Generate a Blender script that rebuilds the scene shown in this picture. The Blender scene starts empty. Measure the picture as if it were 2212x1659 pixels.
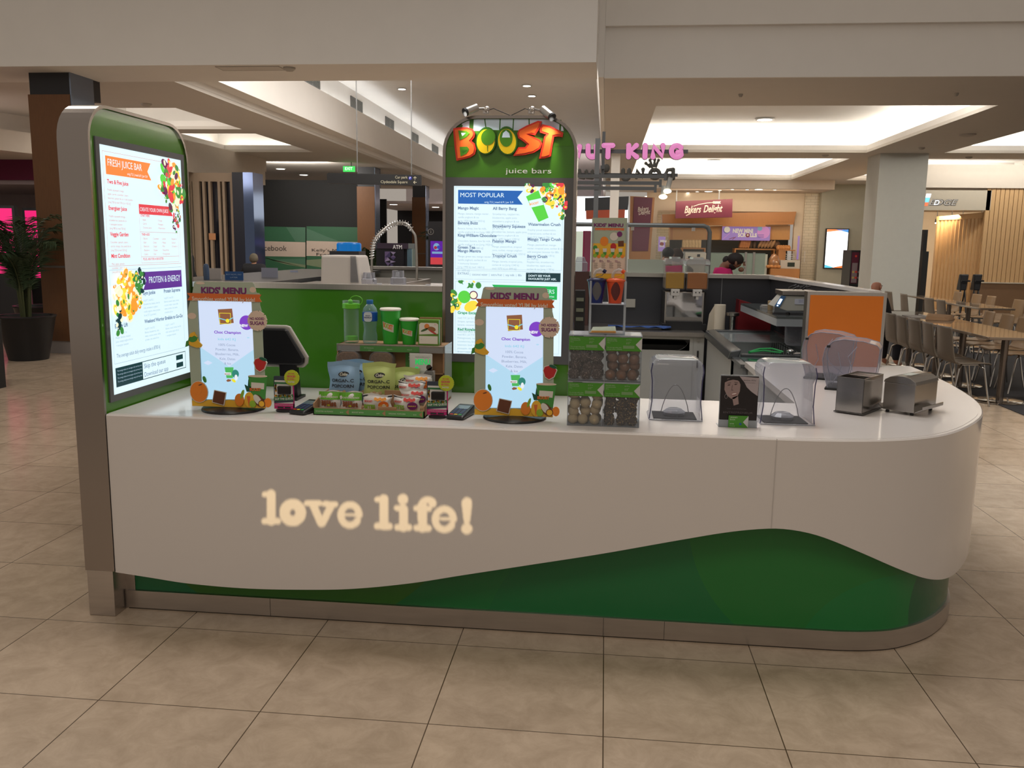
import bpy, bmesh, math, random
import numpy as np
from mathutils import Vector, Matrix
PI = math.pi
scene = bpy.context.scene
COL = scene.collection
random.seed(7)
# ---------------------------------------------------------------- camera
FPX, PIT, ROL, YAW = 1872.3, .1591, .0145, -.1043
CAM = Vector((1.7584, -2.7173, 1.6325))
Rv = Vector((math.cos(YAW), -math.sin(YAW), 0)); Fh = Vector((math.sin(YAW), math.cos(YAW), 0)); Zv = Vector((0, 0, 1))
fw = Fh * math.cos(PIT) - Zv * math.sin(PIT); up0 = Fh * math.sin(PIT) + Zv * math.cos(PIT)
rt = Rv * math.cos(ROL) + up0 * math.sin(ROL); up = up0 * math.cos(ROL) - Rv * math.sin(ROL)
cd = bpy.data.cameras.new('camera'); cam = bpy.data.objects.new('camera', cd); COL.objects.link(cam)
cd.sensor_width = 36; cd.lens = 36 * FPX / 2212; cd.clip_end = 300; cd.clip_start = .05
M = Matrix((rt, up, -fw)).transposed().to_4x4(); M.translation = CAM; cam.matrix_world = M
scene.camera = cam
def ray(u, v): return fw + rt * ((u - 1106) / FPX) - up * ((v - 829.5) / FPX)
def onX(u, v, x): r = ray(u, v); return CAM + r * ((x - CAM.x) / r.x)
def onY(u, v, y): r = ray(u, v); return CAM + r * ((y - CAM.y) / r.y)
def onZ(u, v, z): r = ray(u, v); return CAM + r * ((z - CAM.z) / r.z)
# ---------------------------------------------------------------- world, exposure, lights
scene.view_settings.view_transform = 'Standard'; scene.view_settings.look = 'None'
scene.view_settings.gamma = 1; scene.view_settings.exposure = 0.0; scene.view_settings.use_curve_mapping = False
w = bpy.data.worlds.new('mall_ambient'); scene.world = w; w.use_nodes = True
w.node_tree.nodes['Background'].inputs[0].default_value = (1.0, .88, .76, 1)
w.node_tree.nodes['Background'].inputs[1].default_value = .36
def area(name, loc, size, power, col=(1, .9, .78), rot=(0, 0, 0), sy=None, spread=None):
    l = bpy.data.lights.new(name, 'AREA'); l.energy = power; l.color = col; l.size = size
    if sy: l.shape = 'RECTANGLE'; l.size_y = sy
    if spread: l.spread = spread
    o = bpy.data.objects.new(name, l); o.location = loc; o.rotation_euler = rot; COL.objects.link(o); return o
# unseen area lamps added to brighten the concourse, counter and tables
area('concourse_fill', (1.2, -2.6, 4.6), 1.6, 60, (1, .88, .74), sy=1.6)
area('concourse_fill', (2.2, 4.4, 5.1), 1.8, 60, (.95, .97, 1), sy=1.4)
area('concourse_fill', (-3.5, 3.2, 4.9), 2.0, 85, (1, .9, .78), sy=2.0)
area('kiosk_fill', (1.6, 1.9, 4.9), 2.2, 36, (1, .96, .92), sy=1.0, spread=1.9)  # added overhead lamp, there only to lift the worktop
area('concourse_fill', (7.5, 4.5, 5.2), 3.0, 110, (1, .93, .84), sy=2.0, spread=1.7)
for cx, cy, pw in ((5.1, 12.4, 120), (5.1, 20.8, 90), (12.0, 12.4, 170), (12.0, 20.8, 60)): area('coffer_fill', (cx, cy, 4.32), 4.0, pw, (1, .95, .86), rot=(math.radians(48), 0, 0), sy=.15)  # lamps added out of view inside the coffers to brighten the pillar
area('hall_fill', (-1.5, 9.95, 4.7), 4.5, 130, (1, .95, .88), rot=(math.radians(55), 0, 0), sy=.4)  # added behind the fascia, out of view, to brighten the hall
area('left_soffit_fill', (-7.0, 12.5, 4.3), 2.0, 45, (1, .92, .82), rot=(math.radians(50), 0, 0), sy=.15)  # added lamp hidden above the coffer lip, brightens the left side
area('hall_fill', (-1.6, 13.5, 5.2), 2.0, 200, (1, .96, .92), sy=6)  # another added lamp for the dim hall
area('hall_fill', (-1.6, 34, 5.2), 3.0, 500, (1, .9, .88), rot=(math.radians(20), 0, 0), sy=6)  # added lamp for the far end of the hall
area('hoarding_fill', (-7.2, 21.9, 3.7), 2.0, 90, (1, .93, .85), rot=(math.radians(60), 0, 0), sy=.5)  # added lamp aimed at the dark hoarding
area('bakery_fill', (6.0, 27.95, 3.5), 4.5, 75, (1, .80, .58), rot=(math.radians(60), 0, 0), sy=.6)  # added area lamp standing in for the bakery's spotlights
area('bakery_inner_fill', (6.2, 30.6, 2.9), 4.5, 60, (1, .78, .5), rot=(math.radians(8), 0, 0), sy=.4)  # second added lamp, lifts the dark bakery interior
area('cafe_fill', (13.5, 22.9, 2.8), 6, 330, (1, .78, .52), rot=(math.radians(50), 0, 0), sy=.6)  # lamp added behind the slats so their gaps look bright
area('pink_shop_fill', (-10.5, 10.2, 3.7), 3, 110, (1, .9, .85), rot=(math.radians(60), 0, 0), sy=1)  # added to brighten the left shopfronts
# ---------------------------------------------------------------- materials
MATS = {}
def mat(name, col, rough=.5, metal=0, noise=0, nscale=8, bump=0, bscale=60, spec=.5, stretch=None, trans=0, ior=1.45, alpha=1, emit=None, es=1, coat=0, aniso=0):
    if name in MATS: return MATS[name]
    m = bpy.data.materials.new(name); m.use_nodes = True; nt = m.node_tree; b = nt.nodes['Principled BSDF']
    c = (*col, 1)
    b.inputs['Base Color'].default_value = c; b.inputs['Roughness'].default_value = rough; b.inputs['Metallic'].default_value = metal
    b.inputs['Specular IOR Level'].default_value = spec; b.inputs['IOR'].default_value = ior
    b.inputs['Transmission Weight'].default_value = trans; b.inputs['Alpha'].default_value = alpha
    b.inputs['Coat Weight'].default_value = coat; b.inputs['Anisotropic'].default_value = aniso
    if emit: b.inputs['Emission Color'].default_value = (*emit, 1); b.inputs['Emission Strength'].default_value = es
    tc = nt.nodes.new('ShaderNodeTexCoord'); mp = nt.nodes.new('ShaderNodeMapping'); nt.links.new(tc.outputs['Object'], mp.inputs[0])
    if stretch: mp.inputs['Scale'].default_value = stretch
    n = nt.nodes.new('ShaderNodeTexNoise'); n.inputs['Scale'].default_value = nscale; n.inputs['Detail'].default_value = 6; nt.links.new(mp.outputs[0], n.inputs['Vector'])
    a = noise if noise else .04
    r = nt.nodes.new('ShaderNodeMix'); r.data_type = 'RGBA'
    r.inputs[6].default_value = (*[max(0, x * (1 - a)) for x in col], 1); r.inputs[7].default_value = (*[min(1, x * (1 + a)) for x in col], 1)
    nt.links.new(n.outputs[0], r.inputs[0]); nt.links.new(r.outputs[2], b.inputs['Base Color'])
    if bump:
        n2 = nt.nodes.new('ShaderNodeTexNoise'); n2.inputs['Scale'].default_value = bscale; nt.links.new(mp.outputs[0], n2.inputs['Vector'])
        bp = nt.nodes.new('ShaderNodeBump'); bp.inputs['Strength'].default_value = bump; bp.inputs['Distance'].default_value = .01
        nt.links.new(n2.outputs[0], bp.inputs['Height']); nt.links.new(bp.outputs[0], b.inputs['Normal'])
    MATS[name] = m; return m
def emat(name, col, s=1.0):
    """surface with its own glow: lamp faces, screens, prints, one machine lid"""
    if name in MATS: return MATS[name]
    m = bpy.data.materials.new(name); m.use_nodes = True; nt = m.node_tree; b = nt.nodes['Principled BSDF']
    b.inputs['Base Color'].default_value = (*[x * .3 for x in col], 1); b.inputs['Roughness'].default_value = .25
    b.inputs['Emission Color'].default_value = (*col, 1); b.inputs['Emission Strength'].default_value = s
    MATS[name] = m; return m
def glass(name, col=(1, 1, 1), alpha=.15, rough=.03, spec=.8):
    """thin clear plastic: mostly see-through, tinted, with a glossy face"""
    if name in MATS: return MATS[name]
    m = bpy.data.materials.new(name); m.use_nodes = True; nt = m.node_tree; nt.nodes.clear()
    out = nt.nodes.new('ShaderNodeOutputMaterial'); tr = nt.nodes.new('ShaderNodeBsdfTransparent'); tr.inputs[0].default_value = (*[.5 + .5 * x for x in col], 1)
    pb = nt.nodes.new('ShaderNodeBsdfPrincipled'); pb.inputs['Base Color'].default_value = (*[x * .6 for x in col], 1); pb.inputs['Roughness'].default_value = rough; pb.inputs['Specular IOR Level'].default_value = spec
    fr = nt.nodes.new('ShaderNodeLayerWeight'); fr.inputs[0].default_value = .35
    mr = nt.nodes.new('ShaderNodeMapRange'); mr.inputs[3].default_value = alpha; mr.inputs[4].default_value = min(1, alpha + .6)
    mx = nt.nodes.new('ShaderNodeMixShader'); nt.links.new(fr.outputs['Facing'], mr.inputs[0]); nt.links.new(mr.outputs[0], mx.inputs[0])
    nt.links.new(tr.outputs[0], mx.inputs[1]); nt.links.new(pb.outputs[0], mx.inputs[2]); nt.links.new(mx.outputs[0], out.inputs[0])
    MATS[name] = m; return m
def S(r, g, b):  # sRGB 0-255 to linear
    return tuple(((x / 255 + .055) / 1.055) ** 2.4 if x > 10 else x / 255 / 12.92 for x in (r, g, b))
# ---------------------------------------------------------------- mesh builder
class MB:
    def __init__(s): s.v = []; s.f = []; s.m = []; s.mi = 0; s.mx = None
    def add(s, vs, fs, mi=None):
        o = len(s.v)
        for p in vs:
            p = Vector(p)
            s.v.append(s.mx @ p if s.mx is not None else p)
        for f in fs: s.f.append(tuple(i + o for i in f)); s.m.append(s.mi if mi is None else mi)
        return s
    def box(s, x0, x1, y0, y1, z0, z1, mi=None):
        return s.add([(x, y, z) for x in (x0, x1) for y in (y0, y1) for z in (z0, z1)],
              [(0, 1, 3, 2), (4, 6, 7, 5), (0, 4, 5, 1), (2, 3, 7, 6), (0, 2, 6, 4), (1, 5, 7, 3)], mi)
    def hexa(s, b, t, mi=None):  # 4 bottom, 4 top points
        return s.add(list(b) + list(t), [(3, 2, 1, 0), (4, 5, 6, 7), (0, 1, 5, 4), (1, 2, 6, 5), (2, 3, 7, 6), (3, 0, 4, 7)], mi)
    def prism(s, poly, a, b, axis='y', mi=None):
        n = len(poly)
        def P(p, t):
            if axis == 'y': return (p[0], t, p[1])
            if axis == 'x': return (t, p[0], p[1])
            return (p[0], p[1], t)
        return s.add([P(p, a) for p in poly] + [P(p, b) for p in poly],
              [tuple(range(n - 1, -1, -1)), tuple(range(n, 2 * n))] + [(i, (i + 1) % n, (i + 1) % n + n, i + n) for i in range(n)], mi)
    def tube(s, pts, r, n=8, cap=True, mi=None, closed=False):
        pts = [Vector(p) for p in pts]; N = len(pts); rs = r if hasattr(r, '__len__') else [r] * N
        vs = []; prev = None
        for i, p in enumerate(pts):
            if closed: d = pts[(i + 1) % N] - pts[i - 1]
            else: d = pts[min(i + 1, N - 1)] - pts[max(i - 1, 0)]
            d.normalize()
            if prev is None: a = d.orthogonal().normalized()
            else:
                a = prev - d * prev.dot(d)
                a = a.normalized() if a.length > 1e-6 else d.orthogonal().normalized()
            prev = a; b = d.cross(a)
            for k in range(n):
                t = 2 * PI * k / n; vs.append(p + (a * math.cos(t) + b * math.sin(t)) * rs[i])
        fs = []
        for i in range(N if closed else N - 1):
            j = (i + 1) % N
            for k in range(n):
                k2 = (k + 1) % n; fs.append((i * n + k, i * n + k2, j * n + k2, j * n + k))
        if cap and not closed: fs += [tuple(range(n - 1, -1, -1)), tuple((N - 1) * n + k for k in range(n))]
        return s.add(vs, fs, mi)
    def lathe(s, prof, c=(0, 0, 0), n=20, mi=None, sx=1, sy=1, wob=None):
        vs = []; fs = []; N = len(prof)
        for i, (r, z) in enumerate(prof):
            for k in range(n):
                t = 2 * PI * k / n; q = wob(t, z) if wob else 1
                vs.append((c[0] + r * q * math.cos(t) * sx, c[1] + r * q * math.sin(t) * sy, c[2] + z))
        for i in range(N - 1):
            for k in range(n):
                k2 = (k + 1) % n; fs.append((i * n + k, i * n + k2, (i + 1) * n + k2, (i + 1) * n + k))
        if prof[0][0] > 1e-5: fs.append(tuple(range(n - 1, -1, -1)))
        if prof[-1][0] > 1e-5: fs.append(tuple((N - 1) * n + k for k in range(n)))
        return s.add(vs, fs, mi)
    def ball(s, c, r, n=12, mi=None, jit=0, seed=0, rz=None, ry=None):
        rnd = random.Random(seed); prof = n // 2; vs = []; fs = []
        for i in range(prof + 1):
            ph = PI * i / prof
            for k in range(n):
                t = 2 * PI * k / n; q = 1 + (rnd.random() - .5) * jit
                vs.append((c[0] + r * q * math.sin(ph) * math.cos(t), c[1] + (ry or r) * q * math.sin(ph) * math.sin(t), c[2] - (rz or r) * q * math.cos(ph)))
        for i in range(prof):
            for k in range(n):
                k2 = (k + 1) % n; fs.append((i * n + k, i * n + k2, (i + 1) * n + k2, (i + 1) * n + k))
        return s.add(vs, fs, mi)
    def ext(s, o):
        off = len(s.v); s.v += o.v; s.f += [tuple(i + off for i in f) for f in o.f]; s.m += o.m; return s
    def sweep_grid(s, rows, mi=None, flip=False):
        n = len(rows[0]); vs = [p for r in rows for p in r]; fs = []
        for i in range(len(rows) - 1):
            for k in range(n - 1):
                q = (i * n + k, i * n + k + 1, (i + 1) * n + k + 1, (i + 1) * n + k); fs.append(q[::-1] if flip else q)
        return s.add(vs, fs, mi)
def wloc(o):
    p = Vector((0, 0, 0))
    while o is not None: p += o.location; o = o.parent
    return p
def part(name, mb, mats, parent=None, smooth=False, bevel=0, sub=0, solid=0, world=False, loc=None, label=None, merge=False, rot=None):
    me = bpy.data.meshes.new(name); vs = [tuple(v) for v in mb.v]
    o = bpy.data.objects.new(name, me)
    if parent is None and loc is None:
        xs, ys, zs = zip(*vs); loc = ((min(xs) + max(xs)) / 2, (min(ys) + max(ys)) / 2, min(zs)); off = loc
    elif parent is not None and world: off = wloc(parent)
    else: off = (0, 0, 0)
    me.from_pydata([(x - off[0], y - off[1], z - off[2]) for x, y, z in vs], [], mb.f)
    if not isinstance(mats, (list, tuple)): mats = [mats]
    for m in mats: me.materials.append(m)
    for p, i in zip(me.polygons, mb.m): p.material_index = min(i, len(mats) - 1); p.use_smooth = bool(smooth)
    bm = bmesh.new(); bm.from_mesh(me)
    if merge or sub: bmesh.ops.remove_doubles(bm, verts=bm.verts, dist=1e-5)
    bmesh.ops.recalc_face_normals(bm, faces=bm.faces) if merge is not None and not getattr(mb, 'flat', False) else None
    bm.to_mesh(me); bm.free()
    if smooth == 'auto' or (smooth and not sub):
        try: me.set_sharp_from_angle(angle=math.radians(40))
        except Exception: pass
    COL.objects.link(o)
    if parent is not None: o.parent = parent
    elif loc is not None: o.location = loc
    if rot: o.rotation_euler = rot
    if bevel: b = o.modifiers.new('bevel', 'BEVEL'); b.width = bevel; b.segments = 2; b.limit_method = 'ANGLE'; b.angle_limit = math.radians(40)
    if solid: b = o.modifiers.new('solid', 'SOLIDIFY'); b.thickness = solid; b.offset = 0
    if sub: b = o.modifiers.new('sub', 'SUBSURF'); b.levels = sub; b.render_levels = sub
    if label: o['label'] = label
    return o
def tag(o, label, cat, group=None, kind=None):
    o['label'] = label; o['category'] = cat
    if group: o['group'] = group
    if kind: o['kind'] = kind
    return o
def thing(name, label, cat, loc=(0, 0, 0), rz=0, group=None):
    o = bpy.data.objects.new(name, None); o.empty_display_size = .1; COL.objects.link(o); o.location = loc; o.rotation_euler = (0, 0, rz)
    return tag(o, label, cat, group)
def one(name, mb, mats, label, cat, group=None, **k): return tag(part(name, mb, mats, None, **k), label, cat, group)
def struct(name, mb, mats, **k):
    o = part(name, mb, mats, None, **k); o['kind'] = 'structure'; return o
def dup(root, loc, rz=None, label=None, group=None, scale=None):
    r = root.copy(); COL.objects.link(r); r.location = loc
    if rz is not None: r.rotation_euler = (0, 0, rz)
    if scale: r.scale = scale
    if label: r['label'] = label
    if group: r['group'] = group
    for ch in list(root.children):
        c = ch.copy(); COL.objects.link(c); c.parent = r
        for g in list(ch.children): d = g.copy(); COL.objects.link(d); d.parent = c
    return r
def rrect(x0, x1, y0, y1, r, n=5):
    rs = r if hasattr(r, '__len__') else (r, r, r, r)  # bl br tr tl
    P = []
    for (cx, cy, a0, q) in ((x0 + rs[0], y0 + rs[0], PI, rs[0]), (x1 - rs[1], y0 + rs[1], 1.5 * PI, rs[1]), (x1 - rs[2], y1 - rs[2], 0, rs[2]), (x0 + rs[3], y1 - rs[3], .5 * PI, rs[3])):
        if q <= 1e-6: P.append((cx, cy)); continue
        for i in range(n + 1): a = a0 + PI / 2 * i / n; P.append((cx + q * math.cos(a), cy + q * math.sin(a)))
    return P
# ---------------------------------------------------------------- lettering and flat print on a plane
_tc = {}
def glyphs(s, bold=0, shear=0):
    k = (s, bold, shear)
    if k not in _tc:
        cu = bpy.data.curves.new('t', 'FONT'); cu.body = s; cu.size = 1; cu.resolution_u = 3; cu.offset = bold; cu.shear = shear
        ob = bpy.data.objects.new('t', cu); me = bpy.data.meshes.new_from_object(ob)
        _tc[k] = ([tuple(v.co) for v in me.vertices], [tuple(p.vertices) for p in me.polygons])
        bpy.data.objects.remove(ob); bpy.data.curves.remove(cu); bpy.data.meshes.remove(me)
    return _tc[k]
class Print:
    """print laid on a plane: origin, unit right, unit up (millimetre layers off the surface)"""
    def __init__(s, mb, o, u=(1, 0, 0), v=(0, 0, 1), step=.0004):
        s.mb = mb; s.o = Vector(o); s.u = Vector(u).normalized(); s.v = Vector(v).normalized(); s.n = s.u.cross(s.v); s.d = 1; s.step = step; mb.flat = True
    clip = None
    def P(s, x, y, d): return s.o + s.u * x + s.v * y + s.n * (d * s.step)
    def poly(s, pts, mi, d=1): s.mb.add([s.P(x, y, d) for x, y in pts], [tuple(range(len(pts)))], mi); return s
    def rect(s, x0, x1, y0, y1, mi, d=1): return s.poly([(x0, y0), (x1, y0), (x1, y1), (x0, y1)], mi, d)
    def line(s, x0, y0, x1, y1, w, mi, d=1):
        dx, dy = x1 - x0, y1 - y0; L = math.hypot(dx, dy) or 1; px, py = -dy / L * w / 2, dx / L * w / 2
        return s.poly([(x0 + px, y0 + py), (x0 - px, y0 - py), (x1 - px, y1 - py), (x1 + px, y1 + py)], mi, d)
    def frame(s, x0, x1, y0, y1, w, mi, d=1):
        s.rect(x0, x1, y0, y0 + w, mi, d); s.rect(x0, x1, y1 - w, y1, mi, d); s.rect(x0, x0 + w, y0, y1, mi, d); s.rect(x1 - w, x1, y0, y1, mi, d); return s
    def disc(s, cx, cy, r, mi, d=1, ry=None, rot=0, n=16, wob=0, teeth=0):
        pts = []
        for k in range(n):
            a = 2 * PI * k / n; q = 1 + wob * (k % 2) ; x = r * q * math.cos(a); y = (ry or r) * q * math.sin(a)
            px, py = cx + x * math.cos(rot) - y * math.sin(rot), cy + x * math.sin(rot) + y * math.cos(rot)
            if s.clip: px = min(max(px, s.clip[0]), s.clip[1]); py = min(max(py, s.clip[2]), s.clip[3])
            pts.append((px, py))
        return s.poly(pts, mi, d)
    def text(s, t, x, y, size, mi, d=2, al='l', bold=0, wid=None, rot=0, shear=0):
        vs, fs = glyphs(t, bold, shear)
        if not vs: return s
        x0 = min(v[0] for v in vs); x1 = max(v[0] for v in vs); sx = size
        if wid: sx = wid / max(1e-6, x1 - x0)
        ox = {'l': x0, 'c': (x0 + x1) / 2, 'r': x1}[al]; c, q = math.cos(rot), math.sin(rot); out = []
        for v in vs:
            a = (v[0] - ox) * sx; b = v[1] * size; out.append(s.P(x + a * c - b * q, y + a * q + b * c, d))
        s.mb.add(out, fs, mi); return s
def inset(poly, d):
    n = len(poly); A = sum(poly[i][0] * poly[(i + 1) % n][1] - poly[(i + 1) % n][0] * poly[i][1] for i in range(n)); sg = 1 if A > 0 else -1; out = []
    for i in range(n):
        p0, p1, p2 = Vector(poly[i - 1]), Vector(poly[i]), Vector(poly[(i + 1) % n]); a = (p1 - p0).normalized(); b = (p2 - p1).normalized()
        na = Vector((-a.y, a.x)) * sg; nb = Vector((-b.y, b.x)) * sg; m = (na + nb); m = m / max(.6, m.length_squared / 2) / 1 if m.length > 1e-6 else na
        out.append((p1.x + m.x * d, p1.y + m.y * d))
    return out
# ---------------------------------------------------------------- common materials
steel = mat('brushed_steel', (.52, .49, .46), .28, 1, .08, 3, bump=.02, bscale=200, stretch=(60, 60, 1))
chrome = mat('chrome', (.75, .75, .75), .08, 1)
black = mat('black_plastic', (.012, .012, .014), .35)
matte_black = mat('matte_black', (.01, .01, .011), .6)
white_solid = mat('white_solid_surface', (.64, .60, .575), .13, 0, .01, 900, spec=.45)
lettergreen = mat('light_print', (.75, .78, .7), .5)
# ================================================================ the setting
def floor_mat():
    m = bpy.data.materials.new('limestone_tiles'); m.use_nodes = True; nt = m.node_tree; b = nt.nodes['Principled BSDF']; N = nt.nodes.new; L = nt.links.new
    g = N('ShaderNodeNewGeometry'); br = N('ShaderNodeTexBrick'); br.offset = 0; br.squash = 1
    br.inputs['Scale'].default_value = 1; br.inputs['Brick Width'].default_value = .6; br.inputs['Row Height'].default_value = .6; br.inputs['Mortar Size'].default_value = .0024; br.inputs['Mortar Smooth'].default_value = .3
    br.inputs['Color1'].default_value = (0, 0, 0, 1); br.inputs['Color2'].default_value = (1, 1, 1, 1); br.inputs['Mortar'].default_value = (.5, .5, .5, 1); L(g.outputs['Position'], br.inputs['Vector'])
    n1 = N('ShaderNodeTexNoise'); n1.inputs['Scale'].default_value = 7; n1.inputs['Detail'].default_value = 12; n1.inputs['Roughness'].default_value = .72; n1.inputs['Distortion'].default_value = .5; L(g.outputs['Position'], n1.inputs['Vector'])
    cr = N('ShaderNodeValToRGB'); e = cr.color_ramp.elements; e[0].position = .33; e[0].color = (.37, .285, .205, 1); e[1].position = .62; e[1].color = (.50, .395, .295, 1); L(n1.outputs[0], cr.inputs[0])
    hs = N('ShaderNodeMix'); hs.data_type = 'RGBA'; hs.blend_type = 'MULTIPLY'; hs.inputs[0].default_value = .10; L(cr.outputs[0], hs.inputs[6]); L(br.outputs['Color'], hs.inputs[7])
    v = N('ShaderNodeTexVoronoi'); v.inputs['Scale'].default_value = 9; L(g.outputs['Position'], v.inputs['Vector'])
    vr = N('ShaderNodeValToRGB'); vr.color_ramp.elements[0].position = .0; vr.color_ramp.elements[0].color = (.55, .55, .5, 1); vr.color_ramp.elements[1].position = .035; vr.color_ramp.elements[1].color = (1, 1, 1, 1); L(v.outputs['Distance'], vr.inputs[0])
    m1 = N('ShaderNodeMix'); m1.data_type = 'RGBA'; m1.blend_type = 'MULTIPLY'; m1.inputs[0].default_value = .5; L(hs.outputs[2], m1.inputs[6]); L(vr.outputs[0], m1.inputs[7])
    m2 = N('ShaderNodeMix'); m2.data_type = 'RGBA'; L(br.outputs['Fac'], m2.inputs[0]); L(m1.outputs[2], m2.inputs[6]); m2.inputs[7].default_value = (.07, .045, .025, 1)
    L(m2.outputs[2], b.inputs['Base Color']); b.inputs['Roughness'].default_value = .22; b.inputs['Specular IOR Level'].default_value = .42
    bp = N('ShaderNodeBump'); bp.inputs['Strength'].default_value = .25; bp.inputs['Distance'].default_value = .002; bp.invert = True; L(br.outputs['Fac'], bp.inputs['Height']); L(bp.outputs[0], b.inputs['Normal'])
    return m
mb = MB(); mb.box(-16, 22, -8, 45, -.1, 0); struct('floor', mb, floor_mat())
carpet = mat('dark_carpet', (.028, .027, .03), .9, 0, .4, 60)
mb = MB(); mb.prism([(6.02, 5.0), (6.02, 9.9), (7.4, 18.8), (22, 18.8), (22, 5.0)], .001, .006, 'z'); struct('floor_carpet', mb, carpet)
paint = mat('ceiling_paint', (.60, .56, .51), .75, 0, .03, 3)
paintw = mat('white_wall_paint', (.78, .75, .71), .7, 0, .03, 3)
SZ = 3.9
# flat soffit with rectangular lit coffers, cut out of a grid
coff = [(2.5, 7.8, 12.1, 19.1), (2.5, 7.8, 20.5, 27.6), (9.55, 14.6, 12.1, 19.1), (9.55, 14.6, 20.5, 27.6)]
def grid_ceiling(name, x0, x1, y0, y1, holes, z=SZ, t=.06):
    xs = sorted(set([x0, x1] + [a for h in holes for a in h[:2]])); ys = sorted(set([y0, y1] + [a for h in holes for a in h[2:]])); mb = MB()
    for i in range(len(xs) - 1):
        for j in range(len(ys) - 1):
            cx, cy = (xs[i] + xs[i + 1]) / 2, (ys[j] + ys[j + 1]) / 2
            if any(h[0] < cx < h[1] and h[2] < cy < h[3] for h in holes): continue
            mb.box(xs[i], xs[i + 1], ys[j], ys[j + 1], z, z + t)
    return struct(name, mb, paint)
grid_ceiling('ceiling', 1.664, 20, 9.75, 31, coff)
def coffer(h, side=(1, 1, 1, 1), st=16, lip=.17, col=(1, .96, .88), g=.32, top=.62):
    x0, x1, y0, y1 = h; z0 = SZ + .06; z1 = SZ + lip; z2 = SZ + top; mb = MB(); t = .04
    mb.box(x0 - t, x0, y0 - t, y1 + t, z0, z1); mb.box(x1, x1 + t, y0 - t, y1 + t, z0, z1); mb.box(x0, x1, y0 - t, y0, z0, z1); mb.box(x0, x1, y1, y1 + t, z0, z1)
    X0, X1, Y0, Y1 = x0 - g, x1 + g, y0 - g, y1 + g
    mb.box(X0 - t, X1 + t, Y0 - t, Y1 + t, z2, z2 + t)
    mb.box(X0 - t, X0, Y0, Y1, z0, z2); mb.box(X1, X1 + t, Y0, Y1, z0, z2); mb.box(X0, X1, Y0 - t, Y0, z0, z2); mb.box(X0, X1, Y1, Y1 + t, z0, z2)
    struct('ceiling_coffer', mb, paintw)
    tr = MB(); zz = z0 + .05
    if side[0]: tr.box(X0 + .1, X0 + .16, y0, y1, zz, zz + .05)
    if side[1]: tr.box(X1 - .16, X1 - .1, y0, y1, zz, zz + .05)
    if side[2]: tr.box(x0, x1, Y0 + .1, Y0 + .16, zz, zz + .05)
    if side[3]: tr.box(x0, x1, Y1 - .16, Y1 - .1, zz, zz + .05)
    o = struct('trim_cove_light', tr, emat('cove_lamp_%d' % st, col, st))
for h in coff[:2]: coffer(h, (0, 1, 0, 1), 19)
for h in coff[2:]: coffer(h, (1, 0, 0, 1), 17)
# fascias over the front of the food court and the kiosk
mb = MB(); mb.box(1.664, 20, 9.7, 9.75, SZ, 4.56); mb.box(1.664, 20, 9.62, 9.75, 4.56, 6.5); struct('wall_upper_right', mb, paintw)
mb = MB(); mb.box(-16, 1.57, 8.5, 9.62, 3.87, 6.5); struct('wall_upper_left', mb, paintw)
# hall running away behind: right wall, high ceiling, bulkheads on the left
mb = MB(); mb.hexa([(1.585, 9.63, 3.9), (1.66, 9.63, 3.9), (1.66, 45, 3.9), (1.585, 45, 3.9)], [(1.42, 9.62, 5.37), (1.66, 9.62, 5.37), (1.66, 45, 5.37), (1.42, 45, 5.37)]); struct('trim_hall_edge', mb, paintw)
mb = MB(); mb.box(-4.6, 1.6, 9.62, 45, 5.37, 5.45); struct('ceiling_hall', mb, paintw)
mb = MB(); mb.box(-4.66, -4.6, 9.62, 45, 3.961, 5.45); struct('wall_vents', mb, paintw)
mb = MB(); mb.box(-4.33, -4.25, 9.62, 45, 4.05, 4.76); mb.box(-4.54, -4.33, 9.62, 45, 4.05, 4.11); mb.box(-4.60, -4.54, 9.63, 44.9, 3.961, 4.11); struct('trim_bulkhead', mb, paintw)
mb = MB(); mb.box(-4.5, -4.44, 9.62, 44, 4.55, 4.6); struct('trim_trough_light', mb, emat('trough_lamp', (.93, .97, 1), 9))
mb = MB(); mb.box(-4.6, -4.33, 9.62, 45, 4.5, 4.54); struct('trim_trough', mb, paintw)
lc = [(-8.1, -5.75, 12.2, 15.0), (-8.1, -5.75, 15.7, 19.4)]
grid_ceiling('ceiling_left', -16, -4.541, 9.62, 34, lc)
coffer(lc[0], (1, 0, 0, 0), 3); coffer(lc[1], (1, 0, 0, 1), 8)
# far hall end
pinkw = mat('pale_far_wall', (.62, .56, .56), .7)
mb = MB(); mb.box(-9, 1.6, 44, 44.1, 2.6, 5.4); mb.box(-9, 1.6, 34, 44, 3.3, 3.4); struct('wall_far', mb, pinkw)
mb = MB(); mb.box(-9, 1.6, 42.0, 42.1, 0, 3.3); struct('wall_far_dark', mb, mat('dark_far_shop', (.02, .02, .025), .5))
# daylight end beyond the doughnut kiosk
mb = MB(); mb.box(-.6, 2.6, 33, 33.1, 2.2, 3.6); struct('window_1', mb, emat('daylight_window', (.9, .96, 1), 2.2))
mb = MB(); mb.box(-.6, 2.35, 32.0, 32.1, 0, 2.2); struct('window_2', mb, emat('daylight_garden', (.55, .62, .5), .8))
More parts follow.
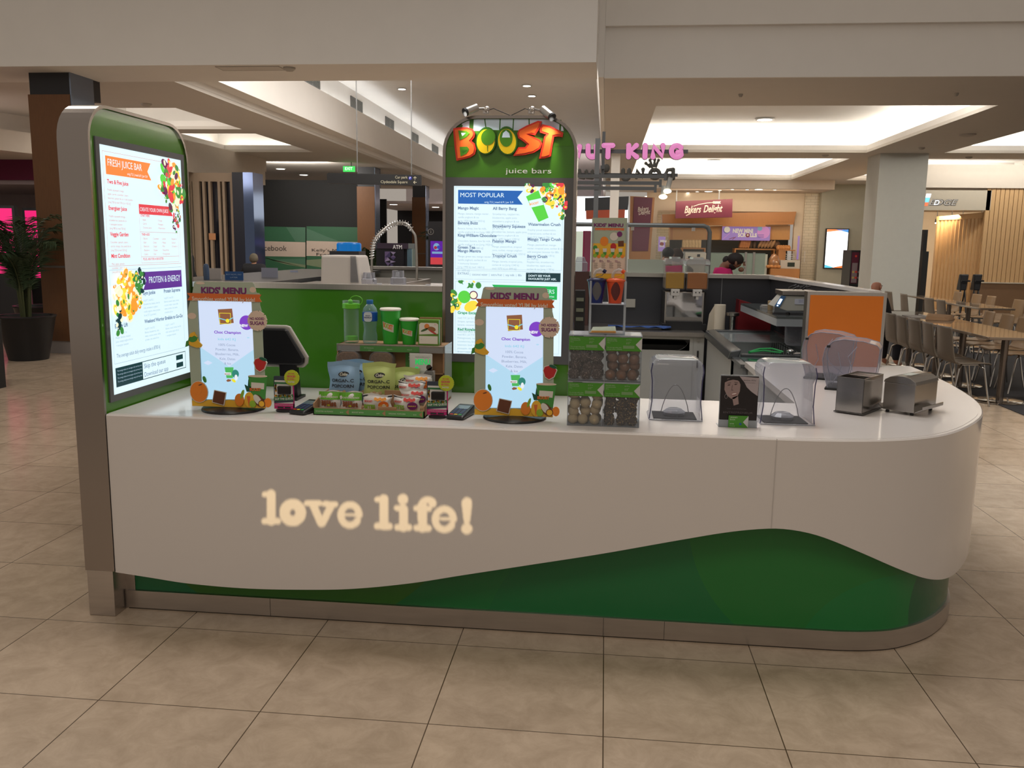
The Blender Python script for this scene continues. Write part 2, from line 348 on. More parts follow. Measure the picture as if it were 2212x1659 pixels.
# low bulkhead over the storefronts on the left
cream = mat('cream_bulkhead', (.58, .52, .45), .7)
mb = MB(); mb.prism([(-14, 9.0), (-9.9, 11.2), (-7.9, 17), (-7.75, 21.3), (-14, 21.3)], 3.55, 3.9, 'z'); struct('trim_1', mb, cream)
mb = MB(); mb.prism([(-14, 9.0), (-9.4, 11.2), (-7.8, 16.4), (-7.75, 21.2), (-14, 21.2)], 3.18, 3.55, 'z'); struct('trim_2', mb, cream)
blk = mat('black_hoarding', (.012, .012, .012), .7)
mb = MB(); mb.box(-10.5, -5.6, 25.0, 25.1, 0, 3.6); xh = onY(834, 430, 28); mb.box(xh.x - .6, xh.x, 28, 28.1, 0, xh.z); struct('wall_hoarding', mb, blk)
# right-hand shops
mb = MB(); mb.box(1.7, 9.25, 27.7, 29.99, 3.6, SZ); struct('ceiling_bakery', mb, mat('bakery_soffit', (.58, .50, .42), .7))
mb = MB(); mb.box(3.2, 3.6, 30, 30.2, 0, 2.95); mb.box(3.2, 8.8, 30.0, 30.2, 2.95, SZ); mb.box(8.5, 8.8, 30, 30.2, 0, 2.95); mb.box(3.2, 8.8, 32.6, 32.7, 0, 3.2); struct('wall_bakery', mb, mat('warm_plaster', (.62, .52, .40), .7))
def tiles_mat():
    m = bpy.data.materials.new('cream_wall_tiles'); m.use_nodes = True; nt = m.node_tree; b = nt.nodes['Principled BSDF']
    tc = nt.nodes.new('ShaderNodeTexCoord'); mp = nt.nodes.new('ShaderNodeMapping'); mp.inputs['Rotation'].default_value = (PI / 2, 0, 0); br = nt.nodes.new('ShaderNodeTexBrick')
    nt.links.new(tc.outputs['Object'], mp.inputs[0]); nt.links.new(mp.outputs[0], br.inputs['Vector'])
    br.inputs['Scale'].default_value = 1; br.inputs['Brick Width'].default_value = .3; br.inputs['Row Height'].default_value = .1; br.inputs['Mortar Size'].default_value = .006
    br.inputs['Color1'].default_value = (.55, .47, .34, 1); br.inputs['Color2'].default_value = (.5, .43, .31, 1); br.inputs['Mortar'].default_value = (.33, .28, .2, 1)
    nt.links.new(br.outputs[0], b.inputs[0]); b.inputs['Roughness'].default_value = .3; return m
TM = tiles_mat()
mb = MB(); mb.box(8.8, 9.3, 29.9, 30.2, 0, SZ); mb.box(3.6, 4.6, 32.5, 32.6, 0, 3.0); struct('wall_tiled', mb, TM)
mb = MB(); mb.box(9.3, 12.4, 29.6, 30.2, 0, SZ); struct('wall_screen', mb, mat('olive_grey_paint', (.40, .39, .32), .7))
mb = MB(); mb.box(8.15, 9.25, 19.2, 20.2, 0, SZ); struct('wall_pillar', mb, mat('grey_pillar_paint', (.50, .50, .46), .7))
mb = MB(); mb.box(40.0, 41.3, 12.9, 14, 0, SZ); 0 and struct('wall_pillar_right', mb, mat('grey_pillar_paint', (.50, .50, .46), .7))
# ================================================================ the juice counter
TOPZ = .905
def smooth_path(pts, step=.03):
    P = [Vector(p) for p in pts]; out = []
    for i in range(len(P) - 1):
        p0 = P[max(i - 1, 0)]; p1 = P[i]; p2 = P[i + 1]; p3 = P[min(i + 2, len(P) - 1)]; n = max(1, int((p2 - p1).length / step))
        for k in range(n):
            t = k / n; out.append(.5 * ((2 * p1) + (p2 - p0) * t + (2 * p0 - 5 * p1 + 4 * p2 - p3) * t * t + (3 * p1 - p0 - 3 * p2 + p3) * t ** 3))
    out.append(P[-1]); return out
front = [(x, .66) for x in np.arange(-.31, 2.3, .1)] + [(2.43, .661), (2.62, .668), (2.837, .705), (3.04, .79), (3.21, .936), (3.388, 1.18), (3.507, 1.407), (3.608, 1.73), (3.68, 2.2), (3.71, 2.6), (3.72, 3.0)]
FP = smooth_path(front)
cum = [0]
for a, b in zip(FP, FP[1:]): cum.append(cum[-1] + (b - a).length)
lowk = [(0, .208), (.16, .192), (.32, .176), (.58, .168), (.84, .177), (1.05, .193), (1.3, .232), (1.526, .281), (1.8, .34), (2.09, .403), (2.42, .482), (2.6, .522), (2.75, .542), (2.85, .538), (2.95, .515), (3.1, .455), (3.3, .365), (3.45, .305), (3.6, .265), (3.75, .245), (3.9, .245), (4.2, .27), (4.6, .3), (6, .3)]
def interp(t, K):
    xs = [k[0] for k in K]; ys = [k[1] for k in K]; 
    i = min(max(0, int(np.searchsorted(xs, t)) - 1), len(K) - 2); x0, x1 = xs[i], xs[i + 1]; f = min(1, max(0, (t - x0) / (x1 - x0)))
    m0 = (ys[i + 1] - ys[max(i - 1, 0)]) / (xs[i + 1] - xs[max(i - 1, 0)]); m1 = (ys[min(i + 2, len(K) - 1)] - ys[i]) / (xs[min(i + 2, len(K) - 1)] - xs[i]); h = x1 - x0
    return (2 * f ** 3 - 3 * f * f + 1) * ys[i] + (f ** 3 - 2 * f * f + f) * h * m0 + (-2 * f ** 3 + 3 * f * f) * ys[i + 1] + (f ** 3 - f * f) * h * m1
def normals2(P):
    out = []
    for i in range(len(P)):
        d = (P[min(i + 1, len(P) - 1)] - P[max(i - 1, 0)]).normalized(); out.append(Vector((-d.y, d.x)))  # inward (left of travel)
    return out
NP = normals2(FP)
counter = thing('service_counter', 'long white curved juice bar counter with green base and steel kick', 'counter', (1.6, .66, 0))
t = .03; rows = []
for p, n, c in zip(FP, NP, cum):
    zl = interp(c, lowk); q = p + n * t
    rows.append([(p.x, p.y, zl)] + [(p.x, p.y, zl + (TOPZ - .006 - zl) * k / 6) for k in range(1, 7)] + [(p.x + n.x * .006, p.y + n.y * .006, TOPZ), (q.x, q.y, TOPZ), (q.x, q.y, zl), (p.x, p.y, zl)])
mb = MB(); mb.sweep_grid(rows); part('front_panel', mb, white_solid, counter, smooth='auto', world=True)
# worktop: L shape, its edge following the front
inner = [(2.68, 3.0), (2.68, 1.47), (-.31, 1.47)]
outer = [(p.x + n.x * .02, p.y + n.y * .02) for p, n in zip(FP, NP)]
mb = MB(); mb.prism(outer + inner, TOPZ - .035, TOPZ + .001, 'z'); part('worktop', mb, white_solid, counter, world=True)
mb = MB(); mb.box(2.44, 2.4425, .6590, .662, .545, TOPZ); part('joint', mb, mat('joint_shadow', (.5, .47, .45), .6), counter, world=True)  # thin grey joint line in the front
base = [(-.318, .757)] + [(x, .757) for x in np.arange(-.2, 2.7, .1)] + [(2.75, .757), (2.88, .772), (3.01, .815), (3.17, .93), (3.3, 1.09), (3.37, 1.235), (3.43, 1.5), (3.49, 2.0), (3.52, 3.0)]
BP = smooth_path(base); NB = normals2(BP)
def sweep(P, N, prof, mb):  # prof: list of (inset, z)
    mb.sweep_grid([[(p.x + n.x * a, p.y + n.y * a, z) for a, z in prof] for p, n in zip(P, N)]); return mb
mb = sweep(BP, NB, [(.012, .082), (.012, .60), (.03, .60), (.03, .082), (.012, .082)], MB())
def green_pattern():
    m = bpy.data.materials.new('printed_green_glass'); m.use_nodes = True; nt = m.node_tree; b = nt.nodes['Principled BSDF']; N = nt.nodes.new; L = nt.links.new
    g = N('ShaderNodeNewGeometry'); sp = N('ShaderNodeSeparateXYZ'); L(g.outputs['Position'], sp.inputs[0])
    cur = None; base = (.013, .16, .042, 1)
    cur = N('ShaderNodeRGB'); cur.outputs[0].default_value = base; cur = cur.outputs[0]
    for cx, cz, r, col in ((-.1, .05, .32, (.012, .17, .06, 1)), (.45, .75, .8, (.035, .16, .02, 1)), (1.9, -.1, .62, (.012, .15, .045, 1)), (2.75, .55, .62, (.017, .17, .035, 1)), (3.0, -.1, .42, (.013, .18, .045, 1)), (3.42, .15, .36, (.016, .11, .045, 1))):
        v = N('ShaderNodeCombineXYZ'); L(sp.outputs[0], v.inputs[0]); L(sp.outputs[2], v.inputs[1]); d = N('ShaderNodeVectorMath'); d.operation = 'DISTANCE'; d.inputs[1].default_value = (cx, cz, 0); L(v.outputs[0], d.inputs[0])
        c = N('ShaderNodeMath'); c.operation = 'LESS_THAN'; c.inputs[1].default_value = r; L(d.outputs['Value'], c.inputs[0])
        mx = N('ShaderNodeMix'); mx.data_type = 'RGBA'; L(c.outputs[0], mx.inputs[0]); L(cur, mx.inputs[6]); mx.inputs[7].default_value = col; cur = mx.outputs[2]
    L(cur, b.inputs[0]); b.inputs['Roughness'].default_value = .16; b.inputs['Specular IOR Level'].default_value = .4; return m
part('green_panel', mb, green_pattern(), counter, smooth='auto', world=True)
kick_steel = mat('kick_steel', (.52, .48, .45), .3, 1, .12, 2, stretch=(3, 3, 30))
mb = sweep(BP, NB, [(0, .006), (0, .086), (.012, .088), (.03, .088), (.03, .006), (0, .006)], MB()); part('kick_plate', mb, kick_steel, counter, smooth='auto', world=True)
mb = sweep(BP, NB, [(.004, 0), (.004, .007), (.03, .007), (.03, 0), (.004, 0)], MB()); part('floor_seal', mb, mat('floor_seal', (.05, .04, .03), .7), counter, world=True)
for x in (.34, 1.796, 2.05): mb = MB(); mb.box(x, x + .002, .7565, .76, .006, .086); part('kick_joint', mb, mat('dark_joint', (.05, .045, .04), .5), counter, world=True)
mb = MB(); mb.box(-.33, -.285, .765, .80, 0, .2); part('end_trim', mb, kick_steel, counter, world=True)
mb = MB(); mb.box(-.32, 2.68, 1.40, 1.45, 0, .868); mb.box(2.70, 2.75, 1.45, 2.98, 0, .868); part('inner_cladding', mb, mat('grey_laminate', (.36, .37, .37), .5), counter, world=True)

# ================================================================ backlit menu graphics
def build_mats(prefix, s, cols):
    return [emat(prefix + '_' + n, c, s) for n, c in cols]
MENUCOL = [('white', (.70, .87, .93)), ('ink', (.13, .2, .33)), ('faint', (.34, .45, .54)), ('orange', (.95, .22, .04)), ('red', (.72, .05, .07)), ('purple', (.11, .03, .27)), ('blue', (.02, .12, .42)), ('green', (.02, .42, .09)), ('dark', (.012, .04, .05)), ('yellow', (.95, .68, .06)), ('leaf', (.05, .25, .05)), ('lime', (.10, .62, .06)), ('berry', (.12, .02, .08)), ('fruit_orange', (.9, .33, .04)), ('cream', (.9, .85, .6)), ('deepgreen', (.01, .3, .12)), ('rose', (.62, .28, .26))]
MI = {n: i for i, (n, c) in enumerate(MENUCOL)}
def fruit_cluster(pr, cx, cy, rx, ry, n, seed, cols, rmin, rmax, d0=4):
    rnd = random.Random(seed)
    for i in range(n):
        a = rnd.random() * 2 * PI; q = rnd.random() ** .6; x = cx + rx * q * math.cos(a); y = cy + ry * q * math.sin(a); r = rmin + (rmax - rmin) * rnd.random(); c = rnd.choice(cols)
        pr.disc(x, y, r, MI[c], d0 + i * .5, ry=r * (.45 + .5 * rnd.random()), rot=rnd.random() * PI, n=10)
        if rnd.random() < .4: pr.disc(x + r * .1, y + r * .1, r * .5, MI[rnd.choice(['cream', 'yellow', 'leaf', 'white'])], d0 + i * .5 + .3, ry=r * .3, rot=rnd.random() * PI, n=8)
def lines(pr, x, y, w, h, strs, size, mi, lead=1.35):
    for i, s in enumerate(strs): pr.text(s, x, y - i * size * lead, size, MI[mi])
    return y - len(strs) * size * lead
def item(pr, x, y, title, body, ts, bs, tcol='ink', bcol='faint', ex=None):
    pr.text(title, x, y, ts, MI[tcol], bold=.028)
    y -= ts * 1.25
    for s in body: pr.text(s, x, y, bs, MI[bcol]); y -= bs * 1.35
    return y
# -------------------------------------------------- pylon frames
def ring_yz(x0, x1, outer, t, mb):
    """a band of sheet metal following an outline in the y-z (or x-z) plane"""
    inner = inset(outer, t); n = len(outer)
    for i in range(n):
        j = (i + 1) % n
        mb.add([(x0, *outer[i]), (x1, *outer[i]), (x1, *outer[j]), (x0, *outer[j]), (x0, *inner[i]), (x1, *inner[i]), (x1, *inner[j]), (x0, *inner[j])],
               [(0, 1, 2, 3), (7, 6, 5, 4), (0, 3, 7, 4), (1, 5, 6, 2)])
    return mb
py1 = thing('menu_pylon', 'tall steel menu pylon at the left counter end with juice bar menu', 'sign', (-.38, 1.08, 0))
out = rrect(.655, 1.50, .212, 2.178, (0.001, .001, .17, .15), 8)
mb = ring_yz(-.445, -.312, out, .014, MB()); part('steel_band', mb, mat('pylon_steel', (.36, .32, .295), .2, 1, .12, 1.5, bump=.35, bscale=1.6, stretch=(.3, .3, 1)), py1, smooth='auto', world=True)
mb = MB(); mb.box(-.448, -.328, .668, 1.48, 0, .212); part('foot', mb, kick_steel, py1, world=True, bevel=.003)
mb = MB(); mb.prism(inset(out, .013), -.435, -.322, 'x'); part('green_core', mb, mat('sign_green', (.055, .185, .012), .12, coat=.4), py1, world=True)
mb = MB(); ring_yz(-.322, -.315, [(.71, .945), (1.462, .945), (1.462, 2.045), (.71, 2.045)], .028, mb); part('bezel', mb, mat('bezel_grey', (.10, .10, .105), .4), py1, world=True)
scr = MB(); pr = Print(scr, (-.318, .732, .965), (0, 1, 0), (0, 0, 1)); W, H = .705, 1.055
pr.u = Vector((0, 1, 0)); pr.v = Vector((0, 0, 1)); pr.n = Vector((1, 0, 0))
pr.clip = (0, W, 0, H); pr.rect(0, W, 0, H, MI['white'], 0)
k = W / 363.0  # layout read off a flattened view, 363 wide
def X(a): return a * k
_o = [0, 22, 36, 62, 88, 108, 128, 152, 163, 205, 218, 275, 288, 300, 312, 324, 376, 392, 447, 503, 510, 516, 541, 543]; _n = [0, 14, 23, 43, 62, 81, 119, 141, 147, 182, 190, 239, 247, 258, 266, 274, 316, 327, 393, 459, 472, 481, 524, 543]
def Yn(a): return H - a * H / 543
def Yt(a): return Yn(float(np.interp(a, _o, _n)))
pr.frame(X(14), X(340), Yt(300), Yt(22), .0015, MI['rose']); pr.poly([(X(24), Yt(88)), (X(212), Yt(88)), (X(196), Yt(62)), (X(212), Yt(36)), (X(24), Yt(36))], MI['orange'], 2)
pr.text('FRESH JUICE BAR', X(32), Yt(63), .042, MI['white'], 3, wid=X(140)); pr.text('orig 7.5 | med 6.9 | jnr 5.9', X(108), Yt(82), .016, MI['white'], 3)
y = Yt(108)
for tt, bb in (('Two & Five Juice', ['Freshly squeezed orange,', 'apple, carrot, cucumber, celery,', 'beetroot, spinach & ice + kids booster', '[orig 720 kJ med 530 kJ jnr 425 kJ]']), ('Energiser Juice', ['Freshly squeezed orange,', 'strawberries, banana & ice', '+ energiser booster', '[orig 980 kJ med 720 kJ]']), ('Veggie Garden', ['Cucumber, spinach, celery,', 'carrot, mango, chia seeds & ice', '[orig 720 kJ med 520 kJ]']), ('Mint Condition', ['Mint, apple, spinach,', 'cucumber, celery & ice', '[orig 620 kJ med 440 kJ]'])):
    y = item(pr, X(26), y, tt, bb, .024, .0125, 'red', 'rose') - .011
pr.poly([(X(150), Yt(152)), (X(308), Yt(152)), (X(298), Yt(140)), (X(308), Yt(128)), (X(150), Yt(128))], MI['red'], 2); pr.text('CREATE YOUR OWN JUICE', X(154), Yt(145), .024, MI['white'], 3, wid=X(132))
pr.frame(X(150), X(330), Yt(295), Yt(152), .0012, MI['rose']); pr.line(X(150), Yt(205), X(330), Yt(205), .0015, MI['rose']); pr.line(X(150), Yt(275), X(330), Yt(275), .0015, MI['rose'])
pr.text('START HERE', X(156), Yt(163), .014, MI['red'], 2, bold=.02); pr.text('THEN ADD', X(156), Yt(218), .014, MI['red'], 2, bold=.02); pr.text('PLUS, ASK FOR A BOOSTER', X(158), Yt(288), .015, MI['red'], 2, bold=.01)
for i, (c, ws) in enumerate(((160, ['Apple', 'Carrot', 'Coconut water']), (230, ['Orange', 'Pineapple', 'Watermelon']))):
    for j, s_ in enumerate(ws): pr.text('- ' + s_, X(c), Yn(156 + j * 9), .0125, MI['rose'])
for c, ws in ((160, ['Banana', 'Basil', 'Beetroot', 'Blueberry', 'Celery']), (203, ['Cucumber', 'Dates', 'Ginger', 'Grapes', 'Kale']), (246, ['Lemon', 'Mango', 'Mint', 'Passionfruit', 'Pomegranate']), (292, ['Raspberry', 'Spinach', 'Strawberry'])):
    for j, s_ in enumerate(ws): pr.text('- ' + s_, X(c), Yn(199 + j * 9), .0125, MI['rose'])
fruit_cluster(pr, X(295), Yn(68), X(54), .11, 120, 3, ['red', 'fruit_orange', 'yellow', 'leaf', 'lime', 'cream', 'berry', 'leaf', 'red'], .008, .032)
fruit_cluster(pr, X(322), Yn(150), X(22), .06, 26, 5, ['berry', 'leaf', 'berry', 'red'], .005, .013)
pr.frame(X(14), X(340), Yt(510), Yt(312), .0015, MI['faint']); pr.poly([(X(150), Yt(376)), (X(338), Yt(376)), (X(338), Yt(324)), (X(150), Yt(324)), (X(166), Yt(350))], MI['purple'], 2)
pr.text('PROTEIN & ENERGY', X(178), Yt(357), .042, MI['white'], 3, wid=X(152))
fruit_cluster(pr, X(68), Yn(322), X(58), .105, 110, 9, ['fruit_orange', 'yellow', 'cream', 'yellow', 'fruit_orange', 'cream'], .009, .03); fruit_cluster(pr, X(112), Yn(292), X(24), .05, 30, 12, ['leaf', 'leaf', 'dark'], .006, .022, 60); fruit_cluster(pr, X(20), Yn(370), X(14), .08, 16, 13, ['leaf', 'dark', 'cream'], .006, .02, 60)
for c, yy, tt, bb in ((148, 392, 'Gym Junkie', ['orig 8.7 | med 8.2', 'Strawberries, banana, low fat', 'milk, strawberry yoghurt,', 'vanilla yoghurt, whey protein', '& ice [27.2 g protein]']), (245, 392, 'Protein Supreme', ['orig 8.9 | med 8.5', 'Banana, muesli, dates, honey,', 'coconut water, cacao milk,', 'whey protein, chia seeds,', 'cinnamon & ice']), (148, 447, 'Weekend Warrior', ['orig 8.7 | med 8.2', 'Banana, blueberries, oats,', 'dates, coconut water, whey', 'protein, chia seeds & ice']), (245, 447, 'Brekkie to Go-Go', ['orig 8.1 | med 7.7', 'Banana, muesli, honey, low fat', 'milk, vanilla yoghurt & ice', '+ energiser booster']), (24, 447, 'Energy Lift', ['orig 7.9 | med 7.4', 'Mango, banana, tropical', 'juice, mango yoghurt & ice', '+ energiser booster'])):
    item(pr, X(c), Yt(yy), tt, bb, .0235, .0125, 'ink', 'faint')
pr.text('The average adult daily energy intake is 8700 kJ', X(24), Yt(503), .024, MI['ink'], 2, wid=X(190))
pr.rect(X(16), X(128), Yt(541), Yt(516), MI['dark'], 2); pr.frame(X(128), X(340), Yt(541), Yt(516), .003, MI['dark'], 2)
for j in range(4): pr.text('The energy values are averages only and may vary', X(22), Yn(490 + j * 8), .010, MI['faint'], 3)
pr.text('Skip the queue', X(136), Yn(498), .030, MI['ink'], 3, wid=X(100)); pr.text('Download our app', X(136), Yn(518), .030, MI['ink'], 3, wid=X(112))
pr.rect(X(290), X(325), Yn(499), Yn(487), MI['dark'], 3); pr.rect(X(290), X(325), Yn(518), Yn(506), MI['dark'], 3)
part('menu_screen', scr, build_mats('menu', 1.0, MENUCOL), py1, world=True, merge=None)
# -------------------------------------------------- centre pylon with the shop sign
PX0, PX1, PYF, PYB = .982, 1.612, 1.475, 1.60
K2 = (PYF - CAM.y) / (1.42 - CAM.y)
def fr(u, v, y=PYF): p = onY(u, v, y); return (p.x, p.z)
py2 = thing('menu_pylon', 'steel menu pylon behind the counter topped by a red and yellow lettered shop sign', 'sign', (1.3, 1.54, 0))
xL = fr(957, 500)[0]; xR = fr(1243, 500)[0]; zT = fr(1100, 250)[1]
out2 = rrect(xL, xR, .0, zT, (.001, .001, .165, .165), 9)
def ring_xz(y0, y1, outer, t, mb):
    inn = inset(outer, t); n = len(outer)
    for i in range(n):
        j = (i + 1) % n
        mb.add([(outer[i][0], y0, outer[i][1]), (outer[i][0], y1, outer[i][1]), (outer[j][0], y1, outer[j][1]), (outer[j][0], y0, outer[j][1]), (inn[i][0], y0, inn[i][1]), (inn[i][0], y1, inn[i][1]), (inn[j][0], y1, inn[j][1]), (inn[j][0], y0, inn[j][1])],
               [(0, 1, 2, 3), (7, 6, 5, 4), (0, 3, 7, 4), (1, 5, 6, 2)])
    return mb
mb = ring_xz(PYF - .012, PYB, out2, .014, MB()); part('steel_band', mb, mat('pylon_steel', (.5, .46, .43), .2, 1), py2, smooth='auto', world=True)
mb = MB(); mb.prism(inset(out2, .013), PYF, PYB - .01, 'y'); part('green_core', mb, mat('sign_green', (.055, .185, .012), .12), py2, world=True)
bz = [fr(955.5, 784), fr(1246, 784), fr(1243, 384), fr(958, 384)]; bx0, bx1, bz0, bz1 = xL + .014, xR - .014, fr(1100, 784)[1], fr(1100, 384)[1]
mb = MB(); ring_xz(PYF - .008, PYF, [(bx0, bz0), (bx1, bz0), (bx1, bz1), (bx0, bz1)], .04, mb); part('bezel', mb, mat('bezel_grey', (.1, .1, .105), .4), py2, world=True)
sx0, sz0 = bx0 + .026, bz0 + .028; sx1, sz1 = bx1 - .026, bz1 - .024
scr = MB(); pr = Print(scr, (sx0, PYF - .006, sz0), (1, 0, 0), (0, 0, 1)); W, H = sx1 - sx0, sz1 - sz0; pr.n = Vector((0, -1, 0))
pr.clip = (0, W, 0, H); pr.rect(0, W, 0, H, MI['white'], 0)
# layout pixel frame of the zoomed photo: x 50..1085, y 65..1625
def X(a): return (a - 52) / 1030 * W
def Yt(a): return H - (a - 66) / 1555 * H
pr.frame(X(92), X(1042), Yt(828), Yt(104), .0012, MI['faint']); pr.poly([(X(115), Yt(250)), (X(690), Yt(254)), (X(642), Yt(192)), (X(690), Yt(134)), (X(115), Yt(130))], MI['blue'], 2)
pr.text('MOST POPULAR', X(136), Yt(192), .029, MI['white'], 3, wid=X(525) - X(136)); pr.text('orig 7.5 | med 6.9 | jnr 5.9', X(350), Yt(242), .0125, MI['white'], 3, wid=X(605) - X(350))
for c, yy, tt, bb in ((114, 300, 'Mango Magic', ['Mango, banana, mango nectar,', 'vanilla yoghurt & ice', '[orig 1920 kJ med 1410 kJ', 'jnr 1110 kJ]']), (114, 430, 'Banana Buzz', ['Banana, honey, low fat milk,', 'vanilla yoghurt & ice [orig 1880 kJ', 'med 1480 kJ jnr 1040 kJ]']), (114, 540, 'King William Chocolate', ['Chocolate, banana, low fat milk,', 'vanilla yoghurt & ice [orig 1920 kJ', 'med 1390 kJ jnr 1080 kJ]']), (114, 646, 'Green Tea', []), (114, 678, "Mango Mantra", ['Mango, green tea, mango nectar,', 'vanilla yoghurt, sorbet & ice', '+ immunity booster', '[orig 1990 kJ med 1460 kJ', 'jnr 1095 kJ]']),
  (424, 301, 'All Berry Bang', ['Strawberries, raspberries,', 'blueberries, apple juice,', 'strawberry yoghurt & ice', '[orig 1460 kJ med 1110 kJ', 'jnr 874 kJ]']), (424, 456, 'Strawberry Squeeze', ['Strawberries, banana, apple juice,', 'strawberry yoghurt & ice', '[orig 1690 kJ med 1290 kJ', 'jnr 902 kJ]']), (424, 587, 'Passion Mango', ['Mango, passionfruit, tropical', 'juice, sorbet, mango yoghurt', '& ice [orig 1820 kJ med 1350 kJ', 'jnr 1010 kJ]']), (424, 718, 'Tropical Crush', ['Mango, banana, tropical juice,', 'sorbet & ice [orig 1340 kJ', 'med 1070 kJ jnr 849 kJ]']),
  (738, 436, 'Watermelon Crush', ['Freshly juiced watermelon,', 'tropical juice, sorbet & ice', '[orig 916 kJ med 706 kJ', 'jnr 580 kJ]']), (737, 566, 'Mango Tango Crush', ['Mango, passionfruit, mango', 'nectar, tropical juice, sorbet & ice', 'add energiser booster for 80c', '[orig 1410 kJ med 1130 kJ', 'jnr 906 kJ]']), (736, 718, 'Berry Crush', ['Raspberries, strawberries,', 'blueberries, apple juice,', 'sorbet & ice [orig 1190 kJ', 'med 906 kJ jnr 745 kJ]'])):
    item(pr, X(c), Yt(yy), tt, bb, .0195, .0125, 'ink', 'faint')
pr.frame(X(92), X(1035), Yt(920), Yt(840), .0012, MI['faint']); pr.text('EXTRAS', X(116), Yt(878), .0155, MI['ink'], 2); pr.text('|  coconut water  |  extra fruit  |  soy milk  |  80c', X(226), Yt(884), .0145, MI['ink'], 2, wid=X(690) - X(226))
pr.rect(X(728), X(1035), Yt(930), Yt(851), MI['dark'], 2); pr.text("DON'T SEE YOUR", X(750), Yt(886), .0135, MI['white'], 3, bold=.02); pr.text('FAVOURITE? JUST ASK.', X(750), Yt(914), .0135, MI['white'], 3, bold=.02)
pr.frame(X(92), X(1035), Yt(1580), Yt(938), .0012, MI['faint']); pr.poly([(X(425), Yt(963)), (X(470), Yt(1022)), (X(425), Yt(1088)), (X(1008), Yt(1088)), (X(1008), Yt(970))], MI['green'], 2)
pr.text('CALORIE COUNTERS', X(984), Yt(1034), .028, MI['white'], 3, 'r', wid=X(984) - X(520)); pr.text('under 200 calories', X(982), Yt(1068), .014, MI['white'], 3, 'r')
item(pr, X(116), Yt(1234), 'Grape Escape', ['med 7.0 | jnr 6.3', 'Grapes, spinach, pineapple,', 'banana, coconut water & ice', 'add immunity booster', '[med 820 kJ jnr 610 kJ]'], .019, .0125, 'deepgreen'); item(pr, X(116), Yt(1386), 'Red Royale', ['med 8.5 | jnr 7.5', 'Pomegranate, raspberry,', 'strawberries, blueberries,', 'beetroot, basil, banana,', 'pineapple, dates, mint', '& ice + superfruit'], .019, .0125, 'deepgreen')
fruit_cluster(pr, X(945), Yt(150), X(1060) - X(945), .06, 80, 21, ['red', 'yellow', 'leaf', 'fruit_orange', 'berry', 'cream', 'yellow', 'lime'], .005, .02); fruit_cluster(pr, X(760), Yt(100), .03, .02, 12, 22, ['yellow', 'berry', 'leaf', 'cream'], .006, .016)
fruit_cluster(pr, X(1040), Yt(270), .02, .06, 22, 24, ['red', 'leaf', 'yellow', 'cream', 'leaf'], .006, .014)
cup = [(720, 186), (828, 130), (921, 366), (835, 404)]; pr.poly([(X(a), Yt(b)) for a, b in cup][::-1], MI['lime'], 60); pr.poly([(X(745), Yt(222)), (X(852), Yt(198)), (X(875), Yt(255)), (X(768), Yt(280))][::-1], MI['white'], 61)
pr.text('BOOST', X(754), Yt(262), .014, MI['fruit_orange'], 62, bold=.03, rot=.2, wid=.045)
fruit_cluster(pr, X(215), Yt(960), .05, .028, 12, 31, ['leaf', 'leaf', 'white'], .008, .016); fruit_cluster(pr, X(85), Yt(1120), .028, .045, 20, 33, ['leaf', 'dark', 'yellow', 'leaf'], .008, .02); pr.disc(X(178), Yt(1078), .031, MI['lime'], 30); pr.disc(X(178), Yt(1078), .026, MI['leaf'], 29.5); pr.disc(X(262), Yt(1060), .021, MI['berry'], 30); pr.disc(X(262), Yt(1060), .016, MI['cream'], 31); pr.disc(X(240), Yt(1160), .036, MI['yellow'], 29, ry=.024, rot=.5)
part('menu_screen', scr, build_mats('menu', 1.0, MENUCOL), py2, world=True, merge=None)
# sign header: blue zone, green drips and raised lettering, traced at its real size
hm = [mat('sign_sky', (.62, .76, .9), .2), mat('sign_green_print', (.06, .2, .012), .2), mat('sign_red', (.62, .03, .015), .3), mat('sign_orange', (.8, .13, .02), .3), mat('sign_yellow', (.72, .5, .01), .3), mat('sign_leafline', (.03, .13, .01), .3), mat('sign_white', (.7, .72, .66), .4)]
def hz(a, b): return fr(930 + a / 4.148, 200 + b / 4.148)
mb = MB(); pr = Print(mb, (0, PYF - .001, 0)); pr.n = Vector((0, -1, 0))
top = [p for p in inset(out2, .016) if p[1] > hz(700, 350)[1]]
pr.poly([(x, z) for x, z in top], 0, 1)
wav = [hz(*q) for q in ((150, 372), (205, 305), (262, 262), (330, 345), (450, 350), (560, 335), (700, 340), (800, 338), (930, 385), (1010, 370), (1110, 335), (1200, 355), (1265, 350))]
pr.poly([hz(132, 480)] + wav + [hz(1265, 480)], 1, 2)
for a0, b0, a1, b1, w_ in ((485, 228, 500, 345, .005), (625, 225, 620, 345, .005), (745, 225, 738, 345, .005), (883, 228, 885, 300, .005), (1165, 245, 1160, 350, .008), (370, 225, 365, 330, .02), (1205, 300, 1215, 355, .02), (262, 262, 262, 350, .02)): pr.line(*hz(a0, b0), *hz(a1, b1), w_, 5, 3)
pr.line(*hz(290, 300), *hz(330, 330), .012, 0, 4)
part('header_print', mb, hm, py2, world=True, merge=None)
def letter(name, mb_list, depth=.02):
    mb = MB()
    for poly, col, y0, y1 in mb_list: mb.prism(poly, PYF - y1, PYF - y0, 'y', col)
    return part(name, mb, hm, py2, world=True)
def ell(cx, cy, rx, ry, rot=0, n=26): return [hz(cx + rx * math.cos(a) * math.cos(rot) - ry * math.sin(a) * math.sin(rot), cy + rx * math.cos(a) * math.sin(rot) + ry * math.sin(a) * math.cos(rot)) for a in [2 * PI * k / n for k in range(n)]]
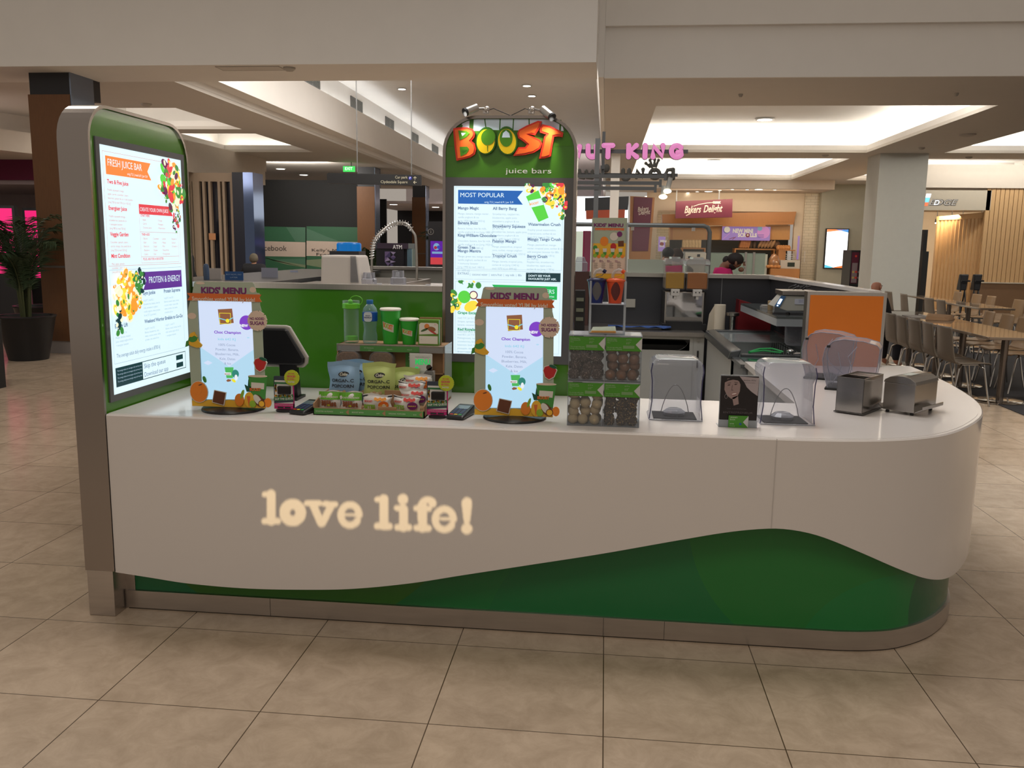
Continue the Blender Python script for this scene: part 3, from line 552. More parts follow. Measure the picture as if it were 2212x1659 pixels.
Bo = [hz(*q) for q in ((208, 325), (262, 316), (335, 316), (385, 332), (405, 370), (398, 405), (372, 435), (402, 462), (414, 510), (402, 555), (365, 582), (300, 600), (238, 614), (222, 500))]
letter('sign_letter', [(Bo, 2, .004, .018), (inset(Bo, .0085), 3, .018, .021), ([hz(*q) for q in ((255, 345), (330, 348), (358, 372), (330, 405), (268, 432))], 1, .021, .0225), ([hz(*q) for q in ((280, 366), (322, 368), (292, 396))], 0, .0225, .023), ([hz(*q) for q in ((268, 492), (335, 488), (352, 512), (330, 550), (276, 576))], 1, .021, .0225), ([hz(*q) for q in ((285, 518), (335, 520), (296, 550))], 5, .0225, .023)])
letter('sign_letter', [(ell(503, 436, 92, 124, .12), 5, .004, .018), (ell(500, 442, 80, 108, .12), 4, .018, .021), (ell(522, 405, 62, 72, .35), 1, .021, .0225), ([hz(512, 480), hz(520, 480), hz(518, 530), hz(514, 530)], 5, .021, .0222)])
letter('sign_letter', [(ell(690, 436, 92, 130, -.1), 5, .004, .018), (ell(690, 442, 80, 112, -.1), 4, .018, .021), (ell(682, 412, 58, 78, -.05), 1, .021, .0225), ([hz(645, 408), hz(718, 408), hz(710, 370), hz(682, 345), hz(655, 368)], 0, .0225, .023)])
So = [hz(*q) for q in ((745, 572), (790, 494), (850, 492), (868, 470), (840, 445), (790, 412), (780, 372), (795, 338), (860, 302), (965, 258), (1000, 262), (985, 318), (938, 388), (905, 380), (865, 378), (930, 402), (985, 428), (1004, 462), (985, 508), (930, 542), (850, 562))]
letter('sign_letter', [(So, 2, .004, .02), (inset(So, .008), 3, .02, .023)])
To = [hz(*q) for q in ((1002, 288), (1070, 304), (1150, 340), (1192, 366), (1184, 404), (1140, 396), (1110, 400), (1096, 480), (1082, 574), (1030, 592), (975, 597), (998, 500), (1022, 400), (1040, 380), (982, 362), (985, 320))]
letter('sign_letter', [(To, 2, .004, .022), (inset(To, .0085), 3, .022, .025)])
mb = MB(); pr = Print(mb, (0, PYF - .001, 0)); pr.n = Vector((0, -1, 0)); p0 = hz(672, 722); p1 = hz(1082, 724); pr.text('juice bars', p0[0], p0[1], .034, 6, 4, wid=p1[0] - p0[0]); part('header_lettering', mb, hm, py2, world=True, merge=None)
# two small spotlights clipped on top
def clip_spot(label, u0, v0, u1, v1, ub, vb):
    a = onY(u0, v0, PYF - .07); b = onY(u1, v1, PYF - .03); c = onY(ub, vb, PYF + .02); t_ = thing('clip_spotlight', label, 'spotlight', tuple(Vector((c.x, c.y, zT))), 0, 'spotlights on the shop sign')
    d = (a - b).normalized(); mb = MB(); mb.tube([b, b + (a - b) * .92], .0185, 16); part('lamp_housing', mb, steel, t_, smooth='auto', world=True)
    mb = MB(); mb.tube([a - d * .012, a], .0195, 16); part('lamp_rim', mb, matte_black, t_, smooth='auto', world=True)
    mb = MB(); mb.tube([b + (a - b) * .3, c + Vector((0, 0, .012)), c], .005, 8); mb.tube([c + Vector((0, 0, -.012)), c + Vector((0, 0, .012))], .016, 12); mb.ball(c + Vector((.004, -.01, .006)), .016, 10); part('swivel_bracket', mb, steel, t_, smooth='auto', world=True)
    mx = .5 * (c.x + xL / 2 + xR / 2); mb = MB(); mb.tube([c, Vector((c.x * .7 + .3 * (xL + xR) / 2, c.y, c.z + .012)), Vector(((xL + xR) / 2, c.y, zT + .003))], .002, 6); part('cable', mb, matte_black, t_, world=True)
    l = bpy.data.lights.new('clip_lamp', 'SPOT'); l.energy = 5; l.color = (1, .95, .85); l.spot_size = 1.6; l.spot_blend = .6; l.shadow_soft_size = .02; o = bpy.data.objects.new('clip_lamp', l); COL.objects.link(o); o.parent = t_; o.location = a + d * .01 - wloc(t_); o.rotation_euler = (Vector((1.3, PYF, 1.9)) - a).to_track_quat('-Z', 'Y').to_euler()
clip_spot('left steel spotlight clipped on top of the shop sign', 1003, 243, 1030, 232, 1050, 240)
clip_spot('right steel spotlight clipped on top of the shop sign', 1194, 254, 1172, 236, 1148, 240)
# green partition behind the registers
gw = thing('partition', 'green partition with steel cap behind the registers', 'partition', (.1, 1.5, 0)); gtop = onY(760, 626, 1.475).z; 
mb = MB(); mb.box(-.3, xL - .002, 1.475, 1.53, 0, gtop); part('green_panel', mb, mat('partition_green', (.05, .20, .012), .22, coat=.2), gw, world=True)
mb = MB(); mb.box(-.3, xL - .002, 1.465, 1.56, gtop, gtop + .026); part('steel_cap', mb, steel, gw, world=True)
mb = MB(); mb.box(xR, xR + .02, 1.475, 1.53, 0, .9); part('side_trim', mb, steel, gw, world=True)
# ================================================================ projected words: a lamp behind a cut-out plate
def sd_seg(X_, Y_, x0, y0, x1, y1, r):
    dx, dy = x1 - x0, y1 - y0; L2 = dx * dx + dy * dy + 1e-9; tt = np.clip(((X_ - x0) * dx + (Y_ - y0) * dy) / L2, 0, 1); return np.hypot(X_ - x0 - tt * dx, Y_ - y0 - tt * dy) - r
def gobo():
    # strokes in the pixel frame of the enlarged view (2212 x 660 over 570 x 170 px)
    sg = []
    def st(pts, r):
        for a, b in zip(pts, pts[1:]): sg.append((*a, *b, r))
    def arc(cx, cy, rx, ry, a0, a1, r, n=18):
        P = [(cx + rx * math.cos(math.radians(a0 + (a1 - a0) * i / n)), cy - ry * math.sin(math.radians(a0 + (a1 - a0) * i / n))) for i in range(n + 1)]; st(P, r)
    st([(216, 145), (216, 370)], 36); st([(160, 148), (222, 140)], 21); st([(163, 372), (270, 372)], 26)
    arc(397, 300, 68, 72, 0, 360, 42)
    st([(515, 222), (620, 222)], 22); st([(665, 228), (755, 230)], 22); st([(568, 235), (635, 390)], 30); st([(722, 240), (645, 390)], 28)
    arc(877, 320, 76, 86, 0, 180, 27); arc(877, 320, 76, 86, 180, 325, 27); st([(815, 318), (950, 320)], 10)
    st([(1160, 185), (1162, 410)], 36); st([(1103, 190), (1165, 180)], 20); st([(1105, 412), (1208, 415)], 26)
    st([(1320, 188), (1320, 189)], 42); st([(1325, 270), (1325, 425)], 36); st([(1270, 262), (1330, 258)], 22); st([(1275, 423), (1372, 425)], 26)
    st([(1483, 240), (1485, 430)], 36); arc(1530, 230, 46, 35, 185, 20, 28); st([(1570, 228), (1572, 229)], 27); st([(1432, 265), (1540, 268)], 22); st([(1437, 428), (1535, 432)], 26)
    arc(1668, 356, 76, 86, 0, 180, 27); arc(1668, 356, 76, 86, 180, 325, 27); st([(1605, 350), (1740, 354)], 10)
    for i in range(6): st([(1858, 215 + i * 25), (1857, 240 + i * 25)], 41 - i * 3)
    st([(1856, 435), (1857, 436)], 44)
    lampp = Vector((.75, -2.35, 3.55)); tgt = onY(800, 1108, .66); ax = (tgt - lampp).normalized(); D = .42; pc = lampp + ax * D; ru = ax.cross(Vector((0, 0, 1))).normalized(); rvv = ru.cross(ax)
    u = np.linspace(60, 1990, 340); v = np.linspace(70, 540, 90); U, V = np.meshgrid(u, v); sd = np.full(U.shape, 1e9)
    for (x0, y0, x1, y1, r) in sg: sd = np.minimum(sd, sd_seg(U, V, x0, y0, x1, y1, r + 2))
    def proj(a, b):
        p = onY(530 + a / 3.881, 1030 + b / 3.881, .66); d = p - lampp; return lampp + d * (D / d.dot(ax))
    mb = MB(); idx = {}; 
    P = [[proj(a, b) for a in u] for b in v]
    for j in range(len(v)):
        for i in range(len(u)): mb.v.append(P[j][i])
    n = len(u)
    for j in range(len(v) - 1):
        for i in range(n - 1):
            if (sd[j, i] + sd[j + 1, i] + sd[j, i + 1] + sd[j + 1, i + 1]) > 0: mb.f.append((j * n + i, j * n + i + 1, (j + 1) * n + i + 1, (j + 1) * n + i)); mb.m.append(0)
    # solid surround of the plate
    c4 = [P[0][0], P[0][-1], P[-1][-1], P[-1][0]]; ctr = sum(c4, Vector()) / 4; o4 = [ctr + ru * sx_ * .16 + rvv * sy_ * .12 for sx_, sy_ in ((-1, 1), (1, 1), (1, -1), (-1, -1))]
    for i in range(4): mb.add([c4[i], c4[(i + 1) % 4], o4[(i + 1) % 4], o4[i]], [(0, 1, 2, 3)])
    pj = thing('gobo_projector', 'black gobo projector hung above the concourse throwing two words on the counter', 'projector', tuple(lampp))
    part('gobo_plate', mb, matte_black, pj, world=True, merge=None)
    mb = MB(); mb.tube([lampp - ax * .18, lampp - ax * .06], .09, 20); mb.tube([lampp - ax * .1, lampp - ax * .1 + Vector((0, 0, 1.2))], .012, 8); part('housing', mb, matte_black, pj, smooth='auto', world=True)
    l = bpy.data.lights.new('projector_lamp', 'SPOT'); l.energy = 900; l.color = (1, .76, .42); l.spot_size = math.radians(26); l.spot_blend = .0; l.shadow_soft_size = .0007
    o = bpy.data.objects.new('projector_lamp', l); COL.objects.link(o); o.location = lampp; o.rotation_euler = ax.to_track_quat('-Z', 'Y').to_euler()
gobo()
# ================================================================ things standing on the counter
CT = TOPZ + .001
# ---- kids' menu card round a tablet on a round foot
def Zm(a, b, y=.84): p = onY(930 + a / 4.74, 580 + b / 4.74, y); return (p.x, p.z)
km_base = onZ(1112, 902, CT); kx, ky = onY(1112, 890, .885).x, .885
KC = [mat('card_sage', (.36, .42, .33), .5), mat('card_orange', (.62, .14, .03), .5), mat('card_purple', (.16, .02, .13), .5), mat('card_cream', (.66, .52, .42), .5), mat('card_yellow', (.75, .42, .03), .5), mat('fruit_orange_print', (.75, .22, .02), .5), mat('choc_print', (.13, .04, .015), .5), mat('green_print', (.05, .25, .04), .5), mat('darkgreen_print', (.01, .09, .05), .5), mat('red_print', (.45, .02, .02), .5), mat('white_print', (.62, .58, .52), .5), mat('lime_print', (.25, .42, .03), .5), mat('ink_print', (.02, .015, .02), .5)]
SAGE, ORA, PUR, CRE, YEL, FOR, CHO, GRN, DGR, RED, WHI, LIM, INK = range(13)
TS = [emat('tab_sky', (.42, .66, .84), .95), emat('tab_lav', (.60, .70, .90), .95), emat('tab_purple', (.20, .05, .55), .9), emat('tab_ink', (.26, .33, .48), .9), emat('tab_choc', (.28, .11, .05), .8), emat('tab_green', (.08, .5, .12), .8), emat('tab_yellow', (.85, .75, .03), .9), emat('tab_teal', (.2, .6, .75), .9), emat('tab_kale', (.03, .25, .2), .8), emat('tab_white', (.8, .85, .9), .9)]
def kids_menu(loc, rz, label, cardlabel=None):
    t = thing('tablet_menu_stand', label, 'sign', (kx, ky, CT), 0, None); L = lambda a, b: (Zm(a, b)[0] - kx, Zm(a, b)[1] - CT)
    yb = .84 - ky
    mb = MB(); mb.lathe([(.001, 0), (.13, 0), (.135, .004), (.132, .010), (.06, .017), (.001, .018)], n=36); part('base', mb, black, t, smooth='auto')
    mb = MB(); mb.hexa([(-.03, -.0, .012), (.03, -.0, .012), (.03, .03, .012), (-.03, .03, .012)], [(-.02, .0, .2), (.02, 0, .2), (.02, .02, .2), (-.02, .02, .2)]); part('stem', mb, black, t, bevel=.004)
    s0, s1, s2, s3 = L(560, 1428), L(1150, 1432), L(1157, 398), L(567, 388)
    mb = MB(); mb.prism([(s0[0] - .01, s0[1] - .012), (s1[0] + .012, s1[1] - .012), (s2[0] + .012, s2[1] + .012), (s3[0] - .01, s3[1] + .012)], yb + .006, yb + .026, 'y'); part('tablet', mb, black, t, bevel=.003)
    mb = MB(); pr = Print(mb, (0, yb + .004, 0)); pr.n = Vector((0, -1, 0))
    pr.poly([s0, s1, s2, s3], 0, 0); pr.poly([L(568, 395), L(1157, 405), L(1148, 905), L(870, 1085), L(566, 880)][::-1], 1, 1)
    pr.poly([L(590, 1045), L(640, 1020), L(690, 1045), L(640, 1070)][::-1], 1, 1); pr.disc(*L(1095, 780), .006, 0, 2, ry=.003)
    pr.poly([L(778, 482), L(935, 474), L(945, 625), L(792, 642)][::-1], 4, 2); pr.frame(*[L(800, 0)[0], L(925, 0)[0], L(0, 615)[1], L(0, 500)[1]], .002, 6, 3); pr.line(*L(787, 575), *L(880, 600), .004, 7, 4); pr.line(*L(940, 570), *L(880, 600), .004, 7, 4); pr.disc(*L(880, 602), .0085, 6, 5)
    pr.text('Choc Champion', *L(871, 738), .0165, 2, 2, 'c', bold=.03, wid=.119); x0 = L(871, 0)[0]
    pr.text('kids 642 KJ', x0, L(0, 785)[1], .0145, 7, 2, 'c', wid=.078)
    for b, s_, w_ in ((845, '100% Cocoa', .074), (893, 'Powder, Banana,', .102), (941, 'Blueberries, Milk,', .106), (990, 'Kale, Dates', .069), (1038, '& Ice', .030)): pr.text(s_, x0, L(0, b)[1], .0148, 3, 2, 'c', wid=w_)
    pr.poly([L(820, 1092), L(917, 1092), L(905, 1205), L(835, 1205)][::-1], 5, 2); pr.rect(L(832, 0)[0], L(905, 0)[0], L(0, 1148)[1], L(0, 1120)[1], 9, 3); pr.text('BOOST', L(868, 0)[0], L(0, 1144)[1], .009, 4, 4, 'c', bold=.04, wid=.026)
    pr.disc(*L(935, 1160), .0155, 8, 3, ry=.018); pr.disc(*L(940, 1200), .007, 9, 4, ry=.013); pr.disc(*L(912, 1232), .011, 6, 5, ry=.006, rot=-.6); pr.poly([L(830, 1232), L(850, 1215), L(885, 1222), L(880, 1238), L(845, 1245)][::-1], 4, 4)
    pr.disc(*L(1085, 622), .031, 2, 3, n=24); pr.text('NEW', L(1068, 0)[0], L(0, 640)[1], .0155, 9, 4, 'c', bold=.05, wid=.036)
    part('screen', mb, TS, t, merge=None)
    # printed card surround: outer outline with screen window, built from four bands
    O = [(452, 1495), (450, 1330), (450, 1000), (458, 720), (455, 500), (478, 420), (515, 320), (540, 205), (556, 188), (1178, 197), (1196, 215), (1216, 308), (1248, 312), (1248, 440), (1262, 500), (1258, 1000), (1262, 1200), (1252, 1522)]
    O = [L(*q) for q in O]; cb = MB()
    i0, i1, i2, i3 = s0, s1, s2, s3
    loops = [[O[0], i0, i3, O[6], O[5], O[4], O[3], O[2], O[1]], [O[0], O[17], i1, i0], [i1, O[17], O[16], O[15], O[14], O[13], O[12], i2], [O[6], i3, i2, O[12], O[11], O[10], O[9], O[8], O[7]]]
    for lo in loops: cb.prism(lo, yb - .003, yb, 'y', SAGE)
    part('card', cb, KC, t)
    mb = MB(); pr = Print(mb, (0, yb - .0032, 0)); pr.n = Vector((0, -1, 0)); P = lambda pts, m, d=1: pr.poly([L(*q) for q in pts][::-1], m, d)
    P([(452, 1440), (480, 1428), (520, 1440), (560, 1428), (600, 1442), (640, 1428), (690, 1442), (740, 1430), (800, 1442), (860, 1430), (920, 1442), (1000, 1430), (1080, 1442), (1160, 1430), (1254, 1442), (1252, 1520), (452, 1493)], YEL, 1)
    for cx, cy, rx, ry in ((610, 205, 50, 14), (1180, 275, 36, 30), (500, 550, 48, 34)): pr.disc(*L(cx, cy), rx * .0004, CRE, 1, ry=ry * .0004)
    pr.text("KIDS' MENU", L(865, 0)[0], L(0, 297)[1], .036, PUR, 2, 'c', bold=.05, wid=L(1112, 0)[0] - L(615, 0)[0])
    part('card_print', mb, KC, t, merge=None)
    mb = MB(); mb.prism([L(*q) for q in ((462, 308), (490, 345), (462, 385), (1272, 403), (1248, 362), (1272, 326))][::-1], yb - .0065, yb - .0035, 'y', ORA); pr = Print(mb, (0, yb - .0068, 0)); pr.n = Vector((0, -1, 0)); pr.text('Smoothies voted YUM by kids!', L(862, 0)[0], L(0, 376)[1], .024, CRE, 1, 'c', bold=.03, wid=L(1208, 0)[0] - L(517, 0)[0]); part('ribbon', mb, KC, t, merge=None)
    mb = MB(); c = L(1216, 600); pts = []
    for k in range(9):
        a = 2 * PI * k / 9; 
        for da, r in ((-.07, .044), (0, .037), (.07, .044)): pts.append((c[0] + r * math.cos(a + da), c[1] + r * math.sin(a + da)))
    mb.prism(pts, yb - .010, yb - .007, 'y', CRE); pr = Print(mb, (0, yb - .0102, 0)); pr.n = Vector((0, -1, 0)); pr.text('NO ADDED', c[0], c[1] + .004, .0145, PUR, 1, 'c', bold=.03, wid=.064); pr.text('SUGAR', c[0], c[1] - .017, .0205, PUR, 1, 'c', bold=.03, wid=.064); part('badge', mb, KC, t, merge=None)
    def cut(name, prims):  # small card cut-outs of plain fruit stuck on the front
        mb = MB()
        for z, (pts, m) in enumerate(prims): mb.prism(pts, yb - .0095 - .0004 * z, yb - .0036 - .0004 * z, 'y', m)
        part(name, mb, KC, t)
    def E(cx, cy, rx, ry, rot=0, n=20): s_ = .000402; x, y_ = L(cx, cy); return [(x + rx * s_ * math.cos(a) * math.cos(rot) - ry * s_ * math.sin(a) * math.sin(rot), y_ + rx * s_ * math.cos(a) * math.sin(rot) + ry * s_ * math.sin(a) * math.cos(rot)) for a in [2 * PI * k / n for k in range(n)]]
    def R_(*pts): return [L(*q) for q in pts]
    cut('orange_cutout', [(E(540, 1345, 102, 118), WHI), (E(540, 1345, 97, 112), FOR), (E(520, 1310, 60, 66), FOR), (E(607, 1215, 17, 36, .3), GRN), (E(560, 1270, 22, 6, .3), CHO)])
    cut('chocolate_cutout', [(R_((706, 1325), (838, 1352), (806, 1490), (676, 1455)), WHI), (R_((712, 1332), (830, 1357), (800, 1482), (684, 1450)), CHO), (R_((725, 1345), (815, 1365), (808, 1395), (716, 1376)), CHO)])
    cut('strawberry_cutout', [([L(*q) for q in ((1150, 1040), (1165, 1000), (1215, 985), (1270, 995), (1300, 1040), (1270, 1110), (1215, 1140), (1170, 1110))], WHI), ([L(*q) for q in ((1158, 1042), (1172, 1005), (1215, 992), (1265, 1003), (1291, 1040), (1262, 1105), (1213, 1132), (1176, 1105))], RED), (E(1255, 1003, 42, 16, -.3), DGR)])
    cut('mango_cutout', [([L(*q) for q in ((452, 800), (470, 745), (520, 715), (545, 760), (560, 810), (602, 855), (585, 880), (540, 882), (480, 862), (455, 845))], YEL), (E(505, 790, 50, 34, .2), GRN), ([L(*q) for q in ((418, 875), (430, 815), (460, 800), (455, 860))], GRN), (E(500, 745, 34, 20, .6), YEL)])
    cut('cup_cutout', [([L(*q) for q in ((1085, 1180), (1288, 1185), (1255, 1420), (1110, 1410))], GRN), (E(1186, 1182, 105, 12), CRE), ([L(*q) for q in ((1116, 1245), (1258, 1255), (1250, 1320), (1112, 1305))], WHI)])
    cut('fruit_cutout', [([L(*q) for q in ((1040, 1270), (1075, 1290), (1085, 1215), (1100, 1290), (1135, 1300), (1105, 1345), (1060, 1345))], DGR), (E(975, 1430, 50, 68), FOR), (E(1085, 1430, 55, 85), YEL), (E(1010, 1370, 15, 50, -.3), LIM), ([L(*q) for q in ((1060, 1390), (1098, 1390), (1080, 1510))], ORA), (E(1120, 1472, 36, 38), LIM), (E(1285, 1460, 38, 50), FOR), (E(1190, 1440, 45, 75, .6), CHO), (E(1175, 1425, 34, 60, .6), WHI), (E(1220, 1470, 38, 40), CHO), (E(1220, 1470, 30, 31), YEL)])
    mb = MB(); pr = Print(mb, (0, yb - .0112, 0)); pr.n = Vector((0, -1, 0)); pr.text('BOOST', L(1184, 0)[0], L(0, 1296)[1], .017, ORA, 1, 'c', bold=.05, wid=.05); part('cup_lettering', mb, KC, t, merge=None)
    mb = MB(); mb.tube([(-.09, .02, .2), (-.12, .045, .13), (-.13, .05, .05), (-.12, .10, .01), (-.08, .16, .006)], .0035, 6); part('cable', mb, black, t, smooth='auto')
    return t
k2 = kids_menu(None, 0, "kids menu tablet display on round black foot, beside the clear bins of protein balls")
k1 = dup(k2, (onY(505, 885, .86).x, .86, CT), .0, "kids menu tablet display on round black foot, at the counter's left end by the till")
# ---- till screen seen from behind
t = thing('till_screen', 'dark till monitor with pale rim turned away behind the left menu tablet', 'monitor', (.30, 1.16, CT))
mb = MB(); S_ = [(-.13, .15), (-.12, .345), (.0, .345), (.02, .34), (.104, .20), (.10, .17), (.08, .15)]
mb.prism(S_, -.02, .0, 'y'); part('rim', mb, mat('till_rim', (.45, .42, .38), .4), t, bevel=.006)
mb = MB(); mb.prism(inset(S_, .012), -.04, -.019, 'y'); part('back_shell', mb, black, t, bevel=.01)
mb = MB(); mb.box(-.05, .06, -.06, .06, 0, .012); mb.hexa([(-.03, -.02, .01), (.05, -.02, .01), (.05, .03, .01), (-.03, .03, .01)], [(-.03, -.04, .24), (.05, -.04, .24), (.05, -.015, .24), (-.03, -.015, .24)]); part('stand', mb, black, t)
# ---- pink queue cards with card readers
QC = [mat('q_dark', (.03, .04, .06), .4), mat('q_white', (.6, .58, .55), .5), mat('q_pink', (.5, .015, .16), .45), mat('q_green', (.03, .16, .05), .5), mat('q_lime', (.42, .48, .02), .5), mat('q_black', (.006, .006, .007), .12), mat('q_red', (.55, .04, .1), .5), mat('q_orange', (.7, .25, .03), .5)]
def queue_card(x, y, label):
    t = thing('queue_card_stand', label, 'sign', (x, y, CT), 0, None); h = .155; w = .045
    mb = MB(); mb.lathe([(.001, 0), (.037, 0), (.039, .008), (.03, .012), (.001, .013)], n=20, sy=.7); part('foot', mb, black, t, smooth='auto')
    mb = MB(); mb.prism(rrect(-w, w, .012, h, .006, 3), -.002, .001, 'y', 0); pr = Print(mb, (0, -.0022, 0)); pr.n = Vector((0, -1, 0))
    pr.rect(-w, w, .012, .036, 2); pr.rect(w - .005, w, .012, .115, 2); pr.rect(-w + .004, w - .006, .036, h - .018, 1); pr.rect(-w + .004, w - .006, h - .034, h - .026, 3, 2)
    pr.poly([(-w, .046), (w - .003, .052), (w - .003, .072), (-w, .062)], 3, 3); pr.poly([(-w, .036), (w - .003, .044), (w - .003, .052), (-w, .046)], 0, 3)
    pr.text('SKIP THE QUEUE!', -w + .004, .050, .012, 1, 4, bold=.02, wid=.082, rot=.07); pr.text('DOWNLOAD THE BOOST APP NOW', 0, .027, .006, 1, 3, 'c', wid=.08); pr.rect(-.03, -.004, .015, .022, 5, 3); pr.rect(.002, .028, .015, .022, 5, 3)
    fruit = random.Random(4)
    for i in range(16): pr.disc(-.038 + .005 * i, .068 + .006 * fruit.random(), .0045, [7, 4, 1, 3][i % 4], 5)
    for i in range(8): pr.disc(-.038 + .003 * fruit.random(), .09 + .004 * i, .004, [7, 4, 6, 3][i % 4], 5)
    part('card', mb, QC, t, merge=None)
    mb = MB(); mb.box(-.024, .034, -.022, -.0025, .078, .114); part('scanner', mb, QC[5], t, bevel=.005)
    mb = MB(); pts = []
    for k in range(12):
        a = 2 * PI * k / 12
        for da, r in ((-.06, .034), (0, .030), (.06, .034)): pts.append((.038 + r * math.cos(a + da), .150 + r * math.sin(a + da)))
    mb.prism(pts, -.008, -.004, 'y', 4); pr = Print(mb, (0, -.0082, 0)); pr.n = Vector((0, -1, 0)); pr.text('GET SOME', .036, .166, .006, 6, 1, 'c', bold=.03); pr.text('GOOD', .036, .152, .012, 6, 1, 'c', bold=.05); pr.text('IN YOU...', .036, .141, .009, 6, 1, 'c', bold=.04); pr.text('FASTER', .036, .129, .009, 1, 1, 'c', bold=.03)
    part('badge', mb, QC, t, merge=None); return t
queue_card(.398, .845, 'pink queue card with lime badge, between the left menu tablet and snack tray')
queue_card(1.072, .83, 'pink queue card with lime badge, between the snack tray and right menu tablet')
def reader(x, y, rz, label):
    t = thing('card_reader', label, 'card reader', (x, y, CT), rz, None)
    mb = MB(); mb.hexa([(-.041, -.075, .002), (.041, -.075, .002), (.038, .085, .002), (-.038, .085, .002)], [(-.039, -.07, .018), (.039, -.07, .018), (.036, .08, .045), (-.036, .08, .045)]); part('body', mb, black, t, bevel=.008)
    n = Vector((0, -.027, .15)).normalized(); pr = None
    mb = MB(); pr = Print(mb, (0, -.07, .0186), (1, 0, 0), (0, .15, .027)); pr.rect(-.028, .028, .085, .125, 1, 1)
    for i in range(4):
        for j in range(3): pr.rect(-.026 + j * .019, -.012 + j * .019, .075 - i * .016, .086 - i * .016, 0, 2)
    for j, m in enumerate((2, 3, 4)): pr.rect(-.026 + j * .019, -.012 + j * .019, .010, .020, m, 2)
    part('keypad', mb, [mat('key_blue', (.03, .05, .12), .4), mat('reader_screen', (.10, .14, .15), .1), mat('key_red', (.5, .03, .02), .4), mat('key_yellow', (.6, .4, .02), .4), mat('key_green', (.02, .3, .08), .4)], t, merge=None)
    mb = MB(); mb.tube([(.0, .085, .02), (.02, .14, .03), (.03, .2, .05), (-.02, .26, .012), (-.06, .33, .006)], .003, 6); part('cable', mb, black, t, smooth='auto'); return t
reader(.492, .848, -.25, 'black card reader lying between the left queue card and the snack tray')
reader(1.165, .862, -.2, "black card reader lying between the right queue card and right menu tablet")
# ---- cardboard snack tray and riser
kraft = mat('kraft_board', (.30, .17, .085), .8, noise=.15, nscale=20); tg = mat('tray_green', (.07, .23, .05), .4); prl = mat('pale_lettering', (.5, .55, .42), .5); clr = glass('clear_film', (.9, .92, .9), .25)
x0, x1, yf, ybk = .541, 1.022, .80, 1.10
t = thing('snack_tray', 'kraft cardboard snack tray with green ticket strip on the counter', 'tray', ((x0 + x1) / 2, .95, CT))
mb = MB(); mb.box(x0, x1, yf, ybk, CT, CT + .006); mb.box(x0, x1, ybk - .005, ybk, CT, CT + .06)
for xx in (x0, x1 - .005): mb.prism([(yf, CT), (ybk, CT), (ybk, CT + .085), (yf + .10, CT + .07), (yf, CT + .05)], xx, xx + .005, 'x')
mb.box(x0, x1, yf, yf + .005, CT, CT + .031); mb.box(x0 + .28, x0 + .38, yf + .12, yf + .125, CT, CT + .095); mb.box(x0 + .28, x0 + .36, yf + .005, yf + .01, CT + .016, CT + .043); part('box', mb, kraft, t, world=True)
mb = MB(); mb.box(x0 + .004, x1 - .004, yf - .002, yf, CT + .004, CT + .029); pr = Print(mb, (x0, yf - .0022, CT)); pr.n = Vector((0, -1, 0))
for i, s_ in enumerate(('ROASTED ALMONDS', 'BOOST BITES', 'ORGANIC POPCORN')):
    pr.text(s_, .012 + i * .158, .014, .008, 1, 1, wid=[.075, .05, .072][i]); pr.text('$4.50', .118 + i * .158, .013, .006, 1, 1); pr.poly([(.142 + i * .158, .0165), (.156 + i * .158, .004), (.156 + i * .158, .029)], 2, 1)
part('ticket_strip', mb, [tg, prl, kraft], t, world=True, merge=None)
rx0, rx1, ry0, ry1, rz_ = .545, 1.045, 1.13, 1.31, 1.172
t = thing('display_riser', 'kraft cardboard riser box holding bottles and cups behind the snack tray', 'riser', ((rx0 + rx1) / 2, 1.2, CT))
mb = MB(); mb.box(rx0, rx1, ry0, ry1, rz_ - .006, rz_); mb.box(rx0, rx1, ry1 - .006, ry1, CT, rz_); mb.box(rx0, rx0 + .006, ry0, ry1, CT, rz_); mb.box(rx1 - .006, rx1, ry0, ry1, CT, rz_); mb.box(rx0, rx1, ry0 + .05, ry0 + .056, CT, rz_); mb.box(rx0, rx1, ry0, ry1, 1.045, 1.05); part('box', mb, kraft, t, world=True)
mb = MB(); mb.box(rx0, rx1, ry0 - .003, ry0, rz_ - .03, rz_ + .004); mb.box(rx1, rx1 + .003, ry0, ry1, .92, rz_ + .004); part('clear_strip', mb, clr, t, world=True)
mb = MB(); mb.mi = 0; mb.box(rx0 + .11, rx0 + .385, ry0 - .005, ry0 - .0035, rz_ - .029, rz_ - .003); mb.box(rx0 + .31, rx0 + .40, ry0 + .046, ry0 + .0475, rz_ - .12, rz_ - .04); pr = Print(mb, (rx0, ry0 - .0053, rz_)); pr.n = Vector((0, -1, 0)); pr.text('MT FRANKLIN', .13, -.016, .007, 1, 1); pr.text('$3.80', .15, -.025, .005, 1, 1); pr.text('ORIGINAL', .235, -.019, .006, 1, 1); pr.text('MEDIUM', .33, -.019, .006, 1, 1); part('tickets', mb, [tg, prl], t, world=True, merge=None)
pr = None
mb = MB(); pr = Print(mb, (rx0, ry0 + .0457, rz_)); pr.n = Vector((0, -1, 0)); pr.text('BANANA', .325, -.058, .009, 0, 1); pr.text('BREAD', .325, -.07, .009, 0, 1); part('ticket_lettering', mb, prl, t, world=True, merge=None)
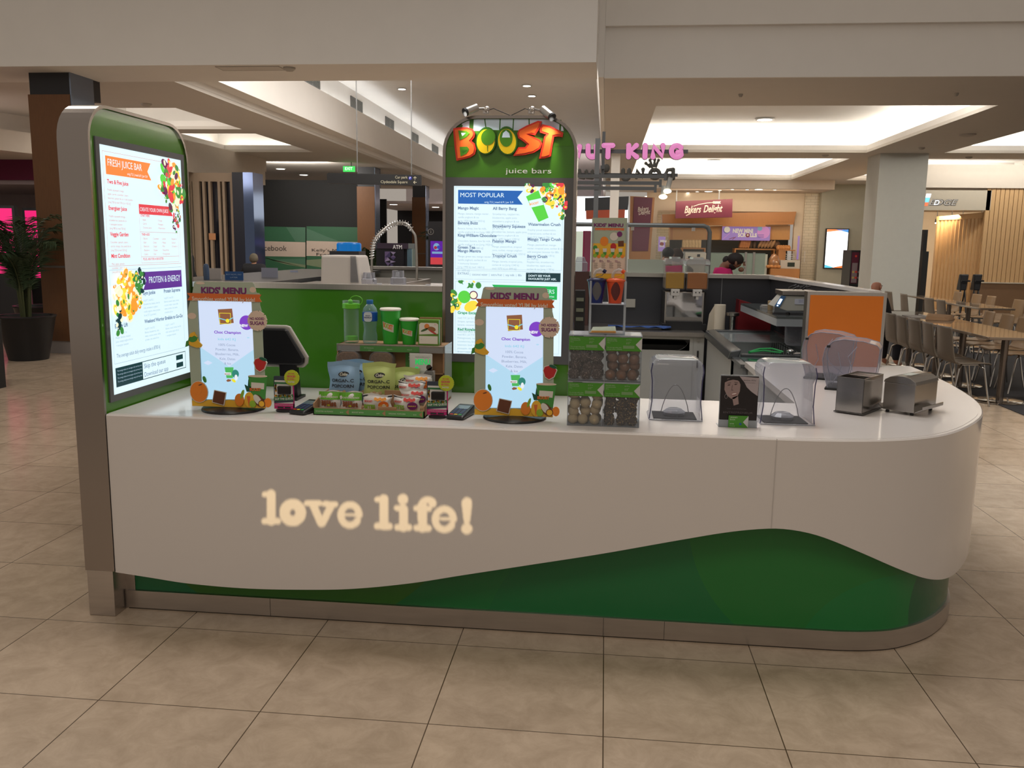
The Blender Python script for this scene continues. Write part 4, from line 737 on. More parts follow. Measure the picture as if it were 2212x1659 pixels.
# bottles and cups on the riser
RZ = rz_ + .001
cl2 = glass('clear_plastic', (.8, .95, .9), .10); water = glass('water_body', (.6, .85, .85), .2)
t = thing('infuser_bottle', 'tall clear drink infuser with lime green band and cap strap', 'bottle', (.594, 1.2, RZ))
mb = MB(); mb.lathe([(.032, .0), (.0345, .01), (.0345, .175), (.039, .183), (.039, .195)], n=24); part('body', mb, cl2, t, smooth='auto')
lm = mat('lime_plastic', (.12, .48, .02), .35); mb = MB(); mb.lathe([(.036, .158), (.040, .16), (.040, .18), (.036, .182)], n=24); part('band', mb, lm, t, smooth='auto')
mb = MB(); mb.lathe([(.0, .012), (.030, .012), (.030, .03), (.0, .032)], n=20); part('base_cup', mb, lm, t, smooth='auto')
mb = MB(); mb.ball((.0, -.01, .19), .012, 10); mb.tube([(.0 + .028 + .03 * math.cos(a), -.012, .196 + .022 * math.sin(a)) for a in [PI - i * 2 * PI / 16 for i in range(13)]], .0018, 6); part('cap_strap', mb, lm, t, smooth='auto')
t = thing('water_bottle', 'clear plastic water bottle with blue cap and blue white label', 'bottle', (.683, 1.2, RZ))
mb = MB(); mb.lathe([(.030, 0), (.033, .008), (.0335, .03), (.029, .06), (.030, .085), (.034, .1), (.0345, .145), (.030, .162), (.018, .178), (.0135, .182)], n=24, wob=lambda a, z: 1 + .02 * math.sin(z * 90) * (z < .1)); part('body', mb, water, t, smooth='auto')
mb = MB(); mb.lathe([(.0145, .180), (.0155, .182), (.0155, .198), (.0145, .2), (.001, .2)], n=20); part('cap', mb, mat('cap_blue', (.01, .12, .35), .35), t, smooth='auto')
lb = MB(); lb.lathe([(.0347, .103), (.0349, .104), (.0349, .143), (.0347, .144)], n=28); lb.prism(rrect(-.019, .019, .102, .146, .012, 4), -.0365, -.035, 'y', 1); pr = Print(lb, (0, -.0368, 0)); pr.n = Vector((0, -1, 0)); pr.text('MOUNT', 0, .127, .006, 2, 1, 'c', bold=.03); pr.text('FRANKLIN', 0, .118, .0085, 2, 1, 'c', bold=.03, wid=.034); part('label', lb, [mat('label_blue', (.01, .08, .4), .4), mat('label_white', (.5, .55, .58), .4), mat('label_ink', (.03, .05, .15), .4)], t, smooth=False, merge=None)
cupg = mat('cup_green', (.03, .36, .03), .4); cupw = mat('cup_white', (.72, .68, .6), .5)
def paper_cup(name, x, y, h, r0, r1, label):
    t = thing(name, label, 'cup', (x, y, RZ), 0, 'green paper cups on the riser'); mb = MB(); mb.lathe([(r0, 0), (r1, h)], n=28); part('body', mb, cupg, t, smooth='auto')
    mb = MB(); mb.lathe([(r1 - .002, h - .002), (r1 + .003, h), (r1 + .0035, h + .006), (r1 - .001, h + .01), (.001, h + .01)], n=28); part('rim', mb, cupw, t, smooth='auto')
    mb = MB(); pts = []; zz0 = h * .45; hh = h * .23; rows = []
    for i in range(9):
        a = -PI / 2 - .75 + 1.35 * i / 8; dz = -.10 * h * i / 8
        rr = lambda z: r0 + (r1 - r0) * z / h + .0008
        rows.append([(rr(zz0 + dz + q) * math.cos(a), rr(zz0 + dz + q) * math.sin(a), zz0 + dz + q) for q in (0, hh)])
    mb.sweep_grid(rows, 0); mb.flat = True
    q0 = len(mb.v); vs, fs = glyphs('BOOST', .05); X0, X1 = min(v[0] for v in vs), max(v[0] for v in vs); out = []
    for v in vs:
        f = (v[0] - X0) / (X1 - X0); a = -PI / 2 - .66 + 1.15 * f; z = zz0 + hh * .32 - .10 * h * f + v[1] * hh * .6 / .7; rr2 = r0 + (r1 - r0) * z / h + .0016; out.append((rr2 * math.cos(a), rr2 * math.sin(a), z))
    cxs = [sum(vs[i][0] for i in f) / len(f) for f in fs]
    mb.v += [Vector(p) for p in out]
    for f, cx in zip(fs, cxs): mb.f.append(tuple(i + q0 for i in f)); mb.m.append([1, 2, 2, 1, 1][min(4, int((cx - X0) / (X1 - X0) * 5))])
    part('logo_label', mb, [mat('label_cream', (.6, .58, .5), .5), mat('logo_orange', (.7, .2, .03), .5), mat('logo_lime', (.35, .45, .03), .5)], t, merge=None); return t
paper_cup('paper_cup', .780, 1.2, .155, .033, .046, 'taller green paper cup with white rim and slanted logo label')
paper_cup('paper_cup', .868, 1.2, .110, .030, .043, 'shorter green paper cup with white rim between tall cup and tea box')
t = thing('tea_box', 'small green framed box with a fruit picture at the riser right end', 'box', (.968, 1.2, RZ), 0)
mb = MB(); mb.box(-.05, .05, -.005, .01, 0, .125); part('back_board', mb, kraft, t)
mb = MB(); mb.box(-.049, .047, -.045, -.006, 0, .118); part('carton', mb, mat('box_green', (.10, .24, .02), .4), t, bevel=.002)
mb = MB(); pr = Print(mb, (0, -.0453, 0)); pr.n = Vector((0, -1, 0)); pr.poly([(-.044, .05), (.044, .055), (.044, .098), (.036, .104), (-.036, .104), (-.044, .096)], 0, 1); pr.rect(-.044, .042, .008, .044, 0, 1); pr.disc(-.008, .088, .012, 1, 2); pr.disc(.014, .076, .019, 2, 3, ry=.011, rot=-.2); pr.disc(-.018, .072, .02, 3, 2, ry=.005, rot=.4); pr.disc(.02, .062, .02, 4, 4, ry=.004, rot=-.5); pr.text('TEA', .025, .094, .006, 4, 3); pr.text('to:', -.036, .026, .005, 3, 2)
part('front_print', mb, [cupw, mat('pr_orange', (.7, .22, .05), .5), mat('pr_brown', (.3, .13, .04), .5), mat('pr_leaf', (.06, .12, .04), .5), mat('pr_red', (.5, .05, .04), .5)], t, merge=None)
# banana bread in film
film = glass('bread_film', (.85, .85, .85), .08, .12)
def loaf(x, label):
    t = thing('banana_bread', label, 'bread', (x, 1.155, 1.0505), 0, 'wrapped banana bread on the riser'); mb = MB()
    mb.prism(rrect(-.052, .052, 0, .088, (.012, .012, .034, .034), 6), -.035, .01, 'y'); part('slice', mb, mat('banana_bread', (.22, .13, .08), .9, noise=.45, nscale=90, bump=.4, bscale=120), t, bevel=.004)
    mb = MB(); mb.prism(rrect(-.056, .056, 0, .093, (.014, .014, .036, .036), 6), -.040, .013, 'y'); part('film', mb, film, t, bevel=.004); return t
loaf(.598, 'wrapped slice of brown banana bread behind the blue popcorn bag'); loaf(.755, 'wrapped slice of brown banana bread behind the yellow green popcorn bag')
# leaflets
t = thing('menu_leaflet', 'white folded menu leaflets standing at the riser right side', 'leaflet', (.945, 1.10, 1.005), 0)
mb = MB(); mb.box(-.05, .05, .004, .007, 0, .135); mb.box(-.056, .045, .010, .012, 0, .137); part('stack', mb, mat('leaflet_white', (.6, .6, .57), .4), t)
mb = MB(); mb.box(-.06, .06, -.012, .02, -.02, .06); part('holder', mb, clr, t)
mb = MB(); pr = Print(mb, (0, .0038, 0)); pr.n = Vector((0, -1, 0)); pr.text('OUR SUPER JUICY', -.028, .118, .008, 0, 1, wid=.066); pr.text('MENU', -.028, .088, .034, 1, 1, bold=.04, wid=.068); pr.disc(-.022, .068, .009, 1, 1); pr.disc(.035, .075, .013, 2, 1); pr.poly([(.0, .03), (.05, .03), (.05, .08), (.02, .06)], 2, 1); part('front_print', mb, [mat('ink_grey', (.25, .3, .25), .5), mat('menu_green', (.06, .3, .04), .5), mat('photo_dark', (.05, .03, .025), .5)], t, merge=None)
# popcorn and snack bags
def pillow(w, h, d, n=14, m=10, seal=.12, wr=.004, seed=0):
    rnd = random.Random(seed); ph = [rnd.random() * 6 for _ in range(6)]; mb = MB()
    for side in (-1, 1):
        rows = []
        for j in range(m + 1):
            v = j / m; row = []
            for i in range(n + 1):
                u = i / n; e = (max(0, math.sin(PI * u)) ** .55) * (max(0, math.sin(PI * min(1, max(0, (v - seal * .3) / (1 - seal * 1.2))))) ** .5 if seal * .3 < v < 1 - seal * .9 else 0)
                wv = wr * (math.sin(9 * u + ph[0] + 5 * v) + math.sin(14 * u + ph[1] - 7 * v)) * .5
                pin = 1 - .10 * math.sin(PI * v) ; x = (u - .5) * w * pin + .003 * math.sin(12 * v + ph[2]); z = v * h + .004 * math.sin(7 * u + ph[3])
                row.append((x, side * (d / 2 * e) + wv, z))
            rows.append(row)
        mb.sweep_grid(rows, 0, flip=side > 0)
    return mb
def onbag(mb, w, h, d, specs, seal=.12):
    """print on a bag's front as flat glyphs pushed out to the bulge"""
    tmp = MB(); pr = Print(tmp, (0, 0, 0)); pr.n = Vector((0, -1, 0))
    for s_ in specs: s_(pr)
    for i, p in enumerate(tmp.v):
        u = min(1, max(0, p.x / (w * .92) + .5)); v = min(1, max(0, p.z / h)); e = (max(0, math.sin(PI * u)) ** .55) * (max(0, math.sin(PI * min(1, max(0, (v - seal * .3) / (1 - seal * 1.2))))) ** .5 if seal * .3 < v < 1 - seal * .9 else 0)
        tmp.v[i] = Vector((p.x, p.y - d / 2 * e - .0032, p.z))
    mb.ext(tmp); mb.flat = True; return mb
def popcorn_bag(loc, rz, label, col, cn, group, front=True):
    t = thing('popcorn_bag', label, 'snack bag', loc, rz, group); mb = pillow(.15, .2, .06, seed=len(cn)); part('bag', mb, mat(cn, col, .42, bump=.15, bscale=14), t, smooth=True, merge=True)
    mb = MB(); onbag(mb, .15, .2, .06, [lambda p: p.disc(.005, .147, .024, 0, 1, ry=.011, rot=.08, n=20), lambda p: p.text('Cobs', .005, .141, .018, 1, 3, 'c', bold=.03, shear=.3, wid=.034), lambda p: p.text('ORGANIC', .0, .112, .019, 0, 1, 'c', bold=.02, wid=.098), lambda p: p.text('POPCORN', .0, .088, .019, 0, 1, 'c', bold=.02, wid=.098)] + [(lambda p, k=k: p.disc(-.03 + .013 * (k % 6), .048 + .009 * (k // 6) + .004 * (k % 2), .0075, 2 + k % 2, 2 + k * .3, n=8)) for k in range(16)]); part('print', mb, [INKM, CREAMM, mat('popped', (.65, .55, .4), .7), mat('popped_shade', (.5, .36, .2), .7)], t, merge=None); return t
INKM = mat('bag_ink', (.012, .014, .016), .5); CREAMM = mat('bag_cream', (.6, .58, .48), .5)
z0 = CT + .007
popcorn_bag((.622, .985, z0), .0, 'pale blue bag of organic popcorn standing in the snack tray', (.22, .36, .52), 'bag_blue', 'popcorn bags in the tray')
popcorn_bag((.665, 1.055, z0), -.1, 'second pale blue popcorn bag mostly hidden behind the front blue one', (.22, .36, .52), 'bag_blue', 'popcorn bags in the tray')
popcorn_bag((.782, .985, z0), .06, 'yellow green bag of organic popcorn standing in the snack tray', (.42, .50, .16), 'bag_lime', 'popcorn bags in the tray')
popcorn_bag((.875, 1.055, z0 - .03), .25, 'yellow green popcorn bag slumped behind the berry snack bags', (.42, .50, .16), 'bag_lime', 'popcorn bags in the tray')
def almond_bag(loc, rz, label):
    t = thing('almond_bag', label, 'snack bag', loc, rz, 'almond bags in the tray'); W_, H_, D_ = .098, .088, .032
    part('bag', pillow(W_, H_, D_, seed=3), mat('bag_white', (.6, .58, .55), .3, bump=.12, bscale=16), t, smooth=True, merge=True); mb = MB()
    onbag(mb, W_, H_, D_, [lambda p: [p.poly([(-.047 + .0118 * i, .052), (-.0352 + .0118 * i, .052), (-.0352 + .0118 * i, .085), (-.047 + .0118 * i, .085)], 0, 1) for i in range(8)], lambda p: p.text('ROASTED ALMONDS', 0, .060, .010, 3, 3, 'c', bold=.02, wid=.076), lambda p: p.text('100', 0, .026, .009, 2, 12, 'c', bold=.05)] + [(lambda p, k=k: p.disc(-.028 + .011 * (k % 6), .028 + .008 * (k // 6), .007, 1, 2 + k * .3, ry=.0045, rot=k, n=8)) for k in range(16)])
    part('print', mb, [mat('bag_green', (.10, .34, .015), .4), mat('almond', (.22, .07, .03), .6), mat('lime_ink', (.5, .6, .02), .5), CREAMM], t, merge=None); return t
almond_bag((.595, .862, z0), 0, 'green topped white bag of roasted almonds, left one in the tray'); almond_bag((.690, .858, z0), .06, 'green topped white bag of roasted almonds, next to the bites bags')
def bites_bag(loc, rz, label, kind, sc=1):
    t = thing('bites_bag', label, 'snack bag', loc, rz, 'fruit bites bags in the tray'); W_, H_, D_ = .125 * sc, .075 * sc, .034
    part('bag', pillow(W_, H_, D_, seed=int(loc[0] * 100)), mat('bag_white', (.6, .58, .55), .3, bump=.12, bscale=16), t, smooth=True, merge=True); mb = MB(); cc = 0 if kind == 'apricot' else 4
    onbag(mb, W_, H_, D_, [lambda p: p.text('BOOST', -.035, .046, .011, 2, 2, 'c', bold=.04), lambda p: p.text('BITES', -.03, .018, .024, 1, 2, 'c', bold=.05, wid=.05), lambda p: p.disc(.03, .034, .022, cc, 2, ry=.017), lambda p: p.text(kind.upper(), .03, .031, .007, 3, 4, 'c', bold=.03, wid=.034)] + [(lambda p, k=k: p.disc(-.005 + .010 * k, .06 - .003 * (k % 2), .007, 5 if kind == 'apricot' else 2, 1 + k * .2, n=8)) for k in range(5)])
    part('print', mb, [mat('ink_or', (.62, .12, .01), .4), mat('ink_lime', (.2, .42, .03), .5), mat('ink_red', (.55, .05, .04), .5), mat('ink_yel', (.7, .5, .1), .5), mat('ink_berry', (.15, .01, .12), .5), mat('ink_apr', (.75, .3, .04), .5)], t, merge=None); return t
bites_bag((.802, .868, z0), .04, 'white bites bag with orange apricot disc in the tray front', 'apricot', 1.05)
bites_bag((.93, .875, z0), -.12, 'white bites bag with berry disc at the tray front right', 'berry')
bites_bag((.955, .905, z0 + .025), .05, 'white berry bites bag tilted behind the front right one', 'berry')
bites_bag((.935, .945, z0 + .052), -.05, 'upper white berry bites bag at the right of the tray', 'berry')
bites_bag((.955, .99, z0 + .075), .1, 'topmost white apricot bites bag under the menu leaflets', 'apricot')
# ---- four clear bins of protein balls
acr = glass('acrylic', (.92, .95, .98), .07, .02); edge = glass('acrylic_edge', (.8, .86, .92), .45, .1); clear_top = acr
BX = [1.622, 1.7695]; bw = .1455; bh = .186; by0, by1 = .768, .93
gt = mat('bin_ticket', (.06, .25, .02), .4); gi = mat('ticket_ink', (.35, .45, .3), .5); gp = mat('ticket_grey', (.5, .5, .5), .4)
txt = [['CHOCOLATE', 'PEANUT BUTTER'], ['WHITE CHOCOLATE', 'CASHEW & CACAO']]
names = {(0, 0): ('dark coconut rolled protein ball', 'dark_ball', (.07, .045, .038), .3), (1, 0): ('film wrapped peanut butter protein ball', 'peanut_ball', (.20, .09, .045), .2), (0, 1): ('smooth cream white chocolate protein ball', 'cream_ball', (.50, .38, .22), .06), (1, 1): ('nut crusted dark cacao protein ball', 'cacao_ball', (.045, .025, .016), .35)}
for r in range(2):
    for c in range(2):
        bx = BX[c]; bz = CT + (1 - r) * (bh + .002); nm, mn, colr, jt = names[(c, r)]
        t = thing('acrylic_bin', 'clear acrylic bin, %s of the four, filled with %ss' % ([['top left', 'top right'], ['bottom left', 'bottom right']][r][c], nm), 'bin', (bx + bw / 2, (by0 + by1) / 2, bz), 0, 'acrylic bins of protein balls')
        mb = MB(); T_ = .003
        mb.box(bx, bx + bw, by0, by0 + T_, bz, bz + bh); part('front_panel', mb, acr, t, world=True); mb = MB(); mb.box(bx, bx + bw, by1 - T_, by1, bz, bz + bh); part('back_panel', mb, acr, t, world=True)
        mb = MB(); mb.box(bx, bx + T_, by0, by1, bz, bz + bh); mb.box(bx + bw - T_, bx + bw, by0, by1, bz, bz + bh); mb.box(bx, bx + bw, by0, by1, bz, bz + T_); part('walls', mb, edge, t, world=True)
        mb = MB(); mb.box(bx - .0005, bx + bw + .0005, by0 - .0005, by1, bz + bh - .004, bz + bh); mb.box(bx + bw * .4, bx + bw * .6, by0 - .005, by0, bz + bh - .006, bz + bh - .001); part('lid', mb, edge, t, world=True)
        mb = MB(); zt = bz + bh - .007; mb.box(bx + .001, bx + bw - .001, by0 - .002, by0 - .0005, zt - .055, zt, 0); pr = Print(mb, (bx, by0 - .0023, zt)); pr.n = Vector((0, -1, 0))
        pr.poly([(bw - .001, -.001), (bw - .026, -.028), (bw - .001, -.054)], 2, 1); pr.text('PROTEIN BALL', .006, -.010, .0062, 1, 1, wid=.038); pr.text(txt[r][c], .006, -.017, .0062, 1, 1, wid=.040); pr.text('796 kJ', .006, -.024, .005, 1, 1); pr.text('The average adult daily', .006, -.043, .006, 1, 1, wid=.058); pr.text('energy intake is 8700 kJ', .006, -.050, .006, 1, 1, wid=.058)
        pr.text('$3.99 ea', .082, -.011, .006, 1, 1); pr.text('2 for $7.00', .082, -.020, .004, 1, 1); pr.text('$4.50', .082, -.026, .006, 1, 1)
        for q in range(4): pr.line(.07, -.034 - q * .003, .115, -.034 - q * .003, .0012, 1, 1)
        part('ticket', mb, [gt, gi, gp], t, world=True, merge=None)
        # the balls, one by one
        bm_ = mat(mn, colr, .75 if mn != 'peanut_ball' else .3, noise=.5 if mn in ('dark_ball', 'cacao_ball') else .12, nscale=140, bump=.6 if mn in ('dark_ball', 'cacao_ball') else .1, bscale=160)
        mlist = [bm_]
        if mn == 'cacao_ball': mlist = [bm_, mat('nut_bits', (.36, .24, .11), .7)]
        if mn == 'dark_ball': mlist = [bm_, mat('coconut_bits', (.26, .2, .18), .7)]
        R0 = .0225; rnd = random.Random(r * 7 + c * 3 + 1); first = None; spots = []
        zmax = bz + bh - .064
        for layer in range(4):
            zc = bz + .0235 + layer * .0335
            for dep in range(3):
                yc = by0 + .026 + dep * .042 + (layer % 2) * .012
                for k in range(3):
                    xc = bx + .026 + k * .0455 + (((layer + dep) % 2) * .008 - .004) * (1 if k == 1 else .3) + rnd.uniform(-.006, .006)
                    if dep == 2 and layer < 3: continue
                    if layer == 3 and dep == 0 and k == 1 and c == 0: continue
                    spots.append((xc, yc + rnd.uniform(-.004, .004), zc + (rnd.uniform(-.006, .006) if layer else 0), 'in the %s bin, %s layer, %s, %s' % ([['top left', 'top right'], ['bottom left', 'bottom right']][r][c], ['lowest', 'second', 'third', 'topmost'][layer], ['front', 'middle depth', 'back'][dep], ['left', 'centre', 'right'][k])))
        for i, sp_ in enumerate(spots):
            lab = nm + ' ' + sp_[3]; sp_ = sp_[:3]
            if first is None:
                mb = MB(); mb.ball((0, 0, 0), R0, 16, jit=.03 if jt < .1 else .12, seed=5, rz=R0 * .93)
                if len(mlist) > 1:
                    rr = random.Random(8)
                    for q in range(70):
                        a, b = rr.random() * 2 * PI, math.acos(rr.uniform(-1, 1)); d = Vector((math.sin(b) * math.cos(a), math.sin(b) * math.sin(a), math.cos(b))); mb.mx = Matrix.Translation(d * R0 * .985) @ Matrix.Rotation(rr.random() * 6, 4, d); s_ = rr.uniform(.0012, .0026); mb.box(-s_, s_, -s_ * .7, s_ * .7, -s_ * .6, s_ * .6, 1)
                    mb.mx = None
                first = one('protein_ball', mb, mlist, lab, 'snack ball', nm + 's', smooth=True, loc=sp_)
            else:
                o = first.copy(); COL.objects.link(o); o.location = sp_; o['label'] = lab; o.rotation_euler = (rnd.random() * 6, rnd.random() * 6, rnd.random() * 6)
# ---- stand on the bins with poster, two kids cups, a leaflet
BT = CT + 2 * (bh + .002) + .0005
def T8(a, b, y=.85): p = onY(1200 + a / 5.186, 420 + b / 5.186, y); return (p.x, p.z)
t = thing('acrylic_stand', 'clear acrylic shelf stand with kids menu poster on top of the bins', 'stand', (1.77, .85, BT))
xl, xr = T8(392, 1200)[0], T8(778, 1200)[0]; zs = T8(580, 1215)[1]; ztop = T8(600, 262)[1]
mb = MB()
for xx in (xl, xr): mb.box(xx - .004, xx + .004, .80, .81, BT, zs + .09); mb.box(xx - .004, xx + .004, .90, .91, BT, ztop - .02)
mb.box(xl, xr, .80, .91, BT, BT + .003); part('legs', mb, edge, t, world=True)
mb = MB(); mb.box(xl - .003, xr + .003, .795, .91, zs - .004, zs); part('shelf', mb, glass('shelf_acrylic', (.85, .9, 1), .5, .1), t, world=True)
pb = [T8(398, 940, .905), T8(790, 950, .905), T8(808, 262, .905), T8(410, 262, .905)]; pw = pb[1][0] - pb[0][0]
mb = MB(); mb.prism(pb, .9052, .907, 'y', SAGE); pr = Print(mb, (0, .905, 0)); pr.n = Vector((0, -1, 0)); Q = lambda a, b: T8(a, b, .905); PP = lambda pts, m, d=1: pr.poly([Q(*q) for q in pts][::-1], m, d)
PP([(405, 545), (470, 550), (520, 545), (700, 550), (800, 545), (790, 950), (398, 940)], YEL, 1); pr.text("KIDS' MENU", Q(606, 0)[0], Q(0, 354)[1], .018, PUR, 2, 'c', bold=.05, wid=Q(772, 0)[0] - Q(440, 0)[0]); PP([(443, 375), (768, 378), (768, 404), (443, 401)], ORA, 2); pr.text('Smoothies voted YUM by kids!', Q(605, 0)[0], Q(0, 397)[1], .007, CRE, 3, 'c', wid=Q(750, 0)[0] - Q(460, 0)[0])
pr.disc(*Q(546, 525), .017, FOR, 3, ry=.019); pr.disc(*Q(655, 472), .017, WHI, 3); pr.disc(*Q(718, 445), .011, PUR, 4); pr.disc(*Q(648, 585), .012, RED, 3, ry=.0145); PP([(700, 522), (764, 518), (766, 582), (702, 585)], CHO, 3); pr.disc(*Q(462, 580), .016, YEL, 3, ry=.011, rot=.5); pr.disc(*Q(445, 595), .009, GRN, 4)
for cx in (465, 552, 640, 728): PP([(cx - 24, 605), (cx + 24, 605), (cx + 14, 690), (cx - 14, 690)], WHI, 5); PP([(cx - 19, 645), (cx + 19, 645), (cx + 14, 690), (cx - 14, 690)], GRN, 6); pr.disc(*Q(cx - 22, 685), .008, LIM, 7); pr.disc(*Q(cx + 20, 695), .007, FOR, 7)
PP([(415, 695), (785, 698), (782, 888), (413, 885)], CRE, 4)
for cx, n1, n2 in ((428, 'Banana', 'Booth'), (515, 'Mango', 'Magician'), (602, 'Berry', 'Explorer'), (690, 'Choc', 'Champion')):
    pr.text(n1, Q(cx, 0)[0], Q(0, 735)[1], .0052, PUR, 6, bold=.02); pr.text(n2, Q(cx, 0)[0], Q(0, 749)[1], .0052, PUR, 6, bold=.02)
    for j in range(5): pr.line(*Q(cx, 770 + 13 * j), *Q(cx + 45 - 6 * (j % 2), 770 + 13 * j), .001, INK, 6)
part('poster', mb, KC, t, world=True, merge=None)
def kid_cup(x, label, body, lid, band, critter, straw):
    t = thing('kids_cup', label, 'cup', (x, .848, zs + .0005), 0, 'kids cups on the acrylic stand'); h = T8(500, 965)[1] - zs
    mb = MB(); mb.lathe([(.026, 0), (.0365, h)], n=24); part('body', mb, body, t, smooth='auto')
    mb = MB(); mb.lathe([(.0385, h - .004), (.0395, h), (.0385, h + .004), (.030, h + .006), (.026, h + .010), (.001, h + .012)], n=24, wob=lambda a, z: 1 + .03 * math.cos(a * 12)); part('lid', mb, lid, t, smooth='auto')
    mb = MB(); s_ = [(-.01, -.0, h + .008), (-.012, 0, h + .022), (-.004, 0, h + .038), (.012, 0, h + .045), (.026, 0, h + .040)]; mb.tube(s_, .006, 10); part('straw', mb, glass('straw_clear', (.9, .9, .9), .35, .3), t, smooth='auto')
    mb = MB(); mb.tube([(.024, 0, h + .041), (.036, 0, h + .034)], .0075, 10); mb.tube([(.03, 0, h + .034), (.02, -.002, h + .02), (-.004, -.002, h + .014)], .0012, 6); part('straw_cap', mb, lid, t, smooth='auto')
    mb = MB()  # printed patch of plain colour
    rows = []
    for i in range(9):
        a = -PI / 2 - .55 + 1.2 * i / 8; q = math.sin(PI * (i + .5) / 9) * .4; R_ = lambda z: .0262 + (.0365 - .026) * z / h + .0006
        rows.append([(R_(z) * math.cos(a), R_(z) * math.sin(a), z) for z in (h * (.52 - q), h * (.55 + q))])
    mb.sweep_grid(rows); mb.flat = True; part('printed_patch', mb, critter, t, merge=None); return t
kid_cup(T8(492, 0)[0], 'navy blue kids cup with lid and bent straw, left on the acrylic stand', mat('cup_navy', (.008, .02, .13), .3), mat('lid_navy', (.01, .015, .07), .35), None, mat('patch_grey', (.10, .10, .11), .5), None)
kid_cup(T8(704, 0)[0], 'orange red kids cup with lid and bent straw, right on the acrylic stand', mat('cup_redorange', (.62, .07, .02), .3), mat('lid_orange', (.7, .10, .03), .35), None, mat('patch_maroon', (.10, .02, .02), .5), None)
t = thing('open_leaflet', 'folded sage and orange leaflet lying on top of the clear bins', 'leaflet', (T8(580, 0)[0], .835, BT + .003), .1)
mb = MB(); mb.hexa([(-.06, -.03, 0), (.05, -.03, 0), (.055, .02, 0), (-.05, .02, 0)], [(-.06, -.03, .001), (.05, -.03, .001), (.055, .02, .001), (-.05, .02, .001)]); part('lower_page', mb, mat('leaflet_orange', (.62, .3, .08), .6), t)
mb = MB(); mb.hexa([(-.055, -.03, .004), (.05, -.03, .008), (.052, .022, .022), (-.04, .022, .018)], [(-.055, -.03, .005), (.05, -.03, .009), (.052, .022, .023), (-.04, .022, .019)]); mb.box(-.05, .048, -.0315, -.0305, .003, .009, 1); part('upper_page', mb, [mat('leaflet_sage', (.42, .48, .36), .6), mat('leaflet_orange', (.62, .3, .08), .6)], t)
# ---- clear blender covers
tint = glass('cover_plastic', (.80, .82, .90), .13, .04); tedge = glass('cover_edge', (.10, .09, .28), .62, .15); gask = matte_black
def cover(loc, rz, label, w=.212, d=.20, h=.262, grp='blender sound covers at the counter front'):
    t = thing('blender_cover', label, 'cover', loc, rz, grp); W_ = w / 2; D_ = d / 2
    prof = []
    rows = []
    hs = [0, .01, .10, .17, .20, h - .035, h - .015, h - .004, h]; ins = [-.008, 0, .002, .006, -.004, -.004, .004, .018, .03]
    for z, i_ in zip(hs, ins):
        P = rrect(-W_ + i_, W_ - i_, -D_ + i_ * .8, D_ - i_ * .8, .022, 4); rows.append([(x, y, z) for x, y in P + [P[0]]])
    mb = MB(); mb.sweep_grid(rows[:8]); part('shell', mb, tint, t, smooth='auto')
    mb = MB(); mb.sweep_grid(rows[6:]); mb.add(rows[-1][:-1], [tuple(range(len(rows[-1]) - 1))]); part('top', mb, glass('cover_top', (.8, .85, .85), .38, .05), t, smooth='auto', merge=True)
    for s_ in (-1, 1):
        mb = MB(); mb.tube([(s_ * (W_ + .005), -D_ * .96, .003), (s_ * (W_ - .004), -D_ * .96, .08), (s_ * (W_ - .002), -D_ * .96, .17), (s_ * (W_ + .004), -D_ * .96, .21), (s_ * (W_ - .002), -D_ * .9, h - .02)], .0022, 6); part('edge_rib', mb, tedge, t, smooth='auto')
    mb = MB()
    arch = [(-.06 + .12 * i / 14, -D_ * .4, .02 + .125 * math.sin(PI * i / 14) ** .8) for i in range(15)]; mb.tube([(x, y, z) for x, y, z in arch], .0018, 6); part('arch_rib', mb, glass('rib_grey', (.4, .4, .42), .6), t, smooth='auto')
    mb = MB(); mb.box(-W_ + .015, W_ - .015, -D_ + .02, D_ - .02, .001, .006); part('gasket', mb, gask, t, bevel=.002)
    mb = MB(); mb.lathe([(.045, .006), (.05, .02), (.03, .035), (.0, .037)], n=10); mb.box(-W_ - .006, W_ + .006, -D_ - .008, -D_, 0, .005); part('drive_socket', mb, glass('socket_clear', (.75, .78, .85), .35, .05), t)
    return t
cover((2.075, 1.045, CT), .0, 'clear blender cover standing just right of the protein ball bins')
cover((2.532, 1.035, CT), .03, 'clear blender cover standing just right of the book')
